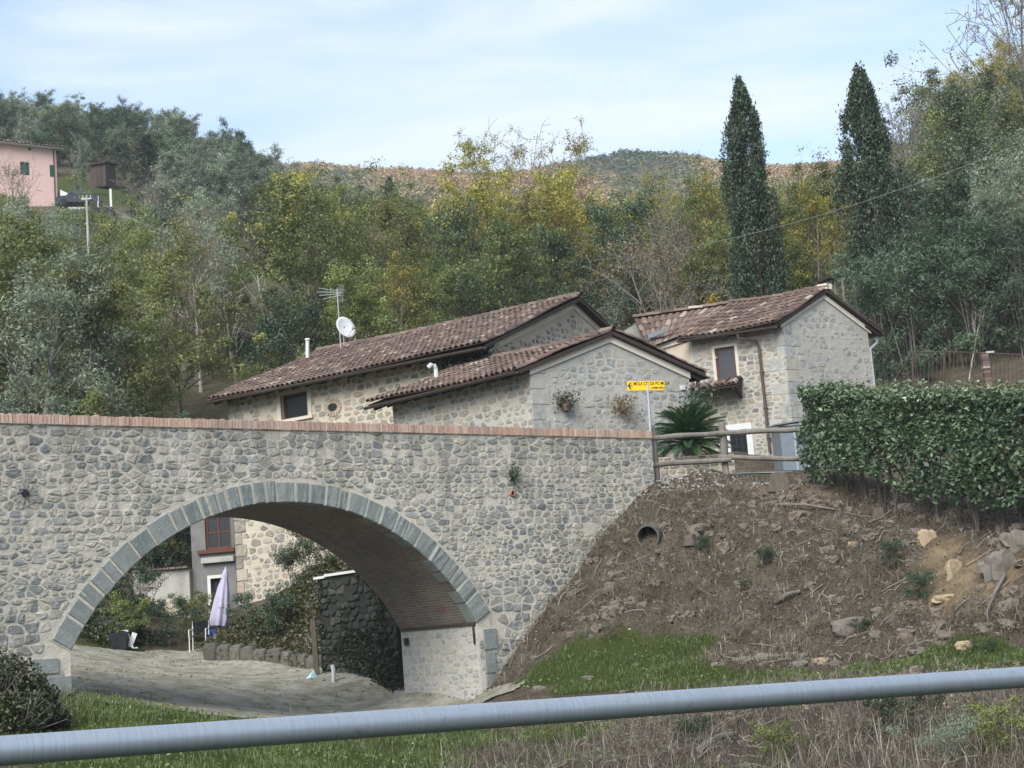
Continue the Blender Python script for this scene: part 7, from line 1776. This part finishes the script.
    p = P(312, 681, 37.8); p[2] = h1(p[0], p[1]) + .02; mb = MB(); mb.add([p + (-.14, 0, 0), p + (.12, .02, 0), p + (.06, .03, .2), p + (.0, -.06, .1), p + (-.02, -.1, .02)], [(0, 3, 2), (3, 1, 2), (0, 4, 3), (4, 1, 3)]); o = mb.obj('blue_rag', M['paleblue'], loc=p); tag(o, 'pale blue rag lying by the wooden post', 'rag'); md = o.modifiers.new('thick', 'SOLIDIFY'); md.thickness = .01
    # grey-blue lean-to beside the tall house
    F = Face(P(779, 424, 49.5)[:2], (1, .12)); r = thing('metal_shed', 'grey-blue metal lean-to half hidden by fence and hedge', 'shed', P(795, 470, 49.5)); s1 = F.hit(822, 440)[0]; zt = F.hit(780, 426)[1]; zb = F.hit(795, 490)[1]; mb = MB(); mb.box(F.to3(s1 / 2, (zt + zb) / 2, -.5), F.ax, (s1 / 2, .5, (zt - zb) / 2)); mb.obj('wall', M['greyblue'], r)
    mb = MB(); k = .1; mb.add([F.to3(-.12, zt + .02, .15), F.to3(s1 + .1, zt + .16, .15), F.to3(s1 + .1, zt + .22, -1.05), F.to3(-.12, zt + .08, -1.05), F.to3(-.12, zt + .06, .15), F.to3(s1 + .1, zt + .2, .15), F.to3(s1 + .1, zt + .26, -1.05), F.to3(-.12, zt + .12, -1.05)], [(0, 1, 2, 3), (7, 6, 5, 4), (0, 4, 5, 1), (1, 5, 6, 2), (2, 6, 7, 3), (3, 7, 4, 0)]); mb.obj('roof', M['greyblue'], r)
    mb = MB(); frame_boxes(mb, F, .42, s1 - .12, zb + .1, zt - .12, .05, .0, .03); o = mb.obj('door', M['galv'], r); mb = MB(); fbox(mb, F, .52, s1 - .22, zt - .62, zt - .2, .002, .012); mb.obj('pane', M['glass'], o)
    # brown lean-to roof behind the tall house
    a = P(829, 284, 58); r = thing('open_shed', 'small open shed roof on thin posts behind the tall house gable', 'shed', a - np.array([0, 0, 2])); mb = MB(); c0, c1 = P(826, 279, 57.5), P(856, 270, 58.5); mb.add([c0, c1, c1 + (0, 2.2, .25), c0 + (0, 2.2, .25), c0 + (0, 0, .12), c1 + (0, 0, .12), c1 + (0, 2.2, .37), c0 + (0, 2.2, .37)], [(3, 2, 1, 0), (4, 5, 6, 7), (0, 1, 5, 4), (1, 2, 6, 5), (2, 3, 7, 6), (3, 0, 4, 7)]); mb.obj('roof', M['rust'], r)
    for px in (834, 842, 854): q = P(px, 279, 58); mb = MB(); mb.tube([q - (0, 0, 3.0), q], .05, 6); mb.obj('post', M['rwood'], r)
yard_things()

# ------------------------------------------------------------------ pink house and its neighbours on the left hill
def pink_house():
    A = P(58, 210, 133.0); F = Face(A[:2], (-.82, -.57)); r = thing('pink_house', 'pink plastered house with green shutters high on the left hillside', 'house', A); S = 9.5; zt = F.hit(58, 150)[1]; zb = A[2] - 1.5; G2 = Face(A[:2], (.57, -.82), True); D = 6.5
    back = -F.n; mb = MB(); q = lambda s, z, d: np.r_[F.O + F.u * s - F.n * d, z]
    w1 = F.rect(20.2, 162, 29.4, 175); w2 = F.rect(49.8, 165, 54.6, 177); w3 = F.rect(-25, 160, -14, 173)
    wall_quads(mb, F, 0, S, zb, zt, [w1, w2]); mb.quads([[q(0, zb, 0), q(0, zb, D), q(0, zt, D), q(0, zt, 0)], [q(S, zb, 0), q(S, zb, D), q(S, zt, D), q(S, zt, 0)], [q(0, zb, D), q(S, zb, D), q(S, zt, D), q(0, zt, D)]]); mb.obj('wall', M['pink'], r)
    for w in (w1, w2):
        sh = MB(); m_ = (w[0] + w[1]) / 2; e = .01
        for a, b in ((w[0] + e, m_ - e), (m_ + e, w[1] - e)):
            z = w[2] + .03; frame_boxes(sh, F, a, b, w[2], w[3], .05, -.06, .0)
            while z < w[3] - .06: sh.box(F.to3((a + b) / 2, z + .03, -.04), [F.ax[0], F.ax[1] * .8 + Zv * .6, Zv * .8 - F.ax[1] * .6], ((b - a) / 2 - .05, .006, .035)); z += .075
        sh.obj('shutters', M['green_paint'], r)
    fb = MB(); fbox(fb, F, -.55, S + .5, zt - .02, zt + .14, -.1, .55); fb.obj('eaves_board', M['white'], r)
    ze = zt + .15; ov = .6
    tile_roof(r, q(S + .5, ze, -ov), q(-.6, ze, -ov), q(-.6 + 2.0, ze + 1.0, D / 2), q(S + .5, ze + 1.0, D / 2), 51, pitch=.3, row=.5, thick=.05); tile_roof(r, q(-.6, ze, D + ov), q(S + .5, ze, D + ov), q(S + .5, ze + 1.0, D / 2), q(1.4, ze + 1.0, D / 2), 52, pitch=.3, row=.5, thick=.05, ridge=False)
    tile_roof(r, q(-.6, ze, -ov), q(-.6, ze, D + ov), q(1.39, ze + .99, D / 2 + .05), q(1.39, ze + .99, D / 2 - .05), 53, pitch=.4, row=.6, thick=.05, ridge=False)
    dp = MB(); dp.tube([q(.25, zt - .02, -.1), q(.25, zb, -.08)], .05, 6); dp.obj('downpipe', M['rust'], r)
    mb = MB(); v = F.hit(31, 149)[0]; fbox(mb, F, v, v + .25, zt - .3, zt - .12, .0, .05); mb.obj('vent', M['rust'], r)
    # pale ramp wall
    a = P(61, 212, 131); b = P(99, 214, 131.5); W = Face(a[:2], (b - a)[:2]); L = np.linalg.norm((b - a)[:2]); z1 = P(61, 190, 131)[2]; z2 = P(99, 208, 131.5)[2]; zb = min(a[2], b[2]) - .8; r = thing('ramp_wall', 'pale wall with sloping top running down from the pink house', 'wall', a); mb = MB(); V = [W.to3(0, zb, -.15), W.to3(L, zb, -.15), W.to3(L, z2, -.15), W.to3(0, z1, -.15), W.to3(0, zb, .15), W.to3(L, zb, .15), W.to3(L, z2, .15), W.to3(0, z1, .15)]
    mb.add(V, [(3, 2, 1, 0), (4, 5, 6, 7), (0, 1, 5, 4), (1, 2, 6, 5), (2, 3, 7, 6), (3, 0, 4, 7)]); mb.obj('wall', M['lconcrete'], r); mb = MB(); mb.tube([W.to3(-.1, z1 + .05, 0), W.to3(L + .1, z2 + .05, 0)], .07, 5); mb.obj('cap', M['rust'], r)
    # parked car
    c = P(79, 209, 129.3); c[2] = P(79, 208.5, 129.3)[2]; r = thing('parked_car', 'dark car parked below the pale ramp wall of the pink house', 'car', c); f = np.array([.97, .24, 0]); s = np.array([-.24, .97, 0]); prof = [(-1.9, .35), (-1.9, .75), (-1.5, .88), (-1.0, .92), (-.55, 1.36), (.6, 1.40), (1.25, .95), (1.8, .85), (1.9, .6), (1.9, .35)]; mb = MB(); V = [c + f * x + s * w_ * (.78 if z < 1 else .62) + Zv * z for w_ in (-1, 1) for x, z in prof]; n = len(prof)
    mb.add(V, [tuple(range(n)), tuple(range(2 * n - 1, n - 1, -1))] + [(i, (i + 1) % n, n + (i + 1) % n, n + i) for i in range(n)]); mb.obj('body', M['carpaint'], r); mb = MB()
    for w_ in (-1, 1): mb.add([c + f * x + s * w_ * (.785 - .16 * (z - .94) / .4) + Zv * z for x, z in ((-.9, .97), (-.5, 1.3), (.52, 1.33), (1.05, .97))], [(0, 1, 2, 3)])
    mb.obj('windows', M['glass'], r)
    for x in (-1.2, 1.2):
        for w_ in (-1, 1): mb = MB(); ct = c + f * x + s * w_ * .7 + Zv * .31; mb.tube([ct - s * .1, ct + s * .1], .31, 14); mb.obj('wheel', M['rubber'], r)
    # platform: low dark wall in front of the yard
    a = P(40, 214, 128); b = P(100, 219, 128); W = Face(a[:2], (b - a)[:2]); L = np.linalg.norm((b - a)[:2]); zt_ = P(70, 210, 128)[2]; r = thing('terrace_wall', 'dark mossy terrace wall below the parked car', 'wall', a); mb = MB(); mb.box(W.to3(L / 2, zt_ - 1.2, -.6), W.ax, (L / 2 + 1, .6, 1.2)); mb.obj('wall', M['dmortar'], r); st = MB(); rg = RNG(57); lay_stones(st, stone_cells(-1, L + 1, zt_ - 2, zt_ - .02, rg, .5, .3), W.to3, rg); st.obj('stonework', M['dstone'], r)
    # garden shed
    a = P(103, 183, 146); a[2] = h1(a[0], a[1]); r = thing('wooden_shed', 'dark brown wooden shed on the lawn above the pink house yard', 'shed', a); X, Yx = np.array([.95, -.3, 0]), np.array([.3, .95, 0]); mb = MB(); mb.box(a + Zv * .95, [X, Yx, Zv], (.85, .9, 1.15)); 
    for i in range(9): mb.box(a + Zv * .95 + X * (-.8 + .2 * i) - Yx * .91, [X, Yx, Zv], (.085, .02, 1.15), .3)
    mb.obj('walls', M['rust'], r); mb = MB(); mb.box(a + Zv * 2.2, [X, Yx * .99 + Zv * .12, Zv], (1.1, 1.2, .07)); mb.obj('roof', M['dwood'], r); mb = MB(); mb.box(a + Zv * .8 - Yx * .94 + X * .2, [X, Yx, Zv], (.35, .02, .9)); mb.obj('door', M['dwood'], r)
    # grey hut lower right
    a = P(186, 222, 124); a[2] = h1(a[0], a[1]); r = thing('grey_hut', 'small grey hut with a dark lean-to roof on the left slope', 'hut', a); mb = MB(); mb.box(a + Zv * .6, [X, Yx, Zv], (.8, .8, 1.1)); mb.obj('wall', M['concrete'], r); mb = MB(); mb.box(a + Zv * 1.8, [X, Yx, Zv], (1.3, 1.1, .08)); mb.obj('roof', M['dwood'], r); mb = MB(); mb.box(a + Zv * .5 - Yx * .81, [X, Yx, Zv], (.3, .02, .7)); mb.obj('door', M['dwood'], r)
    for px, py0, py1, Y, rr, lab in ((111, 206, 189, 130, .09, 'pale concrete gate post left of the bare bush on the left hill'), (98, 212, 196, 129, .08, 'shorter concrete gate post at the end of the ramp wall')):
        b = P(px, py0 + 4, Y); mb = MB(); mb.box((b + P(px, py1, Y)) / 2, [(1, 0, 0), (0, 1, 0), Zv], (rr, rr, (P(px, py1, Y)[2] - b[2]) / 2)); tag(mb.obj('gate_post', M['lconcrete'], loc=b), lab, 'post')
    # utility pole and wires
    t = P(86.5, 196, 78); g_ = np.array([t[0], t[1], h1(t[0], t[1])]); r = thing('utility_pole', 'slim pale concrete utility pole on the left slope', 'utility pole', g_); mb = MB(); mb.tube([g_ - (0, 0, .5), t], [.085, .055], 8); mb.obj('pole', M['concrete'], r); mb = MB()
    for dx in (-.2, 0, .2): mb.tube([t + (dx, 0, -.12), t + (dx, 0, .06)], [.03, .02], 6)
    mb.box(t - (0, 0, .15), [(1, 0, 0), (0, 1, 0), Zv], (.26, .03, .03)); mb.obj('crossarm', M['galv'], r)
    def wire(a, b, sag, r_, lab, nm):
        k = np.linspace(0, 1, 25)[:, None]; pts = a * (1 - k) + b * k; pts[:, 2] -= sag * 4 * (k * (1 - k))[:, 0]; mb = MB(); mb.tube(pts, r_, 4); tag(mb.obj(nm, M['wire'], loc=a), lab, 'cable')
    wire(t + np.array([0, 0, .05]), P(285, 250, 74), .8, .008, 'thin cable running from the utility pole across the left slope', 'overhead_cable')
    wire(P(560, 262, 75), P(1060, 128, 46), .9, .010, 'overhead cable crossing in front of the right wood and cypresses', 'overhead_cable')
pink_house()

# ------------------------------------------------------------------ tube rail in the foreground
def tube_rail():
    a = P(0, 751, 3.3); b = P(1024, 677, 4.75); d = (b - a); L = np.linalg.norm(d); d /= L; m_ = a + d * L * .5; R_ = 1.35
    r = thing('tube_rail', 'grey galvanised tube handrail crossing the foreground by the road', 'railing', m_); Lh = L / 2 + 3.2
    e1 = np.cross(Zv, d); e1 /= np.linalg.norm(e1); e2 = np.cross(d, e1); n = 40; me_pts = []
    mb = MB(); pts = [np.array([-Lh, 0, 0]) + np.array([2 * Lh * i / 30, 0, 0]) for i in range(31)]; mb.tube(pts, .0302, n); o = bpy.data.objects.new('rail', mb.mesh('rail', M['zinc'], smooth=True)); COL.objects.link(o); o.parent = r
    mm = Matrix.Identity(4)
    for i in range(3): mm[i][0] = d[i]; mm[i][1] = e1[i]; mm[i][2] = e2[i]
    o.matrix_local = mm
    for s in (-L / 2 - .45, L / 2 + .55):
        p = m_ + d * s; pb = MB(); pb.tube([p - (0, 0, .03), np.array([p[0], p[1], -2.6])], .028, 16); pb.obj('post', M['zinc'], r, smooth=True)
tube_rail()

# ------------------------------------------------------------------ the hazy valley air
def haze():
    mb = MB(); mb.box((0, 0, 108), np.eye(3), (1750, 1750, 116)); g = G('haze'); v = g.n('ShaderNodeVolumePrincipled', {'Color': (.82, .87, .93, 1), 'Density': 0.00036, 'Anisotropy': 0.0}); g.link(v.outputs[0], g.o.inputs['Volume']); o = mb.obj('haze', g.m); tag(o, kind='stuff')
if HAZE: haze()
